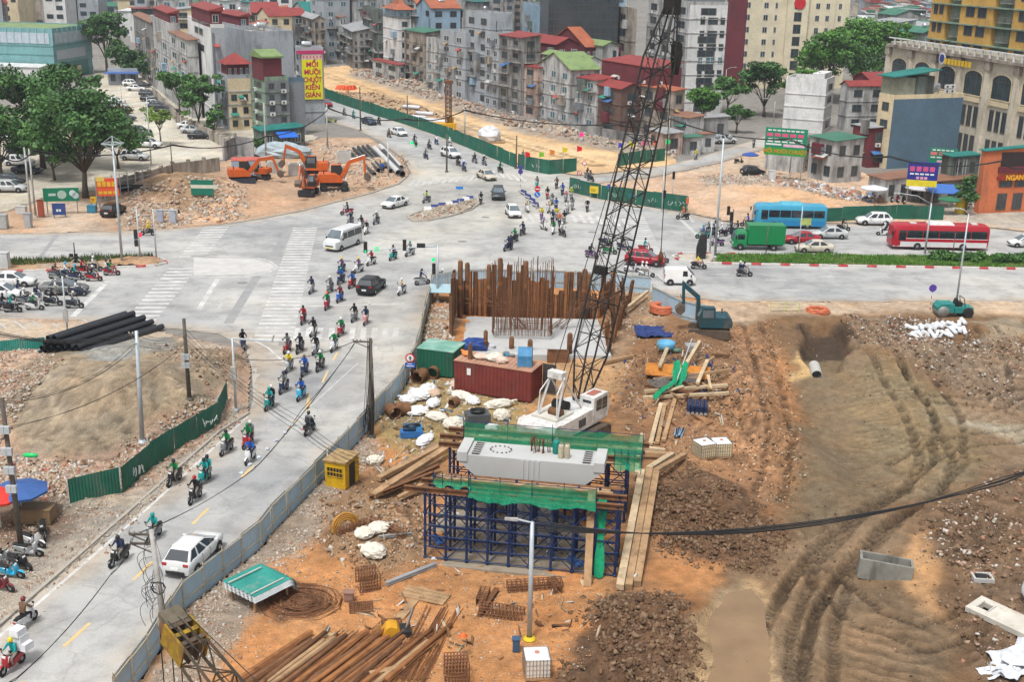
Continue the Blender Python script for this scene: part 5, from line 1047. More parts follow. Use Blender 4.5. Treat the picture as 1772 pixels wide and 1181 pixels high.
def van(label,px,py,hd,L,h,w,col,nose):
 t=boxveh('van',label,'van',px,py,hd); f=L/2; pm=mat(col,.35,.08,1.,spec=.5)
 S=[[(x,-ww*.96,zb),(x,-ww,zb+.2),(x,-ww*.98,1.0*h/2),(x,-ww*.86,zt-.08),(x,-ww*.7,zt),(x,ww*.7,zt),(x,ww*.86,zt-.08),(x,ww*.98,1.0*h/2),(x,ww,zb+.2),(x,ww*.96,zb)] for x,zb,zt,ww in ((-f,.45,h-.25,w*.94),(-f+.1,.35,h-.05,w),(-f*.5,.3,h,w),(f-nose-.7,.3,h,w),(f-nose,.3,h*.62,w*.98),(f-.12,.32,h*.5,w*.92),(f,.4,h*.36,w*.85))]
 sharp(MB().add(*loft(S)).build('body',pm,t).data)
 zb=h*.56;
 for s in (-1,1):
  for a,b in ((-f+.15,-f*.42),(-f*.40,f*.12),(f*.15,f-nose-.62)):
   if nose>.5 or a>0: MB().add([(a,s*w*.985,zb),(b,s*w*.985,zb),(b-.05,s*w*.905,h*.86),(a+.03,s*w*.905,h*.86),(a,s*w*.93,zb),(b,s*w*.93,zb),(b-.05,s*w*.85,h*.86),(a+.03,s*w*.85,h*.86)],BOXF).build('side_window',VGL,t)
  MB().box(f-.3,s*w*.7-.15,h*.34,f-.02,s*w*.7+.15,h*.34+.18).build('headlight',LAMP,t); MB().box(-f-.01,s*w*.85-.07,.8,-f+.1,s*w*.85+.07,1.2).build('tail_light',TAIL,t); MB().box(f-nose-.35,s*(w+.12)-.07,h*.55,f-nose-.22,s*(w+.12)+.08,h*.55+.22).build('mirror',BLK,t)
 a,b=f-nose-.66,f-nose+.03
 MB().add([(b,-w*.84,h*.62),(b,w*.84,h*.62),(a,w*.70,h*.96),(a,-w*.70,h*.96),(b+.06,-w*.84,h*.64),(b+.06,w*.84,h*.64),(a+.06,w*.70,h*.98),(a+.06,-w*.70,h*.98)],[(0,3,2,1),(4,5,6,7),(0,1,5,4),(1,2,6,5),(2,3,7,6),(3,0,4,7)]).build('windscreen',VGL2,t)
 MB().box(-f-.02,-w*.75,h*.58,-f+.05,w*.75,h*.86).build('rear_window',VGL,t); MB().box(f-.1,-.3,.45,f+.02,.3,.6).build('number_plate',mat((.65,.5,.1),.5),t); MB().box(f-.1,-w*.5,h*.27,f+.01,w*.5,h*.33).build('grille',BLK,t)
 wheels(t,(-f*.62,f*.62),w,.33,.22); return t
van('silver minibus turning left beside the zebra crossing',593,428,246,5.7,2.35,1.0,(.55,.56,.56),.95)
v=van('small white panel van in front of the red hose coil',1175,492,0,3.3,1.85,.72,(.70,.70,.69),.25)
# --- scooters and riders
SEATM=mat((.018,.017,.017),.6,.2,4.); HELM=OC(.25,.5,.02); SKIN=mat((.38,.22,.15),.6,.05); SHOE=mat((.05,.045,.04),.7)
def scooter_parts():
 out=[]; wm=wheel_mesh(.27,.11,RIM)
 out+= [('wheel',wm,(-.62,0,.27)),('wheel',wm,(.62,0,.27))]
 S=[[(x,-w,zb),(x,-w,zt-.05),(x,-w*.6,zt),(x,w*.6,zt),(x,w,zt-.05),(x,w,zb)] for x,zb,zt,w in ((-.92,.62,.74,.07),(-.7,.5,.76,.15),(-.3,.36,.74,.17),(-.02,.28,.62,.15),(.1,.24,.36,.14))]
 b=MB().add(*loft(S)); b.add(*loft([[(x,-w,z-.04),(x,-w,z+.04),(x,w,z+.04),(x,w,z-.04)] for x,z,w in ((-.05,.32,.14),(.3,.32,.14),(.38,.36,.14))]))
 b.add(*loft([[(x-.03,-w,z),(x+.05,-w*.7,z),(x+.07,0,z),(x+.05,w*.7,z),(x-.03,w,z)] for x,z,w in ((.38,.34,.16),(.46,.6,.2),(.42,.85,.19),(.36,.98,.14))]))
 b.add(*loft([[(.62+math.cos(a)*.31,-w,.27+math.sin(a)*.31),(.62+math.cos(a)*.33,0,.27+math.sin(a)*.33),(.62+math.cos(a)*.31,w,.27+math.sin(a)*.31)] for a,w in ((.5,.04),(1.,.07),(1.7,.07),(2.3,.05))]))
 out.append(('body',sharp(b.mesh('body',PAINT)),(0,0,0)))
 out.append(('seat',sharp(MB().add(*loft([[(x,-w,z-.08),(x,-w,z-.02),(x,-w*.6,z),(x,w*.6,z),(x,w,z-.02),(x,w,z-.08)] for x,z,w in ((-.88,.83,.09),(-.6,.84,.14),(-.3,.8,.15),(-.02,.78,.1))])).mesh('seat',SEATM)),(0,0,0)))
 h=MB().tube([(.40,0,.9),(.36,0,1.02)],.04,6).tube([(.24,-.34,1.06),(.34,-.14,1.03),(.36,0,1.02),(.34,.14,1.03),(.24,.34,1.06)],.018,5)
 out.append(('handlebar',h.mesh('handlebar',BLK),(0,0,0)))
 mm=MB().tube([(0,0,0),(.04,0,.16)],.008,4).box(0,-.06,.14,.03,.06,.24).mesh('mirror',BLK)
 out+=[('mirror',mm,(.30,-.26,1.05)),('mirror',mm,(.30,.26,1.05))]
 out.append(('fork',MB().tube([(.44,-.07,.8),(.60,-.07,.27)],.022,5).tube([(.44,.07,.8),(.60,.07,.27)],.022,5).mesh('fork',CHR),(0,0,0)))
 out.append(('headlight',MB().box(.40,-.09,.88,.47,.09,.98).mesh('headlight',LAMP),(0,0,0)))
 out.append(('tail_light',MB().box(-.96,-.07,.63,-.9,.07,.72).mesh('tail_light',TAIL),(0,0,0)))
 out.append(('number_plate',MB().box(-.97,-.08,.42,-.94,.08,.56).mesh('number_plate',PLATE),(0,0,0)))
 out.append(('exhaust',MB().tube([(-.1,-.16,.28),(-.4,-.19,.3),(-.85,-.2,.36)],[.03,.05,.055],6).mesh('exhaust',STEEL),(0,0,0)))
 return out
SCP=scooter_parts()
def person_mesh(name,J,E,trous):
 "J joint -> (pos, radius); E edges -> cloth"
 ks=list(J); me=bpy.data.meshes.new(name); me.from_pydata([J[k][0] for k in ks],[(ks.index(a),ks.index(b)) for a,b,_ in E],[])
 o=bpy.data.objects.new(name,me); COL.objects.link(o); m=o.modifiers.new('s','SKIN'); m.use_smooth_shade=True
 for i,k in enumerate(ks):
  r=J[k][1]; r=r if isinstance(r,tuple) else (r,r); me.skin_vertices[0].data[i].radius=r; me.skin_vertices[0].data[i].use_root=(i==0)
 s=o.modifiers.new('d','SUBSURF'); s.levels=1; s.render_levels=1
 dg=bpy.context.evaluated_depsgraph_get(); out=bpy.data.meshes.new_from_object(o.evaluated_get(dg)); bpy.data.objects.remove(o)
 out.name=name; out.materials.clear()
 for mm in (OC(.8,.2,.1),trous,SKIN,SHOE): out.materials.append(mm)
 co=np.zeros(len(out.polygons)*3); out.polygons.foreach_get('center',co); co=co.reshape(-1,3); best=np.full(len(co),9e9); lab=np.zeros(len(co),int)
 for a,b,l in E:
  A=np.array(J[a][0]);B=np.array(J[b][0]); d=B-A; t=np.clip(((co-A)@d)/(d@d),0,1); q=np.linalg.norm(co-(A+t[:,None]*d),axis=1)
  k=q<best; best=np.where(k,q,best); lab=np.where(k,l,lab)
 out.polygons.foreach_set('material_index',lab); out.polygons.foreach_set('use_smooth',[True]*len(lab)); out.update(); return out
def pose(kind):
 J={};E=[]
 def j(k,x,y,z,r): J[k]=((x,y,z),r)
 if kind=='ride': px,pz,lean,hx,hz_=-.22,.86,.10,.26,1.08
 elif kind=='pass': px,pz,lean,hx,hz_=-.60,.90,.04,-.30,1.02
 else: px,pz,lean,hx,hz_=0,.95,.02,.08,.85
 j('pel',px,0,pz,(.15,.13)); j('wa',px+lean*.3,0,pz+.2,(.14,.11)); j('ch',px+lean,0,pz+.42,(.17,.12)); j('ne',px+lean+.02,0,pz+.58,.055); j('hb',px+lean+.05,0,pz+.66,(.075,.085)); j('ht',px+lean+.05,0,pz+.80,(.07,.08))
 E+=[('pel','wa',0),('wa','ch',0),('ch','ne',0),('ne','hb',2),('hb','ht',2)]
 for s,n in ((-1,'r'),(1,'l')):
  j('sh'+n,px+lean,s*.19,pz+.50,.075)
  if kind=='stand': j('el'+n,px-.03,s*.27,pz+.22,.05); j('wr'+n,px+.08,s*.26,pz-.02,.038); j('ha'+n,px+.1,s*.25,pz-.09,.036)
  else: j('el'+n,px+lean+.14,s*.30,pz+.26,.05); j('wr'+n,hx-.08,s*.29,hz_+.01,.038); j('ha'+n,hx,s*.28,hz_+.0,.036)
  E+=[('ch','sh'+n,0),('sh'+n,'el'+n,0),('el'+n,'wr'+n,0),('wr'+n,'ha'+n,2)]
  hx_,hy_,hz2=J['ha'+n][0]
  for f in range(4):
   dy=(-.026+.0173*f); dn=(.05,0) if kind!='stand' else (.01,-.07)
   j('f%d%s'%(f,n),hx_+dn[0],hy_+dy,hz2+dn[1]-.005*abs(f-1),.011); E.append(('ha'+n,'f%d%s'%(f,n),2))
  j('th'+n,hx_+.015,hy_-s*.05,hz2-.02,.012); E.append(('ha'+n,'th'+n,2))
  j('hi'+n,px+.02,s*.10,pz-.04,.10)
  if kind=='stand': j('kn'+n,px+.03*s,s*.11,pz-.45,.066); j('an'+n,px-.02+.05*s,s*.11,.10,.045); j('to'+n,px+.14+.05*s,s*.13,.04,.04)
  elif kind=='ride': j('kn'+n,.20,s*.19,.74,.068); j('an'+n,.13,s*.17,.40,.045); j('to'+n,.27,s*.18,.375,.036)
  else: j('kn'+n,-.18,s*.24,.72,.066); j('an'+n,-.32,s*.24,.36,.045); j('to'+n,-.18,s*.25,.33,.036)
  E+=[('pel','hi'+n,1),('hi'+n,'kn'+n,1),('kn'+n,'an'+n,1),('an'+n,'to'+n,3)]
 return J,E
TRS=[mat((.02,.022,.03),.85,.2),mat((.06,.075,.11),.85,.2),mat((.20,.18,.16),.85,.2)]
PM={k:[person_mesh('body',*pose(k),m) for m in TRS] for k in ('ride','pass','stand')}
HLM=(lambda b:(b.lathe([(.13,-.10),(.145,-.02),(.14,.06),(.105,.13),(.05,.165),(.01,.17)],12),b.add(*loft([[(.10,-.09,.0),(.19,-.06,-.02),(.19,.06,-.02),(.10,.09,.0)],[(.10,-.09,.02),(.19,-.06,-.005),(.19,.06,-.005),(.10,.09,.02)]])),b)[2])(MB()).mesh('helmet',HELM,True)
VIS=MB().add(*loft([[(.115*math.cos(a),.125*math.sin(a),z) for a in (-1.,-.5,0,.5,1.)] for z in (-.08,0.01)],caps=False)).mesh('face_mask',mat((.12,.13,.15),.6))
CC=dict(black=(.015,.015,.017),navy=(.02,.03,.075),grey=(.16,.165,.17),white=(.62,.62,.62),green=(.008,.16,.05),teal=(.01,.25,.24),blue=(.02,.09,.38),red=(.30,.015,.02),yellow=(.62,.50,.03),cream=(.58,.50,.36),brown=(.14,.08,.05),pink=(.5,.22,.22),purple=(.14,.07,.17),orange=(.6,.14,.04),maroon=(.16,.025,.035),lilac=(.42,.36,.5),silver=(.36,.37,.38),lime=(.35,.45,.08),cyan=(.03,.35,.55))
ORD='first second third fourth fifth sixth seventh eighth ninth tenth eleventh twelfth thirteenth fourteenth fifteenth sixteenth seventeenth eighteenth nineteenth twentieth'.split(); ORD+=['twenty '+o for o in ORD[:9]]
BPK=sharp(bevel(MB().box(-.11,-.15,-.2,.07,.15,.24).mesh('backpack',mat((.035,.035,.045),.8,.3,4.)),.05))
def sit(kind,t_bike,label,shirt,helm,z=0.,group=None):
 o=thing('person',label,'person',t_bike.location,t_bike.rotation_euler[2],group); o.location.z+=z
 me=PM[kind][R.randrange(3)]; inst('body',me,o,color=CC[shirt]); hx,hz_={'ride':(-.07,1.60),'pass':(-.51,1.64),'stand':(.07,1.69)}[kind]
 if kind=='ride' and R.random()<.3: inst('backpack',BPK,o,(-.34,0,1.14),(0,.12,0))
 if helm: e_=inst('helmet',HLM,o,(hx,0,hz_),(0,0,R.uniform(-.25,.25)),(.9,.88,.9),CC[helm]); inst('visor',VIS,e_,(-.005,0,-.03))
 else: inst('hair',MB().lathe([(.09,-.08),(.105,0),(.09,.08),(.03,.12)],10).mesh('hair',BLK,True),o,(hx-.01,0,hz_))
 return o
def bikes(place,hd,lst,grp):
 lst=sorted(lst,key=lambda q:q[0]); n=len(lst)
 for i,q in enumerate(lst):
  px,py,bc,sc,hc=q[:5]; h=q[5] if len(q)>5 and q[5] is not None else hd; pas=q[6] if len(q)>6 else None; cargo=q[7] if len(q)>7 else None
  od=('leftmost' if i==0 else 'rightmost' if i==n-1 else ORD[i]+' from left') if n>1 else 'single one'
  p=G(px,py); p.z=max(0,hz(p.x,p.y)) if sc is None else 0.
  who='rider in %s'%sc if sc else 'parked'
  t=thing('motorbike','%s motorbike, %s, %s %s'%(bc,who,od,place),'motorbike',p,rad(h+R.uniform(-4,4)),'motorbikes '+grp)
  for nm,me,loc in SCP: put(nm,me,t,loc,CC[bc])
  if sc is None: t.rotation_euler[0]=.16; continue
  sit('ride',t,'rider in %s, %s helmet, %s %s'%(sc,hc,od,place),sc,hc,0,'riders '+grp)
  if pas: sit('pass',t,'passenger in %s, %s %s'%(pas,od,place),pas,R.choice(('black','white','navy')),0,'riders '+grp)
  if cargo:
   o=thing('cargo_pile','stacked white boxes tied on the motorbike at the lower left','cargo',p+Vector((0,0,.85)),rad(h));
   for k,(x,y,z) in enumerate(((-.65,-.28,0),(-.65,.28,.02),(-.68,0,.38),(-.62,-.05,.72))): MB().add([(x-.3,y-.28,z),(x+.3,y-.28,z),(x+.3,y+.28,z),(x-.3,y+.28,z),(x-.26,y-.27,z+.36),(x+.27,y-.26,z+.34),(x+.28,y+.27,z+.36),(x-.29,y+.26,z+.35)],BOXF).build('box',mat((.62,.62,.64),.7,.1,3.),o)
bikes('in the group below the crossing',260,[(421,603,'navy','black','black',288),(497,610,'red','grey','black'),(519,610,'black','black','black'),(546,612,'silver','black','black'),(578,607,'white','green','white'),(500,643,'silver','yellow','white'),(527,649,'navy','blue','brown'),(554,641,'black','green','white'),(491,679,'navy','grey','navy'),(521,691,'cyan','blue','black'),(466,708,'teal','teal','teal',258,'black'),(536,750,'black','grey','black',76)],'coming down the street')
bikes('on the near street lane',256,[(392,785,'grey','green','black'),(433,800,'white','blue','red'),(429,773,'red','green','green',256,'grey'),(302,838,'black','green','black',252),(338,868,'black','black','red'),(354,836,'teal','teal','black',256,'teal'),(206,976,'black','navy','black',250),(266,935,'grey','teal','teal',252),(47,1084,'white','brown','maroon',74),(22,1160,'red','teal','yellow',248,None,1)],'on the near street')
bikes('in the swarm round the black car',260,[(525,560,'maroon','red','black',266),(542,581,'white','black','black'),(590,581,'red','green','white'),(539,507,'silver','navy','black'),(571,506,'grey','grey','white'),(566,535,'red','green','orange'),(588,522,'blue','maroon','brown'),(590,491,'navy','blue','teal',255),(591,472,'navy','purple','yellow',252),(609,498,'red','blue','black',250),(620,472,'white','purple','yellow',242),(642,459,'white','red','green',240),(680,450,'teal','purple','black',245),(709,443,'silver','grey','teal',235),(695,510,'white','cream','white',248),(731,493,'silver','navy','black',28),(767,493,'lime','black','white',10),(613,556,'grey','black','black'),(633,561,'pink','navy','black')],'crossing the junction')
bikes('in the group above the silver minibus',252,[(600,372,'red','black','black',205),(606,389,'grey','navy','grey',250),(625,396,'white','black','black'),(634,405,'white','black','pink',262),(651,388,'grey','grey','white'),(738,351,'grey','lime','black',238),(832,353,'black','black','black',268)],'above the minibus')
bikes('in the crowd right of the divider',262,[(929,325,'teal','grey','black'),(963,326,'black','brown','brown'),(973,337,'navy','blue','black'),(947,344,'red','black','black'),(955,354,'grey','grey','silver'),(979,349,'grey','pink','white'),(988,345,'grey','lime','yellow'),(949,368,'silver','cream','cream'),(962,364,'navy','blue','navy'),(982,370,'grey','white','grey'),(990,363,'grey','grey','black'),(1016,366,'black','black','white'),(937,380,'purple','yellow','cream'),(912,367,'white','cream','cream',282),(956,386,'black','navy','black'),(963,380,'grey','yellow','navy'),(968,391,'black','orange','orange'),(976,387,'grey','black','black'),(941,398,'white','lilac','lilac',300),(957,405,'white','green','black'),(973,409,'black','white','white',300),(904,407,'black','navy','black',245),(890,419,'black','green','green',240),(879,434,'navy','navy','black',235,'navy')],'crowding past the divider')
bikes('on the far street beside the green fence',298,[(656,216,'black','black','black'),(673,238,'brown','brown','black',118),(718,249,'grey','black','black'),(737,275,'navy','grey','purple'),(743,258,'black','grey','black'),(755,250,'blue','white','navy',118),(778,254,'white','white','white',118),(793,287,'black','black','black'),(803,296,'navy','blue','white'),(821,282,'grey','black','black',118),(838,286,'grey','navy','white'),(596,200,'grey','grey','grey'),(612,205,'teal','teal','teal'),(866,299,'black','green','black')],'on the far street')
bikes('in the group around the red crossover',-8,[(1024,447,'purple','black','black',328),(1048,425,'black','white','black',340),(1055,440,'green','black','green',340),(1080,433,'navy','navy','white',350),(1117,437,'red','teal','black'),(1144,455,'navy','black','silver'),(1093,471,'white','black','black'),(1119,480,'white','white','white',-8,'white')],'around the red crossover')
bikes('on the near carriageway below the median',0,[(1209,466,'black','yellow','black'),(1288,479,'black','navy','black',-4,'navy')],'below the median')
bikes('in the queue before the green truck',180,[(1215,413,'teal','blue','teal',185),(1224,405,'grey','grey','silver'),(1233,411,'black','black','black',176),(1247,409,'black','white','white'),(1240,426,'purple','white','white',178),(1262,406,'navy','black','black'),(1274,405,'black','black','black'),(1292,392,'navy','blue','navy'),(1181,380,'black','orange','orange'),(1459,400,'black','black','black',0),(1528,408,'white','white','white',175)],'waiting left of the green truck')
bikes('in the queue at the left stop line',2,[(99,483,'grey','brown','brown'),(116,481,'navy','white','cyan'),(133,485,'navy','teal','cyan'),(145,474,'red','red','black'),(163,487,'red','black','white'),(164,470,'grey','white','white'),(194,477,'red','green','black',2,'white'),(135,513,'navy','white','black'),(130,534,'black','grey','cream'),(93,530,'black','black','black'),(100,512,'grey','white','silver'),(61,537,'white','green','white'),(68,522,'white','navy','black'),(23,541,'black','teal','teal'),(45,528,'grey','white','white'),(35,514,'black','navy','black'),(8,538,'black','black','black')],'queueing at the left stop line')
bikes('by the left median nose',180,[(256,408,'black','yellow','yellow')],'alone')
bikes('on the side street right of the boom',250,[(1204,276,'grey','yellow','yellow'),(1304,255,'black','grey','white'),(1017,309,'grey','black','black',300),(1022,314,'black','grey','black',300)],'on the side street')
bikes('in the parked row at the lower left',0,[(79,930,'black',None,None,-70),(52,963,'silver',None,None,-10),(38,985,'black',None,None,-30),(20,1000,'cyan',None,None,-15),(4,1022,'maroon',None,None,-20),(60,946,'white',None,None,-20),(10,975,'grey',None,None,-25)],'parked at the lower left')
bikes('by the roadside stalls',90,[(1278,283,'black',None,None,20),(575,212,'lime',None,None,20),(1510,345,'navy',None,None,80),(1520,346,'black',None,None,75),(1530,347,'silver',None,None,85),(1541,349,'black',None,None,80),(1552,350,'maroon',None,None,80),(1562,352,'black',None,None,80),(1680,362,'white',None,None,30),(1690,364,'maroon',None,None,60),(1697,366,'black',None,None,60)],'parked by the stalls')
for px,py,hd,sc,hc,lb in ((524,255,200,'black',None,'person in black standing beside the blue shop awning'),(661,300,90,'blue','yellow','worker in blue beside the stacked pipes'),(905,278,60,'grey',None,'person in grey beside the pole at the fence corner')):
 p=G(px,py); p.z=hz(p.x,p.y); e=bpy.data.objects.new('tmp',None); e.location=p; e.rotation_euler=(0,0,rad(hd)); sit('stand',e,lb,sc,hc); bpy.data.objects.remove(e)
# ================================================================ building site
RUST=mat((.16,.075,.035),.85,.3,1.6,stain=.4,scol=(.06,.035,.02),sscale=(2,2,.5)); RUST2=mat((.26,.11,.04),.85,.3,1.5,stain=.3,scol=(.08,.04,.02),sscale=(2,2,.6)); RBAR=mat((.15,.065,.03),.8,.3,3.)
CONC=mat((.42,.41,.385),.85,.12,.6,stain=.35,scol=(.25,.235,.21),sscale=(.6,.6,.4),bump=.1); WOODP=mat((.34,.215,.115),.85,.3,1.2,stain=.35,scol=(.14,.08,.05),sscale=(2,2,2)); WOODL=mat((.47,.36,.23),.85,.25,1.2,stain=.3,scol=(.2,.13,.08),sscale=(2,2,2)); SCB=mat((.010,.026,.085),.5,.3,2.,stain=.25,scol=(.12,.09,.06),sscale=(2,2,2)); NETG=mat((.005,.24,.11),.75,.3,3.); NETT=mat((.01,.30,.15),.8,.3,4.,alpha=.62)
def gz(px,py,dz=0.):
 p=G(px,py); z=hz(p.x,p.y,('construction_ground','rubble_ground','vacant_lot','new_road_bed','bare_lot')); p.z=z+dz; return p
def boxat(c,top,xl,xr,a,hgt=None):
 p=gz(*c); an=rad(a); D=solveL(p,an,xl); W=solveL(p,an-math.pi/2,xr); return p,an-math.pi/2,W,D,(hgt or zat(p,top))
# --- sheet pile pit
p=G(805,549); SLABZ=.35
sheetpile=MB().add(*loft([[(-.2,-.09,z),(-.1,.07,z),(.1,.07,z),(.2,-.09,z),(.17,-.11,z),(.085,.045,z),(-.085,.045,z),(-.17,-.11,z)] for z in (0,1)])).mesh('sheet_pile',RUST); sheetpile2=sheetpile.copy(); sheetpile2.materials[0]=RUST2
t=thing('concrete_pile_cap','grey concrete pile cap slab inside the sheet pile pit','slab',G(920,585,0))
q=[G(*c,SLABZ)-t.location for c in ((800,613),(1058,616),(1034,553),(806,548))]
MB().prism([(v.x,v.y) for v in q],-.6,SLABZ).build('slab',mat((.44,.44,.43),.7,.16,.35,stain=.5,scol=(.27,.27,.26),sscale=(.35,.35,.35)),t)
# column starter bars
t=thing('rebar_column','tall cage of rusty column starter bars rising from the pile cap','rebar',G(903,582,SLABZ)+Vector((0,0,SLABZ)))
ub=MB().tube([(0,0,0),(0,0,1)],1.,5).mesh('rebar',RBAR)
for i in range(92):
 s=i/92*2*(5.2+2.);
 x,y=(s-2.6,-1.) if s<5.2 else (2.6,s-6.2) if s<7.2 else (2.6-(s-7.2),1.) if s<12.4 else (-2.6,1.-(s-12.4))
 h=R.uniform(5.2,6.9) if R.random()<.8 else R.uniform(3,5); unit_bar('starter_bar',ub,(x+R.uniform(-.1,.1),y+R.uniform(-.1,.1),0),(x+R.uniform(-.18,.18),y+R.uniform(-.1,.1),h),.03,t)
for z in (.6,1.4,2.4):
 MB().tube([(-2.6,-1,z),(2.6,-1,z),(2.6,1,z),(-2.6,1,z)],.025,4,closed=True).build('hoop',RBAR,t)
t=thing('sheet_pile_wall','wall of rusty steel sheet piles behind the concrete pile cap','sheet piles',G(900,550))
def pile_row(t,a,b,n,hs,lean=0.):
 a=G(*a);b=G(*b); an=math.atan2((b-a).y,(b-a).x); L=(b-a).length/n
 for i in range(n):
  p=a.lerp(b,(i+.5)/n)-t.location; h=hs(i); o=inst('sheet_pile',R.choice((sheetpile,sheetpile,sheetpile2)),t,(p.x,p.y,-.4),(R.uniform(-.02,.02)+lean,R.uniform(-.02,.02),an+(math.pi if i%2 else 0)),(L/.4*1.02,1.6,h+.4))
pile_row(t,(785,549),(1030,553),30,lambda i:R.choice((3.6,3.7,3.8,4.,4.5,5.2)) if i<20 else R.choice((2.4,2.6,2.8,3.,4.6)) )
pile_row(t,(780,592),(786,551),5,lambda i:R.choice((5.4,4.8,4.2)))
pile_row(t,(1034,552),(1062,520),5,lambda i:R.choice((2.6,3.2,4.4)))
pile_row(t,(1048,618),(1088,525),9,lambda i:R.choice((2.,2.5,3.2,3.6)),.12)
for j,(x,top,bot,w_) in enumerate(((840,572,613,.28),(885,583,610,.34),(917,588,612,.34),(985,577,619,.36),(808,455,549,.36),(864,447,550,.38),(845,458,550,.34),(908,452,551,.36),(1009,466,553,.4),(1016,474,553,.35),(796,451,560,.36))):
 p=G(x,bot); h=zat(p,top); o=thing('steel_pile','single rusty steel pile, %s of those standing out of the pit, left to right'%numw(sorted((840,885,917,985,808,864,845,908,1009,1016,796)).index(x)+1),'pile',p,0,'standing steel piles')
 w_*=.72; MB().lathe([(w_*.9,-.3),(w_*.9,h-.15),(w_*.6,h)],8,(0,0,0)).build('shaft',RUST,o,True); MB().lathe([(w_*.95,h*.55),(w_*.97,h*.56),(w_*.97,h*.6),(w_*.95,h*.61)],8).build('collar',RUST2,o)
# bent rebar sprays
for (a,b,lb) in (((905,575),(830,470),'spray of bent rusty rebar leaning left out of the column cage'),((960,575),(1060,470),'spray of bent rusty rebar leaning right towards the boom')):
 o=thing('bent_rebar',lb,'rebar',G(*a))
 for k in range(14):
  e=G(b[0]+R.uniform(-30,30),b[1]+R.uniform(30,60),3.)-o.location; MB().tube([(R.uniform(-.8,.8),R.uniform(-.4,.4),.3),(e.x*.4,e.y*.3,2.4+R.uniform(-.4,.4)),(e.x,e.y*.6,3.+R.uniform(-.6,1.2))],.022,4).build('bar',RBAR,o)
# --- pier head on scaffold
PO=Vector((1.35,64.9,0)); PR=rad(-9); gzp=-.15
t=thing('pier_head','white concrete hammerhead pier cap on a fluted column above the scaffold','pier',PO,PR); NC=mat((.42,.425,.415),.8,.08,.5,stain=.25,scol=(.4,.38,.34),sscale=(.7,.7,.4))
cap=[(-4.1,5.25),(4.1,5.25),(4.2,5.1),(4.2,4.8),(2.7,3.5),(-2.7,3.5),(-4.2,4.8),(-4.2,5.1)]
MB().profile(cap,-1.05,1.05).build('cap_beam',NC,t)
for s in (-1,1): MB().box(s*4.0-.3,-1.12,4.85,s*4.0+.3,1.12,5.42).build('end_block',NC,t); MB().add([(s*3.25-.22,-.9,5.27),(s*3.25+.22,-.9,5.27),(s*3.25+.22,.9,5.27),(s*3.25-.22,.9,5.27),(s*3.25-.22,-.9,5.32),(s*3.25+.22,-.9,5.32),(s*3.25+.22,.9,5.32),(s*3.25-.22,.9,5.32)],BOXF).build('bearing_grille',BLK,t)
for s in (-1,1):
 for k in range(6): MB().box(s*3.25-.26,-.85+k*.32,5.32,s*3.25+.26,-.80+k*.32,5.36).build('grille_bar',CONC,t)
MB().box(-1.3,-.75,-.2,1.3,.75,3.5).build('column',NC,t)
for i in range(4): MB().box(-.52+i*.3,-1.10,3.6,-.36+i*.3,-1.02,5.2).build('flute',NC,t); MB().box(-.52+i*.3,-.82,0,-.36+i*.3,-.75,3.5).build('flute',NC,t)
ri=MB();
for i in range(14): a=i/14*6.283; MB().lathe([(.06,0),(.06,.03)],6,(-1.9+.62*math.cos(a),.1+.5*math.sin(a),5.255)).build('dowel_hole',BLK,t)
for i,(x,y,h,c) in enumerate(((.1,.1,1.1,RBAR),(.35,.2,.9,RBAR),(.6,0,1.,RBAR),(.9,.2,.8,RBAR),(-.1,.3,.9,RBAR))):
 b=thing('starter_bundle','bundle of rebar on the pier head top, %s from the left'%numw(i+1),'rebar',t.matrix_world@Vector((0,0,0)),0,'rebar bundles on the pier head'); b.location=PO+Matrix.Rotation(PR,3,'Z')@Vector((x,y,5.25))
 for k in range(5): MB().tube([(R.uniform(-.1,.1),R.uniform(-.1,.1),0),(R.uniform(-.12,.12),R.uniform(-.12,.12),h)],.02,4).build('bar',c,b)
for (x,y,c,lb,rr) in ((1.35,.25,(.01,.2,.16),'dark green drum standing on the pier head',.22),(1.7,-.35,(.42,.36,.26),'tan gas bottle on the pier head, left one',.17),(2.05,-.3,(.42,.36,.26),'tan gas bottle on the pier head, right one',.17)):
 b=thing('drum',lb,'drum',PO+Matrix.Rotation(PR,3,'Z')@Vector((x,y,5.25))); MB().lathe([(rr*.9,0),(rr,.05),(rr,.7),(rr*.7,.85)],12).build('shell',mat(c,.5,.2,3.),b,True); MB().lathe([(rr*.3,.85),(rr*.3,.95)],8).build('valve',STEEL,b)
b=thing('footing_slab','long concrete footing, coloured dark as shade, under the blue scaffold','slab',PO,PR); MB().box(-5.9,-5.1,-1.2,6.0,5.,.12).build('slab',mat((.27,.225,.17),.9,.25,.8,stain=.5,scol=(.13,.09,.06),sscale=(.8,.8,.8)),b)  # dark brown slab colour and stain stand in for shade inside the scaffold
b=thing('blue_scaffold','dark blue tube scaffold tower around the pier column','scaffold',PO,PR); ut=MB().tube([(0,0,0),(0,0,1)],1.,6).mesh('post',SCB); uc=MB().lathe([(1.,0),(1.7,.2),(1.7,.8),(1.,1.)],8).mesh('collar',SCB)
xs=[-5.4+i*1.2 for i in range(10)]; ys=(-4.5,-3.3,-2.1,2.1,3.3,4.5); H4=4.25
for i,x in enumerate(xs):
 for y in ys:
  o=unit_bar('post',ut,(x,y,.1),(x,y,H4+R.uniform(0,.25)),.082,b)
  if y in(-4.5,4.5):
   for z in (.2,1.6,3.,4.15): inst('collar',uc,b,(x,y,z),(0,0,0),(.075,.075,.1))
for y in ys:
 for z in (.25,.95,1.6,2.3,3.,4.15): unit_bar('ledger',ut,(xs[0]-.1,y,z),(xs[-1]+.1,y,z),.042,b)
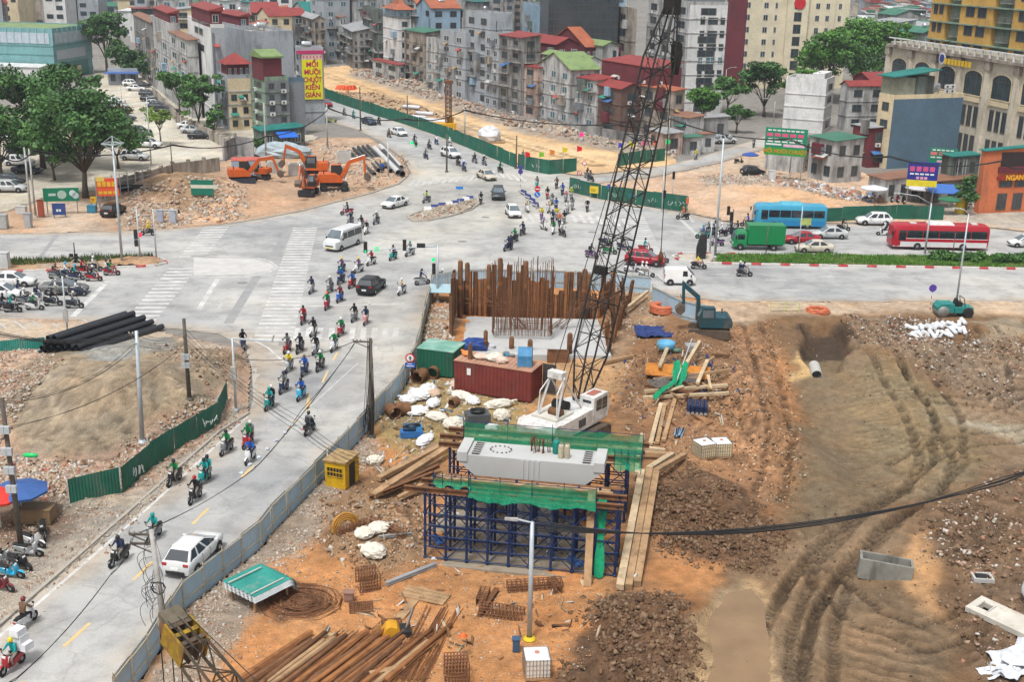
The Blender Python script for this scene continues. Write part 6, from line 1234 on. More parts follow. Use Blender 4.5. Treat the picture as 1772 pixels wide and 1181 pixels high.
for x in xs:
 for z in (1.6,3.,4.15):
  for y0,y1 in ((-4.5,-2.1),(2.1,4.5)): unit_bar('transom',ut,(x,y0,z),(x,y1,z),.036,b)
for i in range(len(xs)-1):
 for y in (-4.5,-3.3,-2.1,2.1,4.5):
  for z0 in (.25,1.6,3.):
   if (i+int(z0*2))%2: unit_bar('brace',ut,(xs[i],y,z0),(xs[i+1],y,z0+1.2),.032,b)
   else: unit_bar('brace',ut,(xs[i+1],y,z0),(xs[i],y,z0+1.2),.032,b)
for k,(y,x0,x1,z) in enumerate(((-4.5,-6.6,5.7,4.3),(-3.3,-5.9,5.8,4.3),(2.1,-6.1,6.2,4.3),(3.3,-6.3,6.4,4.3),(4.5,-6.,6.6,4.3))):
 o=thing('steel_beam','brown steel beam lying across the scaffold, %s from the front'%numw(k+1),'beam',PO,PR,'beams on the scaffold')
 m=MB().box(x0,y-.12,z,x1,y+.12,z+.03).box(x0,y-.02,z+.03,x1,y+.02,z+.27).box(x0,y-.12,z+.27,x1,y+.12,z+.30); m.build('beam_section',RUST,o)
o=thing('plank_deck','weathered plank deck on top of the blue scaffold','planks',PO,PR)
for y in [-4.2+.29*k for k in range(9)]+[1.5+.29*k for k in range(11)]:
 if R.random()<.8: x0=R.uniform(-5.5,-4.6); MB().box(x0,y,4.2,R.uniform(4.6,5.6),y+.25,4.25).build('plank',R.choice((WOODP,RUST)),o)
def net(label,x0,x1,y,z0,z1,n=26,sag=.18,tr=True,dy=0.,nm='safety_net'):
 o=thing(nm,label,'net',PO,PR); vs=[];fs=[]; m=6
 for i in range(n+1):
  u=i/n; x=x0+(x1-x0)*u; zt=z1-sag*math.sin(u*math.pi*4)**2*.6+R.uniform(-.03,.03); zb=z0-sag*math.sin(u*math.pi*2.3)**2+R.uniform(-.05,.05)
  for j in range(m+1):
   v=j/m; vs.append((x,y+dy*v+.10*math.sin(u*37+v*3)*.5+.12*math.sin(v*math.pi)*(1+.4*math.sin(u*23)),zb+(zt-zb)*v))
 for i in range(n):
  for j in range(m): a=i*(m+1)+j; fs.append((a,a+m+1,a+m+2,a+1))
 MB().add(vs,fs).build('mesh_sheet',NETT if tr else NETG,o,True)
 for i in range(5): u=i/4; unit_bar('net_post',ut,(x0+(x1-x0)*u,y+.1,z0-.3),(x0+(x1-x0)*u,y+.1,z1+.2),.025,o)
 unit_bar('net_rail',ut,(x0,y+.05,z1),(x1,y+.05,z1),.022,o)
net('green safety net along the front of the pier scaffold',-2.9,4.2,-4.75,4.25,5.45)
net('sagging green net ends at the front left of the scaffold',-4.9,-2.8,-4.7,4.95,5.45,10,.3)
net('green safety net along the back of the pier head',-4.6,6.3,2.2,4.6,6.)
net('green safety net hanging at the right end of the pier head',4.7,6.3,1.2,4.2,5.2,8)
o=thing('leaning_beam','broad brown steel beam leaning upright against the scaffold front','beam',gz(1016,1022)); e=G(1024,855,4.6)-o.location; MB().bar((0,0,0),(e.x,e.y,4.6),.42,.16).build('beam_section',WOODP,o)
o=thing('hanging_net','narrow green net hanging down the scaffold front beside the leaning beam','net',gz(1035,1008)); e=G(1042,870,4.2)-o.location
vs=[];fs=[]
for i in range(13):
 u=i/12
 for j in range(5): vs.append((e.x*u+(j-2)*.12*(1+.2*math.sin(u*9)),e.y*u-.1+.08*math.sin(j*2+u*12),4.1*u+.1))
for i in range(12):
 for j in range(4): a=i*5+j; fs.append((a,a+1,a+6,a+5))
MB().add(vs,fs).build('mesh_sheet',NETG,o,True)
# beams lying about: (from, to, width, height, material, raise at both ends, label)
IB=lambda m,L,w,h:MB().box(0,-w/2,0,L,w/2,h*.14,0).box(0,-w*.12,h*.14,L,w*.12,h*.86,0).box(0,-w/2,h*.86,L,w/2,h,0)
def beam(label,a,b,w,h,m,za=0.,zb=0.,name='steel_beam',grp=None,solid=False):
 A=gz(*a,dz=za) ; B=gz(*b,dz=zb); d=B-A; o=thing(name,label,'beam',A,0,grp);
 mb=MB().box(0,-w/2,0,d.length,w/2,h) if solid else IB(m,d.length,w,h)
 c=mb.build('beam_section',m,o); c.rotation_euler=(0,-math.asin(d.z/d.length),math.atan2(d.y,d.x)); return o
for i,(a,b,w,h,m,za,zb,lb) in enumerate([
((1072,1033),(1108,858),.42,.35,WOODL,.1,.9,'pale steel channel leftmost of the ramp beams right of the scaffold'),((1087,1030),(1122,852),.4,.35,WOODP,.05,.8,'middle brown beam of the ramp right of the scaffold'),((1102,1024),(1133,858),.4,.35,WOODP,.05,.7,'right brown beam of the ramp right of the scaffold'),
((1120,850),(1163,795),.4,.3,WOODL,.8,.2,'pale plank crossing the top of the ramp beams, left one'),((1132,852),(1184,797),.36,.3,WOODP,.7,.2,'brown plank crossing the top of the ramp beams, right one'),((1098,852),(1111,768),.3,.2,WOODL,.6,.5,'pale upright plank above the ramp beams'),
((1074,785),(1150,792),.3,.3,WOODL,.4,.3,'pale beam behind the right end of the pier head, upper'),((1072,795),(1160,800),.3,.3,WOODP,.3,.3,'brown beam behind the right end of the pier head, lower'),
((645,866),(775,792),.5,.3,WOODP,.1,.6,'broad dark plank bridging the mud left of the scaffold'),((655,833),(760,783),.4,.3,WOODP,.1,.2,'brown plank above the broad one left of the scaffold'),((650,862),(760,818),.25,.25,RUST,.05,.4,'rusty rail under the planks left of the scaffold, upper'),((640,868),(750,830),.25,.25,RUST,.05,.4,'rusty rail under the planks left of the scaffold, lower'),((690,860),(745,845),.3,.3,WOODP,.1,.5,'short brown beam end at the scaffold left side'),
((1125,775),(1143,712),.3,.2,WOODL,.1,.1,'pale plank on the clay right of the crane, leftmost of three'),((1137,772),(1150,712),.28,.2,WOODP,.1,.1,'brown plank on the clay right of the crane, middle of three'),((1148,768),(1168,700),.3,.2,WOODP,.1,.1,'dark plank on the clay right of the crane, rightmost of three'),
((1095,622),(1045,632),.3,.25,WOODP,.1,.1,'brown plank behind the crane boom foot'),((960,660),(905,690),.3,.2,WOODL,.05,.05,'pale plank beside the red container doors'),((905,785),(925,745),.3,.2,WOODP,.05,.05,'brown plank in the mud left of the crane'),
((1060,560),(1120,520),.3,.25,WOODL,.2,.6,'pale timber leaning on the rubble beside the hose coil'),((668,1018),(755,985),.22,.2,mat((.45,.47,.49),.4,.1,2.,metal=.6),.05,.05,'shiny steel tube bundle left of the footing'),((655,952),(712,937),.16,.16,mat((.45,.47,.49),.4,.1,2.,metal=.6),.3,.1,'thin grey pipe beside the white sacks'),
((690,1075),(735,1020),.5,.05,WOODP,.02,.02,'flat weathered board on the clay left of the rebar frames'),((860,1025),(830,1070),.3,.2,RBAR,.05,.05,'dark rebar cage arm left of the white pole'),((640,1172),(700,1160),.3,.2,WOODP,.05,.05,'timber sleeper under the rebar bundles')]): beam(lb,a,b,w,h,m,za,zb,solid=m in(WOODL,WOODP))
# wide plank deck left of footing
o=thing('plank_stack','stack of flat weathered boards on the clay','boards',gz(735,1035));
for i in range(6): MB().box(-1.3,-.55+i*.19,.02,1.3,-.38+i*.19,.09+.02*(i%2)).build('board',WOODP,o,rot=(0,0,-.35))
# --- long steel bundles at the bottom edge
dirA=(G(560,1085)-G(430,1181)).normalized()
k=0
for i in range(31):
 x=392+i*9.2+R.uniform(-3,3); y=1172-abs(i-6)*.3+R.uniform(-6,10)
 if i>30: continue
 a=gz(x,min(y+22,1200)); L=R.uniform(4.2,6.2); ty=(0,2,4,1,2)[i%5] if i%7 else 3; k+=1
 o=thing('steel_stock',('rusty steel tube' if ty==0 else 'brown sheet pile' if ty in(1,3) else 'bundle of rusty rebar')+' in the stockyard at the bottom, %s from left'%numw(k),'steel',a+Vector((0,0,.12)),math.atan2(dirA.y,dirA.x)+R.uniform(-.06,.06),'long steel lying at the bottom edge')
 if ty==0: MB().tube([(0,0,.1),(L,0,.12)],.12,10).build('tube',R.choice((RUST,RUST2)),o,True)
 elif ty in(1,3): MB().add(*loft([[(x_,-.16,.0),(x_,-.09,.12),(x_,.09,.12),(x_,.16,0),(x_,.13,0),(x_,.07,.09),(x_,-.07,.09),(x_,-.13,0)] for x_ in (0,L)])).build('pile_section',R.choice((RUST,RUST2,WOODP)),o)
 else:
  for q in range(6): MB().tube([(R.uniform(0,.4),-.2+q*.07,.05+.05*(q%2)),(L-R.uniform(0,.5),-.22+q*.08+R.uniform(-.1,.1),.06)],.022,4).build('bar',R.choice((RBAR,RUST2)),o)
dirB=(G(765,1060)-G(700,1181)).normalized()
for i in range(5):
 o=thing('rebar_bundle','bundle of long rusty bars running up the clay, %s from left'%numw(i+1),'rebar',gz(678+i*13,1185)+Vector((0,0,.08)),math.atan2(dirB.y,dirB.x)+R.uniform(-.05,.05),'long rebar bundles on the clay')
 for q in range(5): MB().tube([(R.uniform(0,.5),-.12+q*.06,.04),(R.uniform(6.,7.6),-.14+q*.07+R.uniform(-.1,.1),.05)],.024,4).build('bar',R.choice((RBAR,RUST2)),o)
# rebar cages / frames
def cage(label,px,py,L,W_,H_,rz,n=8,m=RBAR):
 o=thing('rebar_cage',label,'rebar cage',gz(px,py),rad(rz));
 for i in range(n+1):
  x=-L/2+L*i/n; MB().tube([(x,-W_/2,.03),(x,W_/2,.03),(x,W_/2,H_),(x,-W_/2,H_)],.03,4,closed=True).build('hoop',m,o)
 nn=max(2,int(W_/.25))
 for j in range(nn+1):
  y=-W_/2+W_*j/nn
  for z in (.04,H_+.01): MB().tube([(-L/2,y,z),(L/2,y,z)],.03,4).build('bar',m,o)
 for s in (-1,1):
  for z in np.arange(.2,H_,.2): MB().tube([(-L/2,s*W_/2,z),(L/2,s*W_/2,z)],.025,4).build('bar',m,o)
cage('dark rebar cage block near the white sacks',637,1018,1.1,1.1,1.,20,7); cage('dark rebar cage block with an orange helmet on top',790,1178,1.1,1.1,1.2,8,7); cage('long low rebar cage left of the white pole',868,1068,2.3,.6,.55,-12,12); cage('short rebar cage leg behind the long low one',836,1040,1.3,.5,.45,80,8); cage('rebar frame lying in front of the footing',925,1022,3.,.5,.5,10,12); cage('bent rebar frame end near the footing',960,1025,1.1,.4,.5,-70,7); cage('rebar grid lying in the pit behind the sacks',672,935,2.6,.4,.4,-38,10); cage('rebar grid lying beside the mud pit',612,930,2.2,.35,.3,40,9)
cage('flat rebar mat on the clay by the shovel bucket',625,1055,1.2,1.,.1,10,6); cage('flat rebar mat under the yellow bucket',678,1085,1.,1.,.12,10,6)
o=thing('safety_helmet','orange safety helmet resting on the rebar cage','helmet',gz(801,1140,1.25)); MB().lathe([(.2,0),(.22,.02),(.15,.03),(.145,.1),(.1,.16),(.02,.18)],12).build('shell',mat((.7,.13,.03),.4),o,True)
o=thing('rebar_tangle','heap of tangled rusty wire and rebar offcuts','rebar',gz(520,1045))
for i in range(60):
 a=R.uniform(0,6.28); r=R.uniform(.3,1.9); z=R.uniform(.05,.5)*(1-r/2.6); MB().tube([(r*math.cos(a+k*.5)*1.2,r*math.sin(a+k*.5),z+R.uniform(-.04,.1)) for k in range(5)],.022,4).build('wire',RBAR,o)
def coil(label,px,py,R0,r,n,m,rot=(0,0,0),jit=.05,name='hose_coil'):
 o=thing(name,label,'coil',gz(px,py));
 for i in range(n):
  rr=R0*(.62+.4*(i%4)/3) ; z=r+(i//4)*r*1.7
  c=MB().tube([(rr*math.cos(k*math.pi/12)+R.uniform(-jit,jit)*.3,rr*math.sin(k*math.pi/12)+R.uniform(-jit,jit)*.3,z+R.uniform(-jit,jit)*.3) for k in range(24)],r,6,closed=True).build('loop',m,o,True)
  c.rotation_euler=rot
 return o
HOSE=mat((.52,.15,.07),.5,.15,3.); coil('thick orange red hose coil beside the blue panels',1146,546,1.15,.085,20,HOSE); coil('loose orange hose coil near the road edge on the right',1415,540,1.1,.075,11,HOSE,jit=.2); coil('upright coil of rusty strand by the mud pit',598,925,.85,.05,16,mat((.36,.17,.03),.6,.3,3.),(1.2,0,.5),name='wire_coil')
# --- containers and cabins
def ribbed(t,W,D,H_,m,step=.28,roofm=None,z0=.1):
 MB().box(0,0,z0,W,D,H_-.06).build('body',m,t)
 n=int(W/step)
 for i in range(n): MB().box(i*W/n+.05,-.035,z0+.1,i*W/n+.05+step*.5,-.001,H_-.15).build('rib',m,t)
 n=int(D/step)
 for i in range(n): MB().box(-.035,i*D/n+.05,z0+.1,-.001,i*D/n+.05+step*.5,H_-.15).build('rib',m,t)
 MB().box(-.05,-.05,H_-.06,W+.05,D+.05,H_).build('roof',roofm or m,t)
p,rz,W,D,h=boxat((918,700),640,786,938,158,2.6)
t=thing('shipping_container','rusty red shipping container loaded with odds and ends on its roof','container',p,rz); RED=mat((.17,.032,.025),.7,.2,1.,stain=.4,scol=(.10,.06,.045),sscale=(1,1,.5)); W=2.44; RCT=(p,rz,W,D)
ribbed(t,W,D,2.6,RED,.3,mat((.38,.20,.13),.8,.2,1.))
for i in range(int(D/.4)): MB().box(.1,i*.4+.1,2.6,W-.1,i*.4+.25,2.63).build('roof_rib',mat((.40,.24,.17),.8,.2,1.),t)
MB().box(-.05,D*.78,1.55,-.04,D*.83,2.1).build('label_plate',PLATE,t); MB().box(W+.02,-1.1,.15,W+.1,-.02,2.5).build('open_door',mat((.05,.045,.045),.7,.3,2.),t)
M3=Matrix.Translation(p)@Matrix.Rotation(rz,4,'Z')
def on_container(x,y,z=2.63): return M3@Vector((x,y,z))
o=thing('machine_hood','blue steel machine hood on the red container roof','machine',on_container(1.2,1.0),rz+.3); MB().profile([(-.6,0),(.6,0),(.6,1.),(.1,1.45),(-.25,1.45),(-.6,.9)],-.55,.55).build('hood',mat((.05,.20,.38),.5,.2,2.,stain=.3,scol=(.2,.25,.3)),o); MB().box(-.65,-.6,-.02,.65,.6,.08).build('base',STEEL,o)
CLOTH=[mat((.58,.54,.46),.9,.15,2.),mat((.55,.42,.34),.9,.15,2.),mat((.60,.60,.60),.85,.12,2.),mat((.62,.2,.06),.9,.2,2.),mat((.5,.36,.26),.9,.2,1.5)]
def sack(label,p,r,m,name='sack',cat='sack',seed=0,grp=None):
 o=thing(name,label,cat,p,R.uniform(0,3),grp); MB().blob((0,0,r[2]*.62),(r[0],r[1],r[2]*.85),22,0,random.Random(seed),.11).build('fabric',m,o); MB().tube([(r[0]*.9,0,r[2]*.8),(r[0]*1.15,.05,r[2]*.95),(r[0]*1.3,.1,r[2]*.8)],[.12*r[1]/.5,.06,.1],6).build('knot',m,o); return o
for i,(x,y,r,mi,lb) in enumerate(((1.2,D*.72,(.7,.5,.25),1,'pinkish sack lying on the container roof'),(1.4,D*.56,(.8,.6,.35),0,'cream sack heap in the middle of the container roof'),(1.,D*.45,(.55,.5,.3),1,'small pink sack nearest the blue hood'),(1.5,D*.93,(.6,.45,.2),3,'orange netting heap at the left end of the container roof'))): sack(lb,on_container(x,y),r,CLOTH[mi],seed=i)
o=thing('gas_cylinder','brown gas cylinder standing on the container roof','cylinder',on_container(.7,D*.84)); MB().lathe([(.16,0),(.17,.1),(.17,1.),(.08,1.2),(.06,1.3)],10).build('shell',RUST,o,True); MB().lathe([(.05,1.3),(.05,1.4)],6).build('valve',STEEL,o)
p,rz,W,D,h=boxat((784,657),615,722,804,162,2.3); t=thing('green_container','dark green site store with a pale green roof','container',p,rz); ribbed(t,W,D,2.3,mat((.012,.10,.06),.6,.2,1.,stain=.2),.3,mat((.16,.34,.27),.6,.25,.8,stain=.4,scol=(.4,.4,.36),sscale=(.8,.8,.8)))
p,rz,W,D,h=boxat((598,856),812,563,627,160,1.9); t=thing('yellow_cabin','small yellow guard cabin with barred window at the fence','cabin',p,rz); YC=mat((.55,.33,.012),.5,.15,2.,rust=.3); W=min(W,1.8); D=min(D,1.6)
MB().box(0,0,.08,W,D,1.85).build('wall',YC,t); MB().box(-.1,-.1,1.85,W+.1,D+.1,1.95).build('roof',mat((.33,.23,.11),.8,.25,2.,rust=.4),t); MB().box(-.02,D*.12,.85,-.008,D*.88,1.5).build('window_opening',BLK,t)
for i in range(6): MB().box(-.05,D*(.12+i*.15),.85,-.02,D*(.12+i*.15)+.03,1.5).build('window_bar',YC,t)
for z in (.85,1.15,1.47): MB().box(-.055,D*.12,z,-.025,D*.88,z+.04).build('window_bar',YC,t)
MB().box(W*.3,-.03,.1,W*.7,-.01,1.6).build('door_opening',BLK,t); MB().box(W*.72,-.08,.1,W*.98,-.03,1.65).build('door',YC,t)
# --- sheets, sacks, pipes and tanks
o=thing('roof_sheets','curled stack of teal corrugated roof sheets on the clay','sheets',gz(455,1035,.1),rad(52))
TS=corr_mesh('sheet',14,.03).mesh('sheet',TEALP); WS=mat((.5,.52,.52),.5,.15,2.)
for i in range(5):
 vs=[];fs=[]; n=18
 for k in range(n+1):
  u=k/n; x=-1.6+3.2*u; bend=max(0,u-.78)*2.6
  for j in range(17): y=-1.3+2.6*j/16; vs.append((x-bend*bend*.8+i*.03,y+R.uniform(-.01,.01)+i*.05,.75+i*.06-bend*1.1*(.3+bend)+(.03 if j%2 else -.03)))
 for k in range(n):
  for j in range(16): a=k*17+j; fs.append((a,a+17,a+18,a+1))
 MB().add(vs,fs).build('sheet',TEALP if i==4 else WS,o)
for s in (-.9,.9): MB().bar((-1.3,s,0),(-1.3,s,.72),.1).build('trestle_leg',WOODP,o); MB().bar((.9,s,0),(.9,s,.72),.1).build('trestle_leg',WOODP,o); MB().bar((-1.5,s,1.09),(.7,s,1.09),.06).build('batten',POSTW,o)
WSK=[('big white sack heap beside the fence post wires',725,690,(1.0,.8,.5),2),('crumpled white sack left in the heap',706,697,(.7,.6,.4),2),('white sack at the back of the heap',740,680,(.8,.6,.45),2),('white sack at the front of the heap by the wires',722,716,(.9,.7,.4),2),('torn white sack right of the heap',750,703,(.7,.5,.4),2),('long tan rolled tarpaulin below the container',800,692,(1.0,.5,.45),0),('whitish bundle at the end of the tan roll',818,698,(.7,.5,.4),2),
('pale rolled bag in front of the container',862,705,(1.2,.5,.45),0),('pale bag standing right of the black box',868,727,(.65,.6,.55),0),('round beige bag left of the black box',786,742,(.85,.7,.55),0),('beige bag in front of the black box',836,758,(.7,.5,.35),0),('small white bag by the beige ones',850,748,(.5,.45,.4),2),('tan tarpaulin bundle in the middle of the scrap',756,728,(.9,.55,.4),0),('flat white bag at the edge of the puddle',735,766,(1.1,.5,.3),2),('tied cream bag on the gravel by the cabin',648,803,(.6,.5,.4),0),
('round cream sack by the mud pit, upper left',632,942,(.65,.6,.35),0),('round cream sack by the mud pit, upper right',656,935,(.65,.6,.35),0),('large cream sack below the other two',647,972,(.75,.65,.45),0),('red brown bundle beside the rusty pipes',790,672,(.6,.5,.4),1),('dark wet bag beside the white heap',752,688,(.6,.5,.4),4)]
for i,(lb,x,y,r,mi) in enumerate(WSK): sack(lb,gz(x,y),r,CLOTH[mi],seed=30+i)
def pipe(label,px,py,L,r,rz,m,upright=False,thick=.12,name='pipe',dz=0.,grp=None,cat='pipe'):
 o=thing(name,label,cat,gz(px,py,dz),rad(rz),grp); mb=MB(); n=14; vs=[];fs=[]
 for x in (0,L):
  for rr in (r,r*(1-thick)): vs+=[(x-L/2,rr*math.cos(a*6.2832/n),r+rr*math.sin(a*6.2832/n)) for a in range(n)]
 for a in range(n):
  b=(a+1)%n; fs+=[(a,b,2*n+b,2*n+a),(n+a,3*n+a,3*n+b,n+b),(a,n+a,n+b,b),(2*n+a,2*n+b,3*n+b,3*n+a)]
 mb.add(vs,fs); ob=mb.build('shell',m,o,True); sharp(ob.data)
 return o
for a in (('rusty steel pipe stub beside the green store, left',727,660,1.3,.5,70,RUST),('rusty steel pipe stub beside the green store, right',752,652,1.3,.5,75,RUST),('rusty pipe stub lying on the white sacks',680,722,1.1,.48,120,RUST),('square ended rusty pipe beside the wires',696,718,1.1,.5,20,RUST),('rusty ring pipe below the container',786,705,.7,.35,60,RUST),('white concrete pipe lying in the trench',1412,632,2.6,.48,82,CONC)): pipe(*a,dz=.35 if 'trench' in a[0] else 0)
o=thing('black_box','black plastic crate with coiled hose on top','crate',gz(826,740),rad(15)); MB().add([(-.8,-.6,0),(.8,-.6,0),(.8,.6,0),(-.8,.6,0),(-.85,-.65,1.1),(.85,-.65,1.1),(.85,.65,1.1),(-.85,.65,1.1)],BOXF).build('body',mat((.07,.075,.08),.5,.2,2.),o)
for k in range(4): MB().tube([((.4+.05*k)*math.cos(a*.5236),(.35+.04*k)*math.sin(a*.5236),1.14+.05*k) for a in range(12)],.04,5,closed=True).build('hose_loop',BLK,o,True)
o=thing('pump_unit','blue pump with hoses beside the puddle','pump',gz(712,756),rad(10)); MB().box(-.8,-.4,.1,.8,.4,.55).build('base',mat((.03,.13,.35),.5,.2,2.),o); MB().lathe([(.25,-.6),(.3,-.5),(.3,.4),(.2,.55)],10,(0,0,.8),0,'x').build('motor',mat((.04,.08,.14),.5),o,True); MB().box(.3,-.3,.55,.75,.3,.9).build('gearbox',mat((.05,.22,.45),.5),o)
for k in range(3): MB().tube([(-.6,-.2+.1*k,.9),(-.1,-.5,1.2),(.5,-.3+.1*k,1.1),(.9,.1,.5)],.05,5).build('hose',BLK,o,True)
def ibc(label,px,py,rz,m):
 o=thing('water_cube',label,'tank',gz(px,py),rad(rz)); s=.58; MB().add([(-s,-s,.16),(s,-s,.16),(s,s,.16),(-s,s,.16),(-s,-s,1.08),(s,-s,1.08),(s,s,1.08),(-s,s,1.08)],BOXF).build('bottle',m,o); MB().add([(-s,-s,1.081),(s,-s,1.081),(s,s,1.081),(-s,s,1.081),(-s*.8,-s*.8,1.16),(s*.8,-s*.8,1.16),(s*.8,s*.8,1.16),(-s*.8,s*.8,1.16)],BOXF).build('top',mat((.66,.66,.64),.4,.08,2.),o); MB().lathe([(.12,1.16),(.12,1.22)],10).build('lid',mat((.45,.2,.16),.5),o)
 MB().box(-s-.03,-s-.03,0,s+.03,s+.03,.12).build('pallet',WOODP,o)
 for k in range(8):
  u=-s+2*s*k/7
  for a in (((u,-s-.03,.12),(u,-s-.03,1.12)),((-s-.03,u,.12),(-s-.03,u,1.12)),((s+.03,u,.12),(s+.03,u,1.12)),((u,s+.03,.12),(u,s+.03,1.12))): MB().bar(*a,.03).build('cage_bar',CHR,o)
 for z in (.35,.6,.85,1.12):
  q=s+.03; MB().tube([(-q,-q,z),(q,-q,z),(q,q,z),(-q,q,z)],.018,4,closed=True).build('cage_hoop',CHR,o)
IBM=mat((.60,.52,.33),.5,.12,1.5); ibc('caged water cube, left of the yellowish pair on the bank',1217,790,25,IBM); ibc('caged water cube, right of the yellowish pair on the bank',1247,783,10,IBM); ibc('white caged water cube at the foot of the white pole',928,1172,6,mat((.62,.60,.55),.5,.1,1.5))
# stacks right of the crane
o=thing('formwork_stack','stack of blue ribbed formwork panels on the clay bank','formwork',gz(1206,716),rad(-8))
for i in range(3):
 for j in range(5): MB().add(*loft([[(x,-.9,0.),(x+.06,-.9,.2),(x+.22,-.9,.2),(x+.28,-.9,0)],[(x,.7,0.),(x+.06,.7,.2),(x+.22,.7,.2),(x+.28,.7,0)]])).build('trough',SCB if i else mat((.3,.28,.26),.8),o,loc=(0,0,.1+i*.24)) if (x:=-.8+j*.32) is not None else 0
o=thing('orange_formwork','orange steel formwork panel under the timber pile','formwork',gz(1172,660),rad(-10)); OR=mat((.50,.19,.03),.6,.25,1.,rust=.4)
for k in range(8): u0,u1=k/8,(k+1)/8; MB().add([(-2.6,-.9+1.8*u0,.55+.5*math.sin(u0*2.)),(2.6,-.9+1.8*u0,.55+.5*math.sin(u0*2.)),(2.6,-.9+1.8*u1,.55+.5*math.sin(u1*2.)),(-2.6,-.9+1.8*u1,.55+.5*math.sin(u1*2.)),(-2.6,-.9+1.8*u0,.49+.5*math.sin(u0*2.)),(2.6,-.9+1.8*u0,.49+.5*math.sin(u0*2.)),(2.6,-.9+1.8*u1,.49+.5*math.sin(u1*2.)),(-2.6,-.9+1.8*u1,.49+.5*math.sin(u1*2.))],[(0,1,2,3),(7,6,5,4),(0,4,5,1),(1,5,6,2),(2,6,7,3),(3,7,4,0)]).build('plate',OR,o)
for s in (-2.5,0,2.5): MB().box(s-.06,-.8,0,s+.06,.8,.5).build('stiffener',OR,o)
for i,(a,b,w,z,m) in enumerate((((1112,700),(1260,700),.25,.15,WOODL),((1114,690),(1258,688),.25,.2,WOODL),((1130,672),(1262,676),.22,.4,WOODP),((1115,682),(1200,695),.2,.35,RUST),((1140,662),(1153,628),.3,1.1,WOODL),((1180,668),(1208,632),.28,1.1,WOODL),((1205,690),(1222,656),.28,.9,WOODL),((1170,690),(1195,625),.06,1.2,POSTW),((1230,640),(1260,637),.2,.2,RUST))): beam('loose timber on the formwork pile, %s piece'%numw(i+1),a,b,w,.2,m,z,z,'loose_timber','timbers on the formwork pile',True)
for i in range(16):
 x,y,a_=R.uniform(1118,1240),R.uniform(655,700),R.uniform(0,6.28); beam('loose board on the formwork pile, %s of the upper layer'%numw(i+1),(x,y),(x+38*math.cos(a_),y+17*math.sin(a_)),R.uniform(.12,.3),.1,R.choice((WOODL,WOODP,RUST,SCB)),R.uniform(.2,.9),R.uniform(.2,1.),'loose_timber','upper layer of the formwork pile',True)
for i,(x,y,r) in enumerate(((1142,688,25),(1190,680,-20))):
 o=thing('wire_mesh_panel','grey welded mesh panel on the formwork pile, %s'%('left one','right one')[i],'mesh panel',gz(x,y,.9),rad(r))
 for k in range(9): MB().bar((-.9+k*.22,-.8,0),(-.9+k*.22,.8,.1),.03).build('wire',STEEL,o); MB().bar((-.9,-.8+k*.2,0),(.9,-.8+k*.2,.1),.03).build('wire',STEEL,o)
o=thing('draped_net','green net draped over the formwork pile','net',gz(1160,668));
for (a,b,c) in (((1132,690),(1170,655),(1172,625)),((1170,672),(1182,650),(1186,628))):
 A=[G(*q,z)-o.location for q,z in ((a,.9),(b,1.5),(c,1.9))]; vs=[];fs=[]
 for i in range(11):
  u=i/10; q=A[0].lerp(A[1],u*2) if u<.5 else A[1].lerp(A[2],u*2-1)
  for j in range(5): vs.append((q.x+(j-2)*.14+R.uniform(-.03,.03),q.y+R.uniform(-.1,.1),q.z+.15*math.sin(j*1.7+i)))
 for i in range(10):
  for j in range(4): k=i*5+j; fs.append((k,k+1,k+6,k+5))
 MB().add(vs,fs).build('mesh_sheet',NETG,o,True)
o=thing('pipe_bundle','small bundle of blue and grey tubes on the clay','tubes',gz(1175,752),rad(75))
for k in range(9): MB().tube([(-.8+R.uniform(-.1,.1),-.22+k*.055,.06+.07*(k%3)),(.8+R.uniform(-.1,.1),-.3+k*.08,.06+.07*(k%3))],.045,6).build('tube',SCB if k%2 else mat((.25,.36,.44),.4),o,True)
for lb,x,y,n in (('blue tube bundle at the left foot of the scaffold',757,950,8),('blue tube bundle at the right foot of the scaffold',995,985,8)):
 o=thing('pipe_bundle',lb,'tubes',gz(x,y,.25),rad(-60))
 for k in range(n): MB().tube([(-.6,-.2+k*.06,.08+.07*(k%3)),(.6,-.25+k*.07,.08+.07*(k%3))],.04,6).build('tube',mat((.03,.10,.28),.5),o,True)
o=thing('blue_tarpaulin','crumpled dark blue tarpaulin spread beside the digger','tarpaulin',gz(1135,580)); vs=[];fs=[]
for i in range(15):
 for j in range(9): vs.append((-1.9+i*.27,-1.5+j*.4,.12+R.uniform(0,.22)))
for i in range(14):
 for j in range(8): k=i*9+j; fs.append((k,k+9,k+10,k+1))
MB().add(vs,fs).build('sheet',mat((.02,.04,.15),.6,.4,1.5),o)
o=thing('concrete_mixer','light blue round mixing tub on a frame','mixer',gz(1152,612)); MB().lathe([(.75,.45),(.8,.5),(.8,.95),(.74,1.),(.72,.6),(.05,.55)],16).build('tub',mat((.12,.36,.55),.45,.15,2.),o,True)
for a in range(4): MB().bar((.6*math.cos(a*1.57+.7),.6*math.sin(a*1.57+.7),0),(.5*math.cos(a*1.57+.7),.5*math.sin(a*1.57+.7),.5),.08).build('leg',STEEL,o)
MB().lathe([(.2,-.3),(.22,.3)],8,(.9,-.4,.35),0,'x').build('motor',mat((.12,.22,.16),.6),o,True)
o=thing('steel_bucket','pale steel skip bucket beside the mixing tub','bucket',gz(1195,622)); MB().add([(-.4,-.35,.1),(.4,-.35,.1),(.4,.35,.1),(-.4,.35,.1),(-.55,-.5,.7),(.55,-.5,.7),(.55,.5,.7),(-.55,.5,.7)],[(0,3,2,1),(0,1,5,4),(1,2,6,5),(2,3,7,6),(3,0,4,7)]).build('shell',mat((.45,.46,.46),.5),o); MB().tube([(-.5,0,.7),(-.2,0,1.1),(.2,0,1.1),(.5,0,.7)],.03,5).build('handle',STEEL,o)
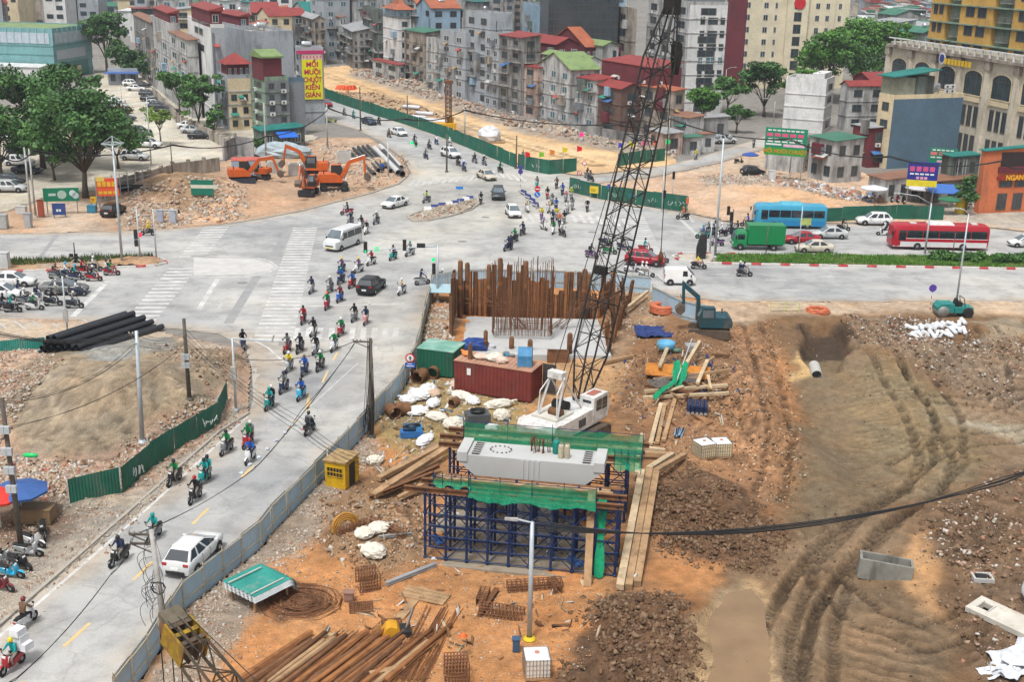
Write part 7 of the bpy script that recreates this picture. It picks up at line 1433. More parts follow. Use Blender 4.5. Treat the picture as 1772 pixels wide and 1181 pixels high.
o=thing('excavator_bucket','orange excavator bucket lying on the clay','bucket',gz(675,1100),rad(10)); MB().profile([(-.55,.05),(.5,.0),(.6,.2),(.35,.62),(.0,.72),(-.2,.6)],-.4,.4).build('shell',mat((.55,.27,.02),.5,.15,2.),o); MB().box(.5,-.45,0,1.05,.45,.4).build('hitch',BLK,o); MB().bar((.8,0,.3),(1.2,.3,1.3),.1).build('link_rod',CHR,o)
o=thing('open_skip','rusty open steel skip beside the pit','skip',gz(965,625));
for a in ((-.9,-.5,0,.9,-.42,.9),(-.9,.42,0,.9,.5,.9),(-.9,-.42,0,-.82,.42,.9),(.82,-.42,0,.9,.42,.9)): MB().box(*a).build('side_plate',RUST,o)
for i,(x,y,c) in enumerate(((868,630,(.05,.16,.25)),(876,628,(.08,.3,.45)),(885,633,(.10,.07,.06)),(862,632,(.07,.08,.09)))):
 o=thing('oil_drum','upright drum behind the red container, %s of four'%numw(i+1),'drum',gz(x,y),0,'drums behind the container'); MB().lathe([(.27,0),(.29,.02),(.29,.3),(.30,.32),(.29,.34),(.29,.6),(.30,.62),(.29,.64),(.29,.88),(.27,.9)],14).build('shell',mat(c,.5,.2,3.),o,True); MB().lathe([(.26,.9),(.26,.92)],12).build('lid',STEEL,o)
o=thing('blue_tarp_heap','dark blue tarpaulin heap behind the green store','tarpaulin',gz(822,610)); MB().blob((0,0,.5),(1.3,.9,.7),14,0,random.Random(4),.2).build('cloth',mat((.02,.05,.2),.6,.4,2.),o); MB().blob((1.2,.1,.35),(.6,.5,.4),10,0,random.Random(5),.2).build('fold',mat((.45,.46,.48),.7),o)
o=thing('blue_shed_roof','light blue sheet roof shelter beside the traffic mast','shelter',gz(772,522));
for s in (-1,1): MB().add([(-1.6,0,1.7),(1.6,0,1.7),(1.6,s*1.4,1.2),(-1.6,s*1.4,1.2),(-1.6,0,1.75),(1.6,0,1.75),(1.6,s*1.4,1.25),(-1.6,s*1.4,1.25)],BOXF).build('roof_sheet',mat((.30,.42,.46),.5,.15,1.),o)
for x in (-1.4,1.4):
 for y in (-1.2,1.2): MB().bar((x,y,0),(x,y,1.3),.08).build('post',STEEL,o)
# concrete pieces lower right
p=gz(1528,1005); o=thing('concrete_trough','open grey concrete trough tilted in the mud','trough',p,rad(-14)); o.rotation_euler[1]=.06
L,W,Hh,th=2.9,1.1,1.0,.14
for a in ((-L/2,-W/2,-.2,L/2,-W/2+th,Hh),(-L/2,W/2-th,-.2,L/2,W/2,Hh),(-L/2,-W/2+th,-.2,-L/2+th,W/2-th,Hh),(L/2-th,-W/2+th,-.2,L/2,W/2-th,Hh),(-L/2+th,-W/2+th,-.2,L/2-th,W/2-th,.1)): MB().box(*a).build('side',mat((.21,.205,.18),.85,.2,1.5,stain=.4) if a[5]>.5 else mat((.12,.11,.1),.6),o)
o=thing('concrete_cover','large pale concrete cover slab with a square hole','slab',gz(1738,1092),rad(-52)); o.rotation_euler[0]=.1
for a in ((-1.9,-.75,.05,-1.45,.75,.35),(-.85,-.75,.05,1.9,.75,.35),(-1.45,-.75,.05,-.85,-.3,.35),(-1.45,.3,.05,-.85,.75,.35)): MB().box(*a).build('slab_piece',mat((.50,.47,.41),.85,.15,1.,stain=.3,scol=(.3,.22,.14)),o)
MB().box(-1.5,-.36,.35,-1.44,.36,.42).build('rim',CONC,o); MB().box(-.86,-.36,.35,-.8,.36,.42).build('rim',CONC,o)
o=thing('drain_lid','small grey drain frame with a dark lid','drain lid',gz(1696,1024),rad(-4))
for a in ((-.55,-.42,.05,.55,-.3,.28),(-.55,.3,.05,.55,.42,.28),(-.55,-.3,.05,-.42,.3,.28),(.42,-.3,.05,.55,.3,.28)): MB().box(*a).build('frame_side',CONC,o)
MB().lathe([(.38,.2),(.4,.24),(.1,.3)],12).build('lid',BLK,o,True)
o=thing('corrugated_pipe','pale ribbed pipe end at the right edge','pipe',gz(1790,1050),rad(60))
for k in range(14): MB().lathe([(.62,-.07),(.7,-.02),(.7,.05),(.62,.1)],18,(-1.2+k*.18,0,.6),0,'x').build('rib',mat((.50,.52,.55),.45,.1,2.),o,True)
for i,(x,y,r,s) in enumerate(((1745,1150,20,1.3),(1765,1165,-30,1.1),(1720,1175,10,1.),(1772,1140,60,1.2),(1735,1168,-10,.8),(1755,1178,35,1.))):
 o=thing('plastic_sheet','crumpled white plastic sheet at the lower right corner, %s from left'%numw(sorted((1745,1765,1720,1772,1735,1755)).index(x)+1),'plastic sheet',gz(x,y),rad(r),'plastic sheets in the corner'); vs=[];fs=[]
 for a in range(7):
  for b in range(5): vs.append((-.8*s+a*.27*s,-.45*s+b*.22*s,.1+R.uniform(0,.3)))
 for a in range(6):
  for b in range(4): k=a*5+b; fs.append((k,k+5,k+6,k+1))
 MB().add(vs,fs).build('sheet',mat((.55,.57,.60),.45,.1,3.),o)
# pale gutter pieces pile
for i in range(34):
 a=gz(1578+i%17*5.4+R.uniform(-4,4),592-(i//17)*14+R.uniform(-5,4)); o=thing('kerb_unit','pale precast kerb unit in the heap on the right, %s of the heap'%numw(i+1),'kerb unit',a+Vector((0,0,.1+.18*(i//17))),rad(R.uniform(60,130)),'heap of pale kerb units'); m=MB().add(*loft([[(x,-.14,0),(x,-.14,.22),(x,-.06,.24),(x,.14,.1),(x,.14,0)] for x in (-.7,.7)])); m.build('unit',mat((.56,.575,.585),.75,.1,2.),o,rot=(R.uniform(-.3,.3),R.uniform(-.2,.2),0))
# --- black pipes stack on the left lot
BP=mat((.022,.024,.028),.35,.2,2.,spec=.5); A=gz(72,622); B=gz(150,570); d=(G(215,583)-G(92,625));
k=0
for row in range(4):
 for i in range(8-row*2):
  k+=1; base=G(68+i*12.+row*6,618-i*.4); o=thing('black_pipe','black pipe in the stack on the left lot, %s counting up the rows'%numw(k),'pipe',(base.x,base.y,hz(base.x,base.y)+.05+row*.44),math.atan2(d.y,d.x)+R.uniform(-.02,.02),'stack of black pipes')
  MB().tube([(0,0,.26),(8.6+R.uniform(-.5,.5),0,.26)],.255,12,cap=False).tube([(0,0,.26),(8.6,0,.26)],.22,10,cap=False).build('shell',BP,o,True)
# --- black and white pipes on the vacant lot
BPW=mat((.48,.48,.47),.5,.1,2.)
for i,(x0,y0,x1,y1,r,m,lb) in enumerate([(612,262,655,300,.3,BP,''),(620,260,662,298,.3,BP,''),(628,258,668,296,.3,BP,''),(636,256,672,292,.3,BP,''),(604,266,648,306,.3,BP,''),(645,262,676,300,.28,BP,''),(648,262,690,305,.45,BPW,''),(658,258,694,296,.42,BPW,''),(664,268,697,308,.4,BP,'')]):
 a=gz(x0,y0,.1); b=gz(x1,y1,.1); dd=b-a; o=thing('large_pipe','%s pipe on the vacant lot beside the pole, %s of the pile'%('white' if m is BPW else 'black',numw(i+1)),'pipe',a,math.atan2(dd.y,dd.x),'pipes on the vacant lot'); MB().tube([(0,0,r),(dd.length,0,r)],r,12,cap=False).tube([(0,0,r),(dd.length,0,r)],r*.85,12,cap=False).build('shell',m,o,True); MB().lathe([(r*1.05,0),(r*1.05,.3)],12,(dd.length*.5,0,r),0,'x').build('coupling',m,o,True)
# ================================================================ machines
def lattice(mb_parent,a,b,w0,w1,n,m,name='lattice',chord=.07,brace=.035,wm=None,up=Vector((0,0,1))):
 "square lattice from a to b; widths at ends w0,w1 and middle wm; each chord and brace a part"
 a=Vector(a);b=Vector(b);d=(b-a).normalized(); x=d.cross(up).normalized(); y=x.cross(d).normalized()
 def W(t):
  if wm is None: return w0+(w1-w0)*t
  return w0+(wm-w0)*min(1,t/.12) if t<.12 else wm if t<.86 else wm+(w1-wm)*(t-.86)/.14
 def c(t,i): s=[(-1,-1),(1,-1),(1,1),(-1,1)][i]; k=W(t)/2; return a.lerp(b,t)+x*(s[0]*k)+y*(s[1]*k)
 ts=[0]+([.12]+[.12+.74*i/10 for i in range(1,10)]+[.86] if wm else [])+[1.]
 for i in range(4):
  for t0,t1 in ((0,.12),(.12,.86),(.86,1)) if wm else ((0,1),): MB().tube([c(t0,i),c(t1,i)],chord,6).build('chord',m,mb_parent)
 for k in range(n):
  t0,t1=k/n,(k+1)/n
  for f in range(4):
   g=(f+1)%4; p,q=(c(t0,f),c(t1,g)) if (k+f)%2 else (c(t0,g),c(t1,f)); MB().tube([p,q],brace,4).build('lacing',m,mb_parent)
  if k%2==0:
   for f in range(4): MB().tube([c(t0,f),c(t0,(f+1)%4)],brace,4).build('lacing',m,mb_parent)
 return c
DKS=mat((.018,.016,.014),.6,.3,1.5); CRW=mat((.60,.60,.58),.5,.1,1.5,stain=.3,scol=(.3,.24,.17),sscale=(1,1,.5),rust=.25)
def tracks(t,L,w,h,g,m=None,pads=14):
 m=m or mat((.10,.075,.055),.85,.3,2.)
 for s in (-1,1):
  o=MB(); pr=[(-L/2+h/2*math.cos(a),h/2+h/2*math.sin(a)) for a in [math.pi/2+math.pi*k/6 for k in range(7)]]+[(L/2+h/2*math.cos(a),h/2+h/2*math.sin(a)) for a in [-math.pi/2+math.pi*k/6 for k in range(7)]]
  ob=MB().profile(pr,s*g/2-w/2,s*g/2+w/2).build('track',m,t)
  per=[];n=len(pr)
  for i in range(n):
   a,b=Vector(pr[i]),Vector(pr[(i+1)%n]); k=max(1,int((b-a).length/.28))
   for j in range(k): q=a.lerp(b,(j+.5)/k); an=math.atan2((b-a)[1],(b-a)[0]); per.append((q,an))
  pm=MB().box(-.1,-w/2-.02,-.03,.1,w/2+.02,.03).mesh('track_pad',m)
  for q,an in per: inst('track_pad',pm,t,(q[0],s*g/2,q[1]),(0,-an,0))
# --- the white crawler crane
CP=G(978,742,.9); CP.z=hz(CP.x,CP.y)-.1; CH=rad(55); t=thing('crawler_crane','white crawler crane with a very tall dark lattice boom','crane',CP,CH)
tracks(t,5.,.75,1.,3.3); MB().box(-1.2,-1.4,.4,1.2,1.4,1.0).build('undercarriage',DKS,t); MB().lathe([(1.,1.),(1.,1.25)],16).build('slew_ring',DKS,t)
MB().profile([(-3.6,1.45),(-3.2,1.25),(3.,1.25),(3.,2.2),(1.2,2.45),(-3.0,2.45),(-3.6,2.3)],-1.5,1.5).build('deck_house',CRW,t)
MB().profile([(-3.75,1.2),(-3.0,1.1),(-3.0,2.6),(-3.6,2.55),(-3.8,2.2)],-1.55,1.55).build('counterweight',CRW,t)
cb=MB().profile([(1.2,1.4),(3.2,1.4),(3.45,2.2),(3.15,3.25),(1.3,3.25)],-1.55,-.35).build('cab',CRW,t)
MB().box(1.6,-1.575,2.2,2.3,-1.552,3.0).build('side_window',VGL,cb); MB().box(2.42,-1.575,2.15,3.05,-1.552,3.0).build('door_window',VGL,cb); MB().add([(3.475,-1.4,2.2),(3.475,-.5,2.2),(3.19,-.5,3.1),(3.19,-1.4,3.1),(3.44,-1.4,2.2),(3.44,-.5,2.2),(3.15,-.5,3.1),(3.15,-1.4,3.1)],[(0,1,2,3),(7,6,5,4),(0,4,5,1),(1,5,6,2),(2,6,7,3),(3,7,4,0)]).build('windscreen',VGL,cb); MB().box(1.28,-1.3,2.4,1.3-.025,-.6,3.0).build('rear_window',VGL,cb); MB().box(1.7,-1.2,3.25,2.8,-.6,3.30).build('roof_hatch',mat((.35,.13,.09),.7),cb)
for y in (-1.51,1.51):
 for k in range(6): MB().box(-.6+k*.16,y-.02,1.55,-.52+k*.16,y+.02,2.15).build('vent_louvre',BLK,t)
MB().box(-2.6,-.9,2.45,-.4,1.2,2.62).build('deck_plate',mat((.5,.48,.42),.7,.2,1.),t); MB().lathe([(.35,-.6),(.35,.6)],12,(-.2,.3,2.8),0,'y').build('winch_drum',DKS,t,True); MB().lathe([(.3,-.5),(.3,.5)],12,(-1.6,-.2,2.8),0,'y').build('winch_drum',RUST,t,True)
for s in (-1,1):
 MB().tube([(-2.4,s*.8,2.45),(-1.3,s*.55,5.2)],.09,6).build('gantry_leg',CRW,t); MB().tube([(1.,s*.7,2.4),(-1.3,s*.55,5.2)],.07,6).build('gantry_leg',CRW,t); MB().tube([(-2.4,s*.8,2.45),(-2.3,s*.7,4.4),(-1.3,s*.55,5.2)],.05,6).build('gantry_stay',CRW,t)
MB().tube([(-1.3,-.7,5.2),(-1.3,.7,5.2)],.13,8).build('gantry_head',CRW,t); MB().box(-1.6,-.6,5.2,-1.,.6,5.7).build('sheave_box',CRW,t)
Mw=Matrix.Translation(CP)@Matrix.Rotation(CH,4,'Z'); Mi=Mw.inverted()
foot=Vector((2.4,.35,2.3)); tipw=None
best=9e9
for k in range(400):
 z=26+k*.012; q=G(1163,10,z); l=Mi@q; e=abs(l.y-.35)
 if e<best: best=e; tip=l
c=lattice(t,foot,tip,.7,.7,24,DKS,chord=.078,brace=.037,wm=1.75,up=Vector((0,1,0)))
MB().box(tip.x-.5,tip.y-.45,tip.z-.6,tip.x+.5,tip.y+.45,tip.z+.5).build('boom_head',DKS,t)
for k in range(4): MB().lathe([(.45,-.06),(.5,0),(.45,.06)],14,(tip.x+.3,tip.y-.3+.2*k,tip.z+.3),0,'y').build('sheave',DKS,t,True)
for s in (-.4,.4): MB().tube([(-1.3,s,5.3),(tip.x-.2,tip.y+s,tip.z+.3)],.03,5).build('pendant_cable',BLK,t)
bt_=foot.lerp(tip,.34); MB().box(bt_.x-1.5,bt_.y-.4,bt_.z-.3,bt_.x-1.1,bt_.y+.5,bt_.z+.3).build('pendant_spreader',DKS,t)
for s in (-.2,.2): MB().tube([(-.2,.3,2.9),(tip.x,tip.y+s,tip.z-.2)],.02,4).build('hoist_cable',BLK,t)
lo=tip+Vector((.55,0,0)); gw=Mw@lo
zb=zat(gw,438)
bl=Vector((lo.x,lo.y,zb-CP.z)); MB().tube([lo,bl],.035,5).build('hoist_cable',BLK,t); MB().lathe([(.05,-.8),(.18,-.7),(.22,-.2),(.1,.0),(.03,.3)],8,tuple(bl)).build('hook_ball',RUST,t,True); MB().tube([tuple(bl+Vector((0,0,-.8))),tuple(bl+Vector((.15,0,-1.)),),tuple(bl+Vector((.05,0,-1.2)))],.05,5).build('hook',RUST,t)
zb2=zat(gw,100); hb=Vector((lo.x,lo.y-.3,zb2-CP.z)); MB().profile([(-.45,.0),(0,-1.2),(.45,0),(.4,1.),(0,1.2),(-.4,1.)],-.25,.25).build('hook_block',DKS,t,loc=hb)
for s in (-.2,.2): MB().tube([(lo.x+s,lo.y-.3,lo.z),(hb.x+s,hb.y,hb.z+1.)],.02,4).build('hoist_cable',BLK,t)
MB().tube([foot+Vector((.4,-.9,1.)),foot+Vector((-1.4,-.5,0)),],.05,6).build('back_stop',CRW,t)
# --- boom head of a second crane, lower left
tp=G(300,1085,5.2); ft=G(560,1420,1.); t=thing('crane_boom','dark lattice crane boom with a yellow striped sheave head at the lower left','crane',tp)
d=ft-tp; lattice(t,d.normalized()*1.6,d,1.1,1.5,9,mat((.055,.042,.028),.7,.3,2.,rust=.3),chord=.075,brace=.04)
dn=d.normalized(); xx=dn.cross(Vector((0,0,1))).normalized(); yy=xx.cross(dn)
def bp(a,b,c_): return dn*a+xx*b+yy*c_
YK=mat((.30,.185,.01),.7,.3,2.,rust=.6,stain=.5); BR=mat((.09,.065,.045),.75,.3,2.,rust=.3)
def ob(a0,b0,c0,a1,b1,c1,name,m): MB().add([bp(a0,b0,c0),bp(a1,b0,c0),bp(a1,b1,c0),bp(a0,b1,c0),bp(a0,b0,c1),bp(a1,b0,c1),bp(a1,b1,c1),bp(a0,b1,c1)],BOXF).build(name,m,t)
for i,b in enumerate((-.62,-.22,.18,.58)): ob(.1,b-.05,-.55,1.7,b+.05,.6,'cheek_plate',YK if i in(0,3) else BR);
for i,b in enumerate((-.55,-.15,.25)):
 for k in range(3): ob(.3+k*.5,b,.58,.5+k*.5,b+.3,.64,'stripe_plate',YK if k%2 else BR)
for b in (-.42,-.02,.38):
 o=MB().lathe([(.42,-.07),(.48,0),(.42,.07)],16); R3=Matrix((xx,dn,yy)).transposed(); o.v=[tuple(bp(0.,b,-.1)+R3@Vector((v[2],v[0],v[1]))) for v in o.v]; o.build('sheave',RUST,t,True)
ob(-.55,-.5,.35,.25,.5,.62,'head_cover',mat((.12,.10,.07),.8,.3,2.));
for b in (-.5,-.1,.4): MB().tube([bp(-.4,b,-.2),bp(-.4,b,-.2)+Vector((0,0,-4.5))],.03,5).build('hoist_cable',DKS,t); MB().tube([bp(0,b,.6),bp(9,b,2.4)],.025,4).build('pendant_cable',DKS,t)
# --- excavators
def excavator(label,px,py,hd,slew,c,dk,wheeled=False,scale=1.,boom=(55,-40,-95),cabc=None,name='excavator'):
 p=gz(px,py); t=thing(name,label,'excavator',p,rad(hd)); t.scale=(scale,)*3; PM_=mat(c,.45,.15,1.5,stain=.25,scol=(.15,.1,.07),sscale=(1,1,1)); DM=mat(dk,.6,.2,2.)
 if wheeled:
  MB().box(-1.7,-.6,.6,1.7,.6,1.05).build('chassis',DM,t); wm=wheel_mesh(.5,.45,DM)
  for x in (-1.25,1.25):
   for y in (-.95,.95): put('wheel',wm,t,(x,y,.5))
  MB().box(1.6,-1.1,.15,1.8,1.1,.7).build('dozer_blade',DM,t); b0=1.05
 else: tracks(t,3.2,.55,.75,2.1,DM); MB().box(-.9,-.8,.3,.9,.8,.8).build('undercarriage',DM,t); b0=.85
 S=Matrix.Rotation(rad(slew),4,'Z')
 def bd(mb,n,m,sm=False,pa=None): mb.v=[tuple(S@Vector(v)) for v in mb.v]; return mb.build(n,m,pa or t,sm)
 bd(MB().lathe([(.6,b0-.05),(.6,b0+.15)],12),'slew_ring',DM)
 bd(MB().profile([(-1.7,b0+.15),(1.1,b0+.15),(1.1,b0+.55),(.2,b0+1.15),(-1.6,b0+1.15),(-1.8,b0+.7)],-1.15,1.15),'house',PM_)
 bd(MB().profile([(-1.95,b0+.2),(-1.55,b0+.18),(-1.5,b0+1.22),(-1.85,b0+1.1),(-2.,b0+.7)],-1.18,1.18),'counterweight',PM_)
 cbx=bd(MB().profile([(-.35,b0+.5),(1.15,b0+.5),(1.25,b0+1.2),(.9,b0+2.05),(-.3,b0+2.05)],.2,1.17),'cab',mat(cabc or (.03,.03,.03),.5))
 bd(MB().box(-.15,1.165,b0+1.15,.9,1.19,b0+1.9),'side_window',VGL2,pa=cbx); bd(MB().add([(1.24,.3,b0+1.22),(1.24,1.05,b0+1.22),(.93,1.05,b0+1.95),(.93,.3,b0+1.95),(1.27,.3,b0+1.22),(1.27,1.05,b0+1.22),(.96,1.05,b0+1.95),(.96,.3,b0+1.95)],[(0,3,2,1),(4,5,6,7),(0,1,5,4),(1,2,6,5),(2,3,7,6),(3,0,4,7)]),'windscreen',VGL2,pa=cbx); bd(MB().box(-.25,.3,b0+2.05,.8,1.1,b0+2.1),'cab_roof',PM_,pa=cbx)
 bd(MB().tube([(-1.2,-.6,b0+1.1),(-1.2,-.6,b0+1.6)],.07,6),'exhaust',DM)
 a1,a2,a3=[rad(k) for k in boom]; q0=Vector((1.,-.25,b0+.7)); q1=q0+Vector((math.cos(a1),0,math.sin(a1)))*2.1; a12=a1*.35+a2*.35; q2=q1+Vector((math.cos(a12),0,math.sin(a12)))*1.9; q3=q2+Vector((math.cos(a3),0,math.sin(a3)))*2.
 bd(MB().bar(q0,q1,.34,.5).bar(q1-(q2-q1)*.04,q2,.32,.42),'boom',PM_); bd(MB().bar(q2+(q2-q3)*.12,q3,.26,.34),'stick',PM_)
 bd(MB().tube([q0+Vector((.3,0,-.2)),q1.lerp(q0,.15)+Vector((.15,0,-.25))],.08,6),'boom_cylinder',CHR); bd(MB().tube([q1+Vector((.1,0,.32)),q2+Vector((.1,0,.35))],.07,6),'stick_cylinder',CHR)
 bk=MB().profile([(-.1,.05),(.35,.1),(.75,-.35),(.65,-.75),(.25,-.95),(-.15,-.55)],-.45,.45); bk.v=[(v[0]+q3.x,v[1]+q3.y,v[2]+q3.z) for v in bk.v]; bd(bk,'bucket',mat((.12,.09,.07),.7,.3,2.)); bd(MB().bar(q3+Vector((-.05,0,.1)),q2.lerp(q3,.5)+Vector((.3,0,0)),.08),'bucket_link',CHR)
 return t
OEX=(.50,.095,.015)
excavator('orange wheeled excavator nearest the street on the vacant lot',578,330,8,0,OEX,(.04,.04,.045),True,1.15,(62,-15,-88))
excavator('orange excavator behind, beside the black pipes',545,308,10,175,OEX,(.04,.04,.045),True,1.1,(60,0,-80))
excavator('small orange excavator beside the blue site hut',420,318,5,12,OEX,(.03,.035,.05),False,1.05,(50,-30,-70))
excavator('second small orange excavator parked behind the first one',450,310,-5,170,OEX,(.03,.035,.05),True,.8,(40,-30,-80))
excavator('orange and black backhoe seen head on beside the excavators',534,338,265,0,(.4,.09,.03),(.025,.025,.03),True,.95,(70,20,-60))
excavator('teal blue crawler digger with arm raised beside the blue tarpaulin',1226,585,172,8,(.016,.065,.085),(.10,.075,.055),False,.95,(84,30,-93),(.02,.06,.07))
# --- yellow drilling rig on the road bed
t=thing('drilling_rig','yellow drilling rig with a rusty mast on the orange road bed','drilling rig',G(772,232),rad(20)); tracks(t,3.6,.6,.8,2.4,DKS); YR=mat((.60,.32,.01),.5,.15,1.5); MB().box(-1.8,-1.3,.9,1.6,1.3,2.1).build('house',YR,t); MB().box(.4,.3,2.1,1.6,1.3,3.1).build('cab',YR,t); MB().box(1.55,.4,2.3,1.63,1.2,3.).build('windscreen',VGL,t); MB().box(-2.2,-1.2,1.,-1.7,1.2,2.2).build('counterweight',YR,t)
for y in (-.45,.45):
 for x in (.6,1.5): MB().bar((x-.6,y,1.8),(x-.6,y,9.5),.16).build('mast_chord',RUST,t)
for k in range(10): MB().bar((0,-.45,2+k*.75),(.9,.45,2.7+k*.75),.08).build('mast_brace',RUST,t); MB().box(-.05,-.5,2+k*.75,.95,.5,2.08+k*.75).build('mast_plate',RUST,t)
MB().box(-.3,-.6,9.4,1.2,.6,10.).build('mast_head',RUST,t)
# --- green roller at the road edge
t=thing('road_roller','teal green compactor parked at the road edge on the right','roller',gz(1650,546),rad(2)); TG=mat((.02,.20,.18),.5,.2,1.5,stain=.3)
MB().profile([(-1.9,.5),(-.3,.5),(-.3,1.35),(-1.6,1.35),(-1.95,1.0)],-.75,.75).build('engine_hood',TG,t); MB().box(-.2,-.7,.45,1.6,.7,1.0).build('rear_frame',TG,t); MB().box(.1,-.35,1.,.6,.35,1.45).build('seat',BLK,t); MB().profile([(-.25,1.),(0.,1.),(.15,1.75),(0,1.75)],-.3,.3).build('console',BLK,t); MB().lathe([(.55,-.8),(.58,-.75),(.58,.75),(.55,.8)],18,(-1.35,0,.55),0,'y').build('drum',STEEL,t,True)
wm=wheel_mesh(.52,.4,DKS)
for y in (-.75,.75): put('wheel',wm,t,(1.1,y,.52))
MB().bar((.8,-.6,1.),(.6,-.6,1.9),.06).build('roll_bar',BLK,t); MB().bar((.8,.6,1.),(.6,.6,1.9),.06).build('roll_bar',BLK,t); MB().bar((.6,-.62,1.9),(.6,.62,1.9),.06).build('roll_bar',BLK,t)
# ================================================================ poles, lamps, signals, signs, cables
PC=mat((.36,.35,.33),.85,.2,1.5,stain=.4,scol=(.15,.13,.11),sscale=(2,2,.4)); PG=mat((.42,.46,.48),.5,.12,1.5,metal=.3,spec=.4); PD=mat((.10,.085,.07),.85,.3,2.); TOPS={}
def pole(label,base,top,r=.13,m=PC,name='utility_pole',cat='pole',key=None,arm=None,boxes=0,taper=.7,world=None):
 b=gz(*base); h=zat(b,top)-b.z; px=P((b.x,b.y,b.z+h))[0]; tx=(top_px[key]-px)/P((b.x,b.y,b.z+h))[2] if key in top_px else 0.
 t=thing(name,label,cat,b); MB().tube([(0,0,-.3),(tx,0,h)],[r,r*taper],10).build('shaft',m,t,True); MB().lathe([(r*1.9,-.02),(r*1.9,.08),(r*1.2,.25)],10).build('base_plate',m,t)
 T=b+Vector((tx,0,h));
 if key: TOPS[key]=T
 for k in range(boxes):
  z=h*(.42+.13*k)+R.uniform(-.2,.2);
  for q in range(2): MB().box(tx*.5-.28+q*.3,-r-.22,z,tx*.5+q*.3,-r-.01,z+.42).build('meter_box',mat((.40,.42,.43),.6,.1,3.),t)
 return t,h,tx
top_px={'p1':236,'p2':318,'p4':641,'p5':262,'p6':3,'p7':921}
def bez(a,b,c,n=7): a,b,c=Vector(a),Vector(b),Vector(c); return [a*(1-u)**2+b*2*u*(1-u)+c*u*u for u in [k/n for k in range(n+1)]]
def crossarm(t,h,tx,w=.9,n=2,m=PD):
 for k in range(n): MB().bar((tx-w,0,h-.25-.5*k),(tx+.15,0,h-.25-.5*k),.1).build('crossarm',m,t); MB().bar((tx-w*.9,0,h-.3-.5*k),(tx,0,h-.75-.5*k),.05).build('arm_brace',m,t)
 for k in range(3): MB().lathe([(.05,0),(.07,.05),(.04,.14)],6,(tx-w+.25*k,0,h-.2)).build('insulator',mat((.3,.28,.25),.4),t)
t,h,x=pole('pale tapered concrete pole standing in the rubble by the sand heap',(247,776),573,.17,PG,key='p1'); crossarm(t,h,x,.5,1)
t,h,x=pole('dark weathered pole with meter boxes behind the green fence',(330,724),552,.17,PD,key='p2',boxes=2)
t,h,x=pole('leaning dark pole with a crossarm and hanging wires at the blue fence',(643,757),586,.17,PD,key='p4'); crossarm(t,h,x,1.2,1)
for k in range(22): a=R.uniform(-.7,.2); MB().tube(bez((x+a*.3,R.uniform(-.2,.2),h*R.uniform(.3,1)),(x*.5+a+.2,R.uniform(-.4,.3),h*.35),(a,R.uniform(-.6,.4),R.uniform(.1,1.2))),.018,4).build('loose_wire',BLK,t)
t,h,x=pole('leaning concrete pole with tangled wires at the lower left',(288,1112),918,.17,PC,key='p5'); crossarm(t,h,x,1.1,2)
for k in range(26):
 z=h*R.uniform(.35,.95); a=R.uniform(-1.1,.3); MB().tube(bez((x*z/h,0,z),(x*.6+a*1.6,R.uniform(-.3,.2),z-.1),(x*.5+a*.7+R.uniform(-.2,.2),R.uniform(-.3,.2),z-R.uniform(.7,1.6))),.013,4).build('loose_wire',BLK,t)
for k in range(5): MB().tube([(x*.5+.34*math.cos(a*.785),-.15+.1*k/5,h*.5+.34*math.sin(a*.785)) for a in range(8)],.025,4,closed=True).build('wire_loop',BLK,t)
t,h,x=pole('dark pole crowded with grey meter boxes at the left edge',(39,962),692,.17,PD,key='p6',boxes=4)
t2=thing('street_lamp','green lamp head on a curved bracket at the left edge pole','lamp',gz(44,905)+Vector((0,0,0)));
q=G(42,762,4.4)-t2.location; MB().tube([(-.25,0,q.z-1.2),(-.1,0,q.z-.1),(.5,0,q.z)],.03,5).build('bracket',STEEL,t2); MB().lathe([(.02,-.45),(.13,-.35),(.15,.1),(.1,.4),(.02,.45)],10,(.75,0,q.z),0,'x').build('lamp_head',mat((.02,.45,.12),.3),t2,True)
MB().bar((-.25,0,0),(-.25,0,q.z-1.1),.06).build('stem',STEEL,t2)
t,h,x=pole('pale steel street lamp pole rising in front of the scaffold',(916,1110),904,.14,PG,'street_lamp','lamp','p7',taper=.75); MB().tube([(x,0,h-.05),(x-.7,0,h+.12)],.05,6).build('lamp_arm',PG,t); MB().add(*loft([[(x-.7,-.12,h+.06),(x-.7,.12,h+.06),(x-.7,.1,h+.18),(x-.7,-.1,h+.18)],[(x-1.35,-.09,h+.1),(x-1.35,.09,h+.1),(x-1.35,.07,h+.2),(x-1.35,-.07,h+.2)]])).build('lamp_head',PC,t)
MB().lathe([(.3,0),(.33,.1),(.2,.25)],10).build('yellow_collar',mat((.6,.45,.02),.5),t)
def lamp(label,base,top,arm,r=.11,armz=.8,m=PG):
 t,h,x=pole(label,base,top,r,m,'street_lamp','lamp',taper=.6)
 MB().tube([(0,0,h-.1),(arm*.45,0,h+armz*.75),(arm,0,h+armz)],.05,6).build('lamp_arm',m,t,True); s=1 if arm>0 else -1; MB().add(*loft([[(arm,-.13,h+armz-.06),(arm,.13,h+armz-.06),(arm,.1,h+armz+.07),(arm,-.1,h+armz+.07)],[(arm+s*.7,-.09,h+armz-.02),(arm+s*.7,.09,h+armz-.02),(arm+s*.7,.07,h+armz+.06),(arm+s*.7,-.07,h+armz+.06)]])).build('lamp_head',PC,t); return t,h
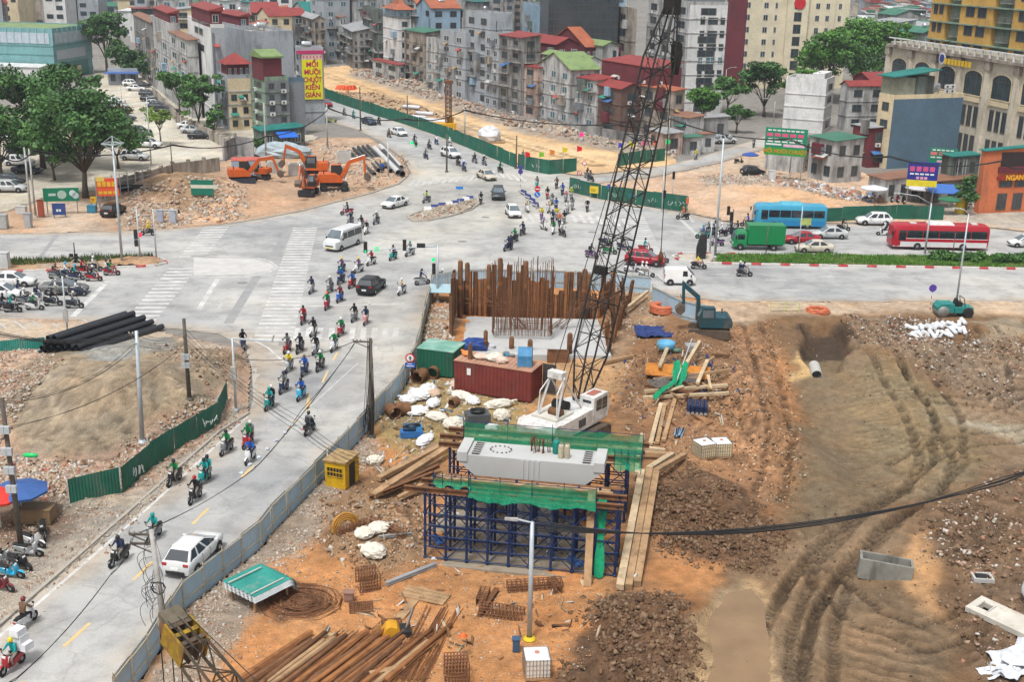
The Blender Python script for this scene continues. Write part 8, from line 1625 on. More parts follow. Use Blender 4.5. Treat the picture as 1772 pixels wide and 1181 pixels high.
lamp('grey street lamp on the grass median reaching left over the red bus',(1600,443),352,-3.8,.13,1.1); lamp('leaning street lamp at the road edge beside the roller',(1652,545),370,-1.,.11,.5); lamp('curved street lamp beside the dark rounded tree',(1338,215),175,-1.8,.1,.5); lamp('street lamp behind the maroon wall',(1254,165),120,1.8,.1,.6); lamp('street lamp at the yard gate kiosk',(163,132),100,1.2,.1,.2); lamp('lamp post in the middle of the yard',(262,286),168,.6,.1,.1)
t,h,x=pole('tall lamp mast with a diamond head on the left dirt median',(212,458),250,.15,PG,'street_lamp','lamp');
for a in range(4): MB().bar((.0,0,h-.6),(1.1*math.cos(a*1.571+.4),1.1*math.sin(a*1.571+.4),h+.1),.07).build('lamp_arm',PG,t); MB().bar((1.1*math.cos(a*1.571+.4),1.1*math.sin(a*1.571+.4),h+.1),(1.1*math.cos(a*1.571+1.97),1.1*math.sin(a*1.571+1.97),h+.1),.12).build('lamp_bar',PG,t); MB().bar((0,0,h+.9),(1.1*math.cos(a*1.571+.4),1.1*math.sin(a*1.571+.4),h+.1),.05).build('stay',PG,t)
t,h,x=pole('tall double headed lamp mast at the nose of the grass median',(1237,446),240,.15,PG,'street_lamp','lamp')
for s in (-1,1): MB().lathe([(.05,-.3),(.25,-.2),(.28,.1),(.1,.3)],10,(s*.7,0,h+.2)).build('lamp_globe',mat((.2,.22,.24),.3),t,True); MB().bar((0,0,h-.2),(s*.7,0,h+.1),.08).build('lamp_arm',PG,t)
SIGB=mat((.03,.03,.032),.5); GRN=emit((.0,.5,.13),.7); REDL=emit((.6,.02,.05),.6)
def head(t,x,z,n=3,lit=None,face=-1,y=0.):
 for k in range(n): lb_=MB().box(x-.17,y-.14,z-k*.36,x+.17,y+.14,z-k*.36+.34).build('lamp_box',SIGB,t); MB().lathe([(.11,0),(.11,.02)],10,(x,y+face*.16,z-k*.36+.17),0,'y').build('lens',GRN if lit==k else mat((.05,.03,.03),.3),lb_); MB().box(x-.15,y+face*.15-.06,z-k*.36+.29,x+.15,y+face*.15+.1,z-k*.36+.31).build('visor',SIGB,lb_)
t,h,x=pole('traffic light mast with a long arm over the junction and green signals lit',(757,525),424,.13,PG,'traffic_light','traffic light'); MB().tube([(0,0,h-.1),(-7.4,0,h-.75)],[.08,.05],8).build('mast_arm',PG,t); head(t,-7.,h-.2,3,2); head(t,-3.2,h+.1,3); MB().box(-2.,-.15,h-.3,-1.2,.15,h+.1).build('camera_box',SIGB,t); MB().lathe([(.27,0),(.27,.06)],16,(-5.9,-.1,h-.55),0,'y').build('countdown_ring',GRN,t); MB().lathe([(.19,0),(.19,.07)],16,(-5.9,-.12,h-.55),0,'y').build('countdown_face',mat((.4,.5,.45),.4),t); head(t,-.35,h*.62,3,None); MB().lathe([(.18,0),(.18,.05)],14,(-.4,-.15,h*.75),0,'y').build('signal_ring',GRN,t)
t,h,x=pole('traffic light mast at the rubble lot corner with arm to the right',(409,717),585,.1,PG,'traffic_light','traffic light'); MB().tube([(0,0,h-.05),(3.6,0,h-.25)],[.07,.05],8).build('mast_arm',PG,t); MB().box(3.4,-.15,h-.5,3.9,.1,h-.15).build('camera_box',PC,t); MB().box(-.2,-.3,h*.45,.2,-.1,h*.62).build('control_box',PC,t); MB().bar((2.9,0,h-.2),(3.05,0,h+.25),.12).build('camera',PC,t)
t,h,x=pole('dark traffic light pole on the left median, nearer one',(243,452),362,.1,PG,'traffic_light','traffic light'); head(t,-.3,h*.55,3,None,1); head(t,-.3,h*.35,2,None,1); MB().box(.1,-.1,h*.47,.35,.1,h*.55).build('red_signal',REDL,t)
t,h,x=pole('slim signal pole with an arm at the left median nose',(271,451),362,.09,PG,'traffic_light','traffic light'); MB().tube([(0,0,h-.05),(3.,0,h-.05)],.04,6).build('mast_arm',PG,t); MB().box(2.7,-.1,h-.4,2.9,.1,h).build('camera_box',SIGB,t)
t,h,x=pole('grey signal pole with cabinet at the left stop line',(117,575),478,.09,PG,'traffic_light','traffic light'); MB().box(-.2,-.2,h*.2,.2,-.05,h*.42).build('control_box',PC,t)
t,h,x=pole('fallen black signal head on a crooked post in the left median',(131,458),420,.08,SIGB,'traffic_light','traffic light'); head(t,.1,h*.35,2); head(t,-.4,h*.1+.6,1); MB().bar((.1,0,h*.3),(1.1,0,0),.08).build('prop',POSTW,t); MB().bar((.1,0,h*.3),(-.8,0,0.),.08).build('prop',POSTW,t)
t,h,x=pole('signal pole with two black heads behind the green graffiti fence',(1145,368),292,.09,PG,'traffic_light','traffic light'); head(t,.25,h*.45,3); t,h,x=pole('black signal head on a thin pole behind the graffiti fence end',(1163,350),296,.05,PG,'traffic_light','traffic light'); head(t,0,h-.4,3)
t,h,x=pole('signal pole among the motorbikes at the median nose',(1228,440),382,.09,PG,'traffic_light','traffic light'); head(t,.5,h-.3,1); t,h,x=pole('black signal cluster above the queueing motorbikes',(1265,420),362,.08,SIGB,'traffic_light','traffic light'); head(t,-.6,h,3); head(t,-.2,h-.7,3)
t,h,x=pole('signal pole with green countdown on the far rubble corner',(672,310),246,.11,PG,'traffic_light','traffic light'); MB().tube([(0,0,h-.1),(2.9,0,h)],.05,6).build('mast_arm',PG,t); MB().lathe([(.25,0),(.25,.08)],14,(3.6,-.1,h),0,'y').build('countdown_ring',GRN,t); head(t,4.2,h-.3,2,1)
o=thing('wrapped_signal','signal box wrapped in black plastic at the median nose','traffic light',G(1212,449)); MB().add(*loft([[(-.5,-.4,0.2),(.5,-.4,.2),(.5,.4,.2),(-.5,.4,.2)],[(-.6,-.5,1.4),(.6,-.4,1.3),(.6,.4,1.4),(-.5,.5,1.3)],[(-.2,-.3,2.9),(.5,-.3,3.1),(.5,.3,3.0),(-.2,.3,2.8)]])).build('wrapping',mat((.025,.025,.027),.4,.3,4.),o); MB().bar((.1,0,0),(.2,0,3.),.1).build('post',PG,o)
for lb,b,tp,r,m in (('rusty pole carrying the cable over the far street, left',(624,226),150,.15,PD),('rusty pole in front of the road bed near the green fence',(773,298),232,.16,PD),('tall thin pole on the road bed spoil',(705,213),165,.14,PD),('concrete pole with cable tee beside the drilling rig',(804,243),188,.18,PC),('dark pole at the green fence corner',(893,292),235,.15,PD),('utility pole beside the blue shop awning',(567,258),180,.16,PC),('pale pole in front of the grey green house',(461,283),178,.14,PC),('thin pole at the yard wall',(300,322),246,.09,PD),('double pole at the left edge of the yard, front one',(55,382),255,.14,PC),('double pole at the left edge of the yard, rear one',(62,376),258,.13,PC),('pole in front of the green billboard',(1366,303),232,.13,PC),('dark pole in front of the red restaurant',(1730,362),276,.16,PD),('grey pole beside the side street trees',(1246,215),165,.1,PC),('pole behind the crane boom at the fallen houses',(1155,268),200,.15,PC),('thin steel pole on the grass median',(1381,442),358,.07,PG),('short dark post on the grass median',(1325,443),390,.06,PD),('dark post on the median behind the red bus wheel',(1648,444),405,.06,PD),('pole beside the distant yellow sign',(703,140),72,.12,PC),('pole among the parked cars of the yard',(212,190),145,.07,PC)): pole(lb,b,tp,r,m)
# road signs
def disc(t,x,z,r,c,y=-.05,n='sign_disc'): MB().lathe([(r,0),(r,.02)],20,(x,y,z),0,'y').build(n,mat(c,.4,.05,1.),t)
def sign(label,base,z,discs,bands=None,r=.035,plate=None):
 t=thing('road_sign',label,'road sign',gz(*base))
 for k in range(8): MB().lathe([(r,z*k/8),(r,z*(k+1)/8)],8).build('post_band',mat((.6,.6,.6) if k%2 else (bands or (.4,.03,.04)),.5),t)
 for i,(dx,dz,rr,c) in enumerate(discs): disc(t,dx,dz,rr,c,-.05-.025*i)
 if plate: MB().box(-plate[0]/2,-.08,plate[2],plate[0]/2,-.05,plate[3]).build('plate',mat(plate[1],.5),t)
 return t
RD,WT,BLU=(.5,.015,.03),(.7,.7,.7),(.02,.10,.42)
t=sign('round red ringed sign above a blue plate at the site fence',(710,668),2.3,[(0,2.35,.38,RD),(0,2.35,.28,WT)],plate=(.8,BLU,1.55,1.95)); MB().bar((0,-.13,2.2),(.02,-.13,2.5),.07).build('arrow_symbol',BLK,t); MB().bar((-.08,-.13,2.42),(.08,-.13,2.48),.06).build('arrow_symbol',BLK,t); MB().box(-.2,-.1,1.84,.15,-.085,1.89).build('print_line',PLATE,t); MB().box(-.3,-.1,1.66,.3,-.085,1.73).build('print_line',PLATE,t)
t=sign('red no entry and blue arrow signs at the near end of the divider',(929,362),2.9,[(0,2.75,.4,RD)]); MB().box(-.28,-.11,2.69,.28,-.075,2.81).build('bar_symbol',PLATE,t); disc(t,0,2.,.4,(.02,.15,.5),-.05); MB().bar((-.15,-.09,2.2),(.15,-.09,1.8),.09).build('arrow_symbol',PLATE,t)
t=sign('purple blue round sign at the far end of the divider',(900,333),3.2,[(0,3.,.36,(.06,.05,.25))],(.1,.1,.12)); MB().box(-.28,-.1,3.35,.28,-.05,3.9).build('plate',mat((.06,.05,.25),.5),t)
sign('round blue sign on a striped post at the road edge',(1609,538),2.4,[(0,2.3,.38,(.10,.05,.32))]); t=sign('blue rectangular direction sign on the rubble island',(795,355),2.6,[],(.3,.3,.3),plate=(1.,(.03,.20,.55),2.2,2.6)); t=sign('red ringed no turn sign at the graffiti fence',(1004,330),2.7,[(-.2,2.6,.36,RD),(-.2,2.6,.26,WT)],(.3,.3,.3)); MB().bar((-.36,-.12,2.76),(-.04,-.12,2.44),.06).build('bar_symbol',mat(RD),t); sign('second ringed sign above the graffiti fence',(1010,318),3.2,[(0,3.1,.34,RD),(0,3.1,.25,WT)],(.3,.3,.3)); sign('blue flag sign on the graffiti fence',(1052,352),2.6,[],(.6,.6,.5),plate=(.4,(.05,.08,.4),2.1,2.7)); sign('orange flag sign at the end of the graffiti fence',(1188,372),2.4,[],(.4,.1,.04),plate=(.4,(.55,.13,.06),1.5,2.3))
for i,(x,y,c,tp) in enumerate(((908,296,(.6,.02,.02),262),(932,300,(.2,.42,.03),262),(950,301,(.6,.2,.03),258),(972,300,(.65,.5,.02),254),(997,298,(.6,.02,.02),252),(1068,288,(.05,.06,.4),246),(1087,286,(.65,.55,.02),244),(1108,284,(.6,.1,.2),243),(1128,281,(.55,.12,.08),242),(1150,278,(.05,.5,.15),240),(1002,250,(.8,.05,.3),228))):
 b=G(x,y); h=zat(b,tp); t=thing('flag','small %s flag above the road bed fence, %s from left'%(('red','green','orange','yellow','red','blue','yellow','pink','orange','green','magenta')[i],numw(i+1)),'flag',b,0,'row of small coloured flags'); MB().tube([(0,0,0),(0,0,h)],.025,5).build('stick',POSTW,t)
 vs=[];fs=[]
 for k in range(6): vs+=[(.0+k*.16,-.05*math.sin(k*1.3),h-.05*k),(.0+k*.16,-.05*math.sin(k*1.3+.4),h-.95+.03*k)]
 MB().add(vs,[(2*k,2*k+1,2*k+3,2*k+2) for k in range(5)]).build('cloth',mat(c,.7,.1),t)
# divider blocks
for i,(x,y) in enumerate(((740,366),(752,362),(765,359),(777,357),(787,355),(797,352),(806,349),(813,347))):
 t=thing('barrier_block','blue and white plastic barrier block, %s along the rubble island'%numw(i+1),'barrier',G(x,y)+Vector((0,0,.1)),rad(12),'barrier blocks on the island'); MB().add([(-.5,-.2,0),(.5,-.2,0),(.5,.2,0),(-.5,.2,0),(-.48,-.1,.55),(.48,-.1,.55),(.48,.1,.55),(-.48,.1,.55)],BOXF).build('block',mat((.05,.07,.22),.5) if i%3 else PLATE,t); MB().box(-.45,-.23,.12,.45,.23,.2).build('band',PLATE,t)
for i,(x,y) in enumerate(((906,338),(914,345),(921,352),(927,359))):
 t=thing('barrier_block','blue barrier block on the divider, %s from the far end'%numw(i+1),'barrier',G(x,y)+Vector((0,0,.15)),rad(118),'barrier blocks on the divider'); MB().add([(-.7,-.15,0),(.7,-.15,0),(.7,.15,0),(-.7,.15,0),(-.68,-.08,.6),(.68,-.08,.6),(.68,.08,.6),(-.68,.08,.6)],BOXF).build('block',mat((.05,.07,.2),.5),t); MB().box(-.6,-.17,.15,.6,.17,.25).build('band',PLATE,t)
# --- writing
def text(body,size,m,parent,loc,rot,ext=.02,al='CENTER',name='lettering',sx=1.):
 cu=bpy.data.curves.new('t','FONT'); cu.body=body; cu.size=size; cu.extrude=ext; cu.align_x=al; cu.align_y='CENTER'; cu.offset=size*.03
 o=bpy.data.objects.new('t',cu); COL.objects.link(o); bpy.context.view_layer.update(); me=bpy.data.meshes.new_from_object(o.evaluated_get(bpy.context.evaluated_depsgraph_get())); bpy.data.objects.remove(o)
 me.materials.clear(); me.materials.append(m); return inst(name,me,parent,loc,rot,(sx,1,1))
HP=math.pi/2
W,D,h=bt(SIGNH); zt,zb=h-.6,zat(SIGNH.location,172); BH=zt-zb; BW=W*.86
MB().box(W*.06,-.3,zb,W*.06+BW,-.05,zt-BH*.12).build('billboard',mat((.66,.62,.01),.5,.05,1.),SIGNH); MB().box(W*.06,-.28,zt-BH*.12+.02,W*.06+BW,-.06,zt).build('billboard_header',mat((.62,.45,.42),.5),SIGNH); MB().box(-W*.15,-.35,zt+.05,W*1.02,-.05,zt+BH*.08).build('top_letters_band',mat((.45,.03,.12),.5,.35,4.),SIGNH)
CRM=mat((.42,.01,.06),.5)
for i,wd in enumerate(('MỐI','MUÔI','CHUỘT','KIẾN','GIÁN')): text(wd,BH*.15,CRM,SIGNH,(W*.06+BW*.5,-.31,zt-BH*(.23+.168*i)),(HP,0,0),sx=min(1.05,W*.72/(BH*.15*.62*len(wd)*1.05)))
text('~',BH*.11,CRM,SIGNH,(W*.06+BW*.62,-.31,zt-BH*.315),(HP,0,0))
for k in range(6): MB().box(W*.1+k*BW/6,-.30,zt-BH*.09,W*.1+k*BW/6+BW*.09,-.285,zt-BH*.03).build('faded_print',mat((.5,.15,.15),.6),SIGNH)
W,D,h=bt(REST); text('NGAN VANG',h*.115,mat((.75,.40,.03),.4),REST,(W*.62,-.44,h*.575),(HP,0,0),sx=.95)
def board(label,c,top,xr,a,bg,lines,name='signboard',z0=None,lift=0.,by=None):
 p=gz(*c); an=rad(a); L=solveL(p,an,xr); zt_=zat(p,top); zb_=zat(p,by) if by else zt_*.45; t=thing(name,label,'sign',p,an); MB().box(0,-.06,zb_,L,.06,zt_).build('panel',mat(bg,.45,.08,1.),t)
 for x in (L*.08,L*.92): MB().bar((x,.1,0),(x,.1,zb_+.3),.12).build('post',STEEL,t)
 H=zt_-zb_
 for it in lines:
  if it[0]=='r': _,x0,z_0,x1,z_1,cc=it; MB().box(L*x0,-.09,zb_+H*z_0,L*x1,-.062,zb_+H*z_1).build('print_block',mat(cc,.5),t)
  elif it[0]=='d': _,x0,z_0,n,hh,cc=it; [MB().box(L*(x0+k*(1-2*x0)/n),-.085,zb_+H*z_0,L*(x0+(k+.75)*(1-2*x0)/n),-.062,zb_+H*(z_0+hh)).build('print_line',mat(cc,.5),t) for k in range(n)]
  elif it[0]=='o': _,x0,z_0,rr,cc=it; MB().lathe([(rr,0),(rr,.03)],18,(L*x0,-.1,zb_+H*z_0),0,'y').build('print_disc',mat(cc,.5),t)
  else: _,b,x0,z_0,s,cc=it; text(b,H*s,mat(cc,.5),t,(L*x0,-.1,zb_+H*z_0),(HP,0,0))
 return t
GB=(.01,.19,.11); WTT=(.6,.65,.62); PK=(.55,.08,.18)
board('large green billboard with white and pink lines beside the bare lot',(1318,312),221,1390,-22,GB,[('r',0,0,1,.27,(.02,.26,.035)),('t','MỐI MUÔI CHUỘT',.5,.14,.19,(.45,.2,.02)),('d',.06,.88,8,.05,WTT),('d',.04,.68,5,.12,PK),('d',.08,.56,6,.05,WTT),('d',.06,.47,5,.05,WTT),('d',.5,.34,1,.05,PK),('r',.03,.36,.4,.42,WTT),('r',.45,.32,.95,.42,(.6,.4,.5))],by=268)
board('green signboard above the roadside stalls',(1600,330),255,1648,-18,GB,[('d',.1,.82,5,.09,WTT),('d',.05,.52,3,.22,(.55,.15,.15)),('d',.06,.34,4,.08,WTT),('r',.3,.05,.95,.2,(.6,.35,.45))],by=281)
board('blue and yellow signboard in front of the roadside stalls',(1563,360),280,1615,-12,(.02,.03,.22),[('r',0,0,1,.26,(.62,.52,.03)),('d',.06,.62,4,.2,(.5,.08,.2)),('d',.08,.48,5,.06,WTT),('d',.3,.3,3,.1,(.6,.3,.4)),('d',.08,.08,7,.1,(.45,.3,.02))],by=322)
board('green advertising board with a pale disc under the big tree',(78,372),326,140,14,(.01,.17,.09),[('o',.52,.5,.55,(.35,.45,.38)),('r',.15,.42,.35,.6,(.4,.5,.45)),('o',.82,.6,.4,(.5,.6,.6)),('o',.9,.4,.4,(.4,.5,.5))],by=349)
board('orange lettered board beside the wire gate, upper',(170,362),309,207,14,(.62,.08,.03),[('d',.06,.3,4,.4,(.65,.4,.03)),('r',.0,.75,.4,1.1,(.62,.45,.1))],by=330); board('orange lettered board beside the wire gate, lower',(171,364),328,209,14,(.62,.10,.03),[('d',.06,.3,4,.4,(.65,.4,.03))],by=340)
board('small yellow board at the foot of the big tree',(158,362),341,168,5,(.65,.42,.02),[('d',.15,.55,1,.12,(.5,.05,.02)),('d',.15,.3,1,.1,(.5,.05,.02))],by=351)
t=board('dark green board with a white band on the rubble mound',(332,352),323,370,0,(.012,.15,.10),[('r',0,.45,1.2,.68,(.55,.55,.45))],by=349)
t=board('blue shop board beside the orange figure on the vacant lot',(92,378),352,115,8,(.03,.06,.2),[('d',.3,.3,2,.2,WTT)],by=372)
W,D,h=bt(STB); yl=solveL(STB.location,STB.rotation_euler[2]+HP,1640)
MB().lathe([(1.,0),(1.,.1)],18,(-.95,yl+4.2,h*.95),0,'x').build('logo_ring',mat((.6,.6,.62),.4),STB); MB().lathe([(.72,0),(.72,.12)],18,(-1.,yl+4.2,h*.95),0,'x').build('logo_face',mat((.03,.05,.2),.4),STB)
for k in range(8): MB().box(-1.,yl+2.6-k*1.05,h*.90,-.92,yl+2.6-k*1.05+.75,h*.955).build('gold_letter_block',mat((.62,.40,.02),.5),STB)
# --- cables
def cable(label,pts,r,sag,n=1,spread=.15,group=None,m=BLK):
 t=thing('overhead_cable',label,'cable',pts[0],0,group); o=pts[0]
 for c in range(n):
  l=[]
  for a,b in zip(pts,pts[1:]):
   for k in range(14):
    u=k/14; q=a.lerp(b,u)-o; q.z-=sag*(1+.15*c)*4*u*(1-u); q.z+=spread*(c-n/2)*.6; q.x+=spread*math.sin(c*2.1)*.5; l.append(q)
  l.append(pts[-1]-o); MB().tube(l,r,5).build('strand',m,t,True)
T=TOPS
cable('thick bundle of black cables sweeping over the right of the site',[T['p7']+Vector((.1,0,-.1)),G(1800,810,9.5)],.028,1.2,6,.2); cable('thin cable from the white lamp pole to the left',[T['p7'],G(840,906,7.5)],.02,.1,1)
cable('cables crossing the near street from the concrete pole',[T['p1']+Vector((0,0,-.4)),T['p2']+Vector((0,0,-1.2)),G(520,735,6.),G(640,800,4.)],.013,.35,5,.4); cable('cable from the crossarm pole down over the street',[T['p4']+Vector((-1.1,0,-.3)),G(520,710,5.),G(440,810,4.6)],.018,.2,2,.15); cable('cable from the crossarm pole to the signal mast',[T['p4']+Vector((-1.1,0,-.2)),G(412,620,6.)],.025,.6,1); cable('pair of cables along the near street at the lower left',[T['p5']+Vector((-1,0,-.3)),G(190,990,6.),G(10,1185,5.2)],.018,.3,2,.3); cable('cable rising from the lower left pole across the street',[T['p5']+Vector((-.8,0,-.2)),G(440,810,4.6),T['p4']+Vector((-1.1,0,-.3))],.016,.3,2,.15); cable('cables between the left edge pole and the concrete pole',[T['p6'],T['p1']+Vector((0,0,-.8))],.014,.9,3,.25); cable('cables from the left edge pole low across the rubble',[T['p6']+Vector((0,0,-1.6)),T['p2']+Vector((0,0,-1.8))],.014,.9,2,.2); cable('far cables behind the black pipes',[G(-60,560,5.),T['p1']+Vector((0,0,-.2))],.03,.7,4,.3)
cable('long cable sagging across the yard to the far street',[G(0,268,9.)+Vector((0,0,0)),G(57,260,9.),G(298,250,6.5),G(461,235,7.),G(567,190,8.)],.07,.9,2,.2); cable('long cable sagging from the far street over the road bed',[G(567,186,8.5),G(700,205,8.),G(804,190,8.),G(1070,215,9.),G(1160,205,9.)],.08,.8,2,.2); cable('cable across the side street to the billboard pole',[G(1160,205,9.),G(1366,240,8.),G(1540,270,8.),G(1730,278,8.),G(1800,280,8.)],.07,.9,2,.25)
t=thing('water_bottle_string','string of clear plastic bottles hanging on a cable over the street','bottles',G(480,770,4.6))
for k in range(7): q=G(508-k*15,735+k*14,4.8)-t.location; MB().blob((q.x,q.y,q.z),(.16,.16,.1),6,0,random.Random(k),.3).build('bottle',mat((.42,.46,.5),.15,.2),t)
# ================================================================ small things, rubble, clods
def umbrella(label,px,py,r,c,h=2.2):
 t=thing('parasol',label,'parasol',gz(px,py)); MB().tube([(0,0,0),(0,0,h)],.03,6).build('pole',POSTW,t); n=8; vs=[(0,0,h+.35)]+[(r*math.cos(k*6.283/n),r*math.sin(k*6.283/n),h-.1) for k in range(n)]; mb=MB()
 for k in range(n): MB().add([vs[0],vs[1+k],vs[1+(k+1)%n],(vs[1+k][0]*.98,vs[1+k][1]*.98,h-.25),(vs[1+(k+1)%n][0]*.98,vs[1+(k+1)%n][1]*.98,h-.25)],[(0,1,2),(1,3,4,2)]).build('canopy_panel',mat(c,.7,.1,2.),t)
for a in (('blue parasol over the goods at the left edge pole',40,905,1.7,(.04,.10,.28)),('red and yellow parasol at the left edge',2,915,1.5,(.55,.04,.03)),('white parasol left of the roadside stalls',1510,352,2.,(.55,.56,.58)),('grey white parasol before the stalls',1590,350,2.2,(.52,.52,.55)),('dark parasol before the stalls',1560,345,1.6,(.06,.08,.14)),('green parasol beside the red restaurant',1640,372,1.6,(.03,.14,.07)),('blue parasol by the parked bikes at the billboard',1297,290,1.4,(.03,.08,.3))): umbrella(*a)
t=thing('stall_awning','blue sheet awning over the roadside stall','awning',G(1628,358)); MB().add([(-2.2,-1.5,2.2),(2.2,-1.5,2.1),(2.2,1.5,2.9),(-2.2,1.5,3.),(-2.2,-1.5,2.25),(2.2,-1.5,2.15),(2.2,1.5,2.95),(-2.2,1.5,3.05)],BOXF).build('sheet',mat((.05,.14,.42),.6,.1,1.),t)
for x in (-2,2):
 for y,z in ((-1.3,2.2),(1.3,2.9)): MB().bar((x,y,0),(x,y,z),.06).build('post',STEEL,t)
def crate(label,px,py,s,c,rz=0.,name='cabinet',cat='cabinet'):
 t=thing(name,label,cat,gz(px,py),rad(rz)); MB().box(-s[0]/2,-s[1]/2,.05,s[0]/2,s[1]/2,s[2]).build('body',mat(c,.6,.15,2.,stain=.3),t); MB().box(-s[0]/2-.04,-s[1]/2-.04,s[2],s[0]/2+.04,s[1]/2+.04,s[2]+.06).build('lid',mat(tuple(k*.85 for k in c),.6),t); MB().box(-s[0]*.42,-s[1]/2-.02,.15,s[0]*.42,-s[1]/2-.001,s[2]*.9).build('door',mat(tuple(k*.92 for k in c),.6),t)
for a in (('grey control cabinet on the left dirt median',8,466,(1.1,.8,1.8),(.5,.51,.5)),('grey roadside cabinet at the left edge, left one',4,396,(1.4,.8,1.7),(.36,.37,.36)),('grey roadside cabinet at the left edge, right one',50,395,(.8,.6,1.8),(.36,.37,.38)),('white appliance on a stand at the left edge',38,372,(1.2,.7,1.),(.5,.5,.48)),('blue cabinet on the rubble corner, left one',278,388,(.8,.5,1.5),(.35,.38,.45)),('blue grey cabinet on the rubble corner, right one',300,387,(.8,.5,1.6),(.38,.42,.48)),('yellow cabinet beside the red restaurant',1662,370,(1.4,1.,1.9),(.55,.38,.02)),('rust red gate panel at the yard corner',72,376,(.8,.15,2.2),(.30,.07,.04)),('white stall cabinet by the side street',1335,312,(1.,.8,1.4),(.55,.56,.55)),('wooden market cart behind the left edge pole',62,905,(2.2,1.1,.9),(.20,.13,.07)),('blue storage bin at the foot of the big tree',160,368,(1.1,.8,.9),(.04,.2,.3)),('small brown box beside the rebar cage',604,1042,(.5,.4,.5),(.28,.16,.12)),('blue barrel like bin right of the steel stock',893,1130,(.35,.35,.7),(.05,.1,.17))): crate(*a)
# site hut, culvert boxes, tarpaulin on the vacant lot
t=thing('site_hut','pale blue ribbed site hut with a red roof on the vacant lot','hut',gz(402,312),rad(12)); ribbed(t,4.2,3.,2.6,mat((.36,.42,.48),.5,.1,1.),.3,mat((.45,.10,.08),.6)); MB().box(4.21,.6,.9,4.24,1.8,1.9).build('window',VGL,t)
for i,(x,y) in enumerate(((476,300),(512,303),(528,302),(596,285))):
 t=thing('culvert_box','grey concrete culvert box on the vacant lot, %s from left'%numw(i+1),'culvert',gz(x,y),rad(8),'culvert boxes on the vacant lot')
 for a in ((-1.1,-.8,0,1.1,-.6,1.7),(-1.1,.6,0,1.1,.8,1.7),(-1.1,-.6,0,-.9,.6,1.7),(.9,-.6,0,1.1,.6,1.7)): MB().box(*a).build('wall',CONC,t)
t=thing('tarpaulin_heap','silver blue tarpaulin heap below the roadside shop','tarpaulin',gz(490,272)); MB().blob((0,0,.9),(4.6,2.,1.6),16,0,random.Random(9),.14).build('cloth',mat((.30,.36,.39),.5,.2,1.),t); MB().blob((3.,.6,.6),(2.,1.2,1.),12,0,random.Random(8),.2).build('fold',mat((.26,.34,.38),.5,.2,1.),t)
t=thing('covered_load','white tarpaulin covered load on the road bed','load',gz(847,247)); MB().blob((0,0,1.3),(2.,1.6,1.7),14,0,random.Random(3),.15).build('cover',mat((.55,.57,.6),.6,.1,2.),t); MB().box(-2.6,-1.6,0,2.8,1.8,.3).build('pallet',WOODP,t)
for i,(x,y) in enumerate(((712,197),(735,203),(745,212),(722,208),(758,214))): t=thing('plastic_roll','white plastic roll on the road bed behind the fence, %s from left'%numw(sorted((712,735,745,722,758)).index(x)+1),'roll',gz(x,y),rad(-20),'white rolls on the road bed'); MB().lathe([(.3,-2.),(.42,-1.9),(.42,1.9),(.3,2.)],10,(0,0,.42),0,'x').build('roll_body',mat((.55,.55,.58),.5),t,True); MB().lathe([(.15,-2.1),(.15,2.1)],8,(0,0,.42),0,'x').build('core',RUST,t)
for i in range(6): t=coil('orange hose ring heaped on the far road bed, %s from left'%numw(i+1),588+i*5.,157-abs(i-3)*.6,1.1,.2,3,mat((.65,.10,.03),.5),(1.1,0,.3+i*.2))
t=thing('excavator_scrap','black steel scrap with bolts at the left of the yard wall','scrap',gz(212,338)); MB().tube([(-2.6,0,.5),(2.8,.4,.6)],.45,8).build('tube',BLK,t,True); MB().tube([(-3.,.8,.3),(2.,1.,.3)],.3,8).build('tube',BLK,t,True)
# yard wall
def wall(label,pts,h,th,m,name='boundary_wall',step=3.):
 t=thing(name,label,'wall',G(*pts[0])); o=t.location
 for a,b in along(GP(pts),step):
  d=b-a; an=math.atan2(d.y,d.x); c=MB().box(0,-th/2,-.2,d.length*1.0,th/2,h*R.uniform(.94,1.06)).build('wall_bay',m,t,loc=a-o,rot=(0,0,an)); MB().box(-.2,-th*.8,-.2,.2,th*.8,h*1.12).build('pier',m,t,loc=a-o,rot=(0,0,an))
 return t
OLDW=WALL((.36,.32,.27),.8,(.12,.1,.08))
wall('stained low wall between the parking yard and the vacant lot',[(175,345),(260,322),(300,308),(380,296)],2.2,.3,OLDW); wall('grey yard wall below the terrace houses',[(405,262),(380,250),(345,232),(310,215),(265,165)],1.8,.3,OLDW); wall('leaning striped hoarding by the narrow yellow house',[(388,278),(408,268),(440,272)],3.2,.2,WALL((.33,.32,.32),.8)); wall('broken wall stubs along the fallen houses of the road bed',[(930,218),(985,232),(1040,240),(1100,250),(1160,262)],2.,.4,WC['old'],step=4.)
t=thing('wire_gate','grey wire mesh gate panels behind the orange boards','gate',G(168,352)); o=t.location
for a,b in along([G(168,352),G(262,330)],1.6):
 for z in (.3,1.3,2.3,3.2): MB().bar(a-o+Vector((0,0,z)),b-o+Vector((0,0,z)),.06).build('rail',PG,t)
 MB().bar(a-o,a-o+Vector((0,0,3.4)),.09).build('post',PG,t)
t=thing('road_barrier','yellow green folding road barrier by the hose coil','barrier',gz(1358,540))
for x in (-1.4,0,1.4): MB().bar((x,0,0),(x,.1,1.),.06).build('post',mat((.5,.55,.1),.5),t)
for z in (.3,.6,.95): MB().bar((-1.5,0,z),(1.5,0,z),.06).build('rail',mat((.55,.55,.35),.5),t)
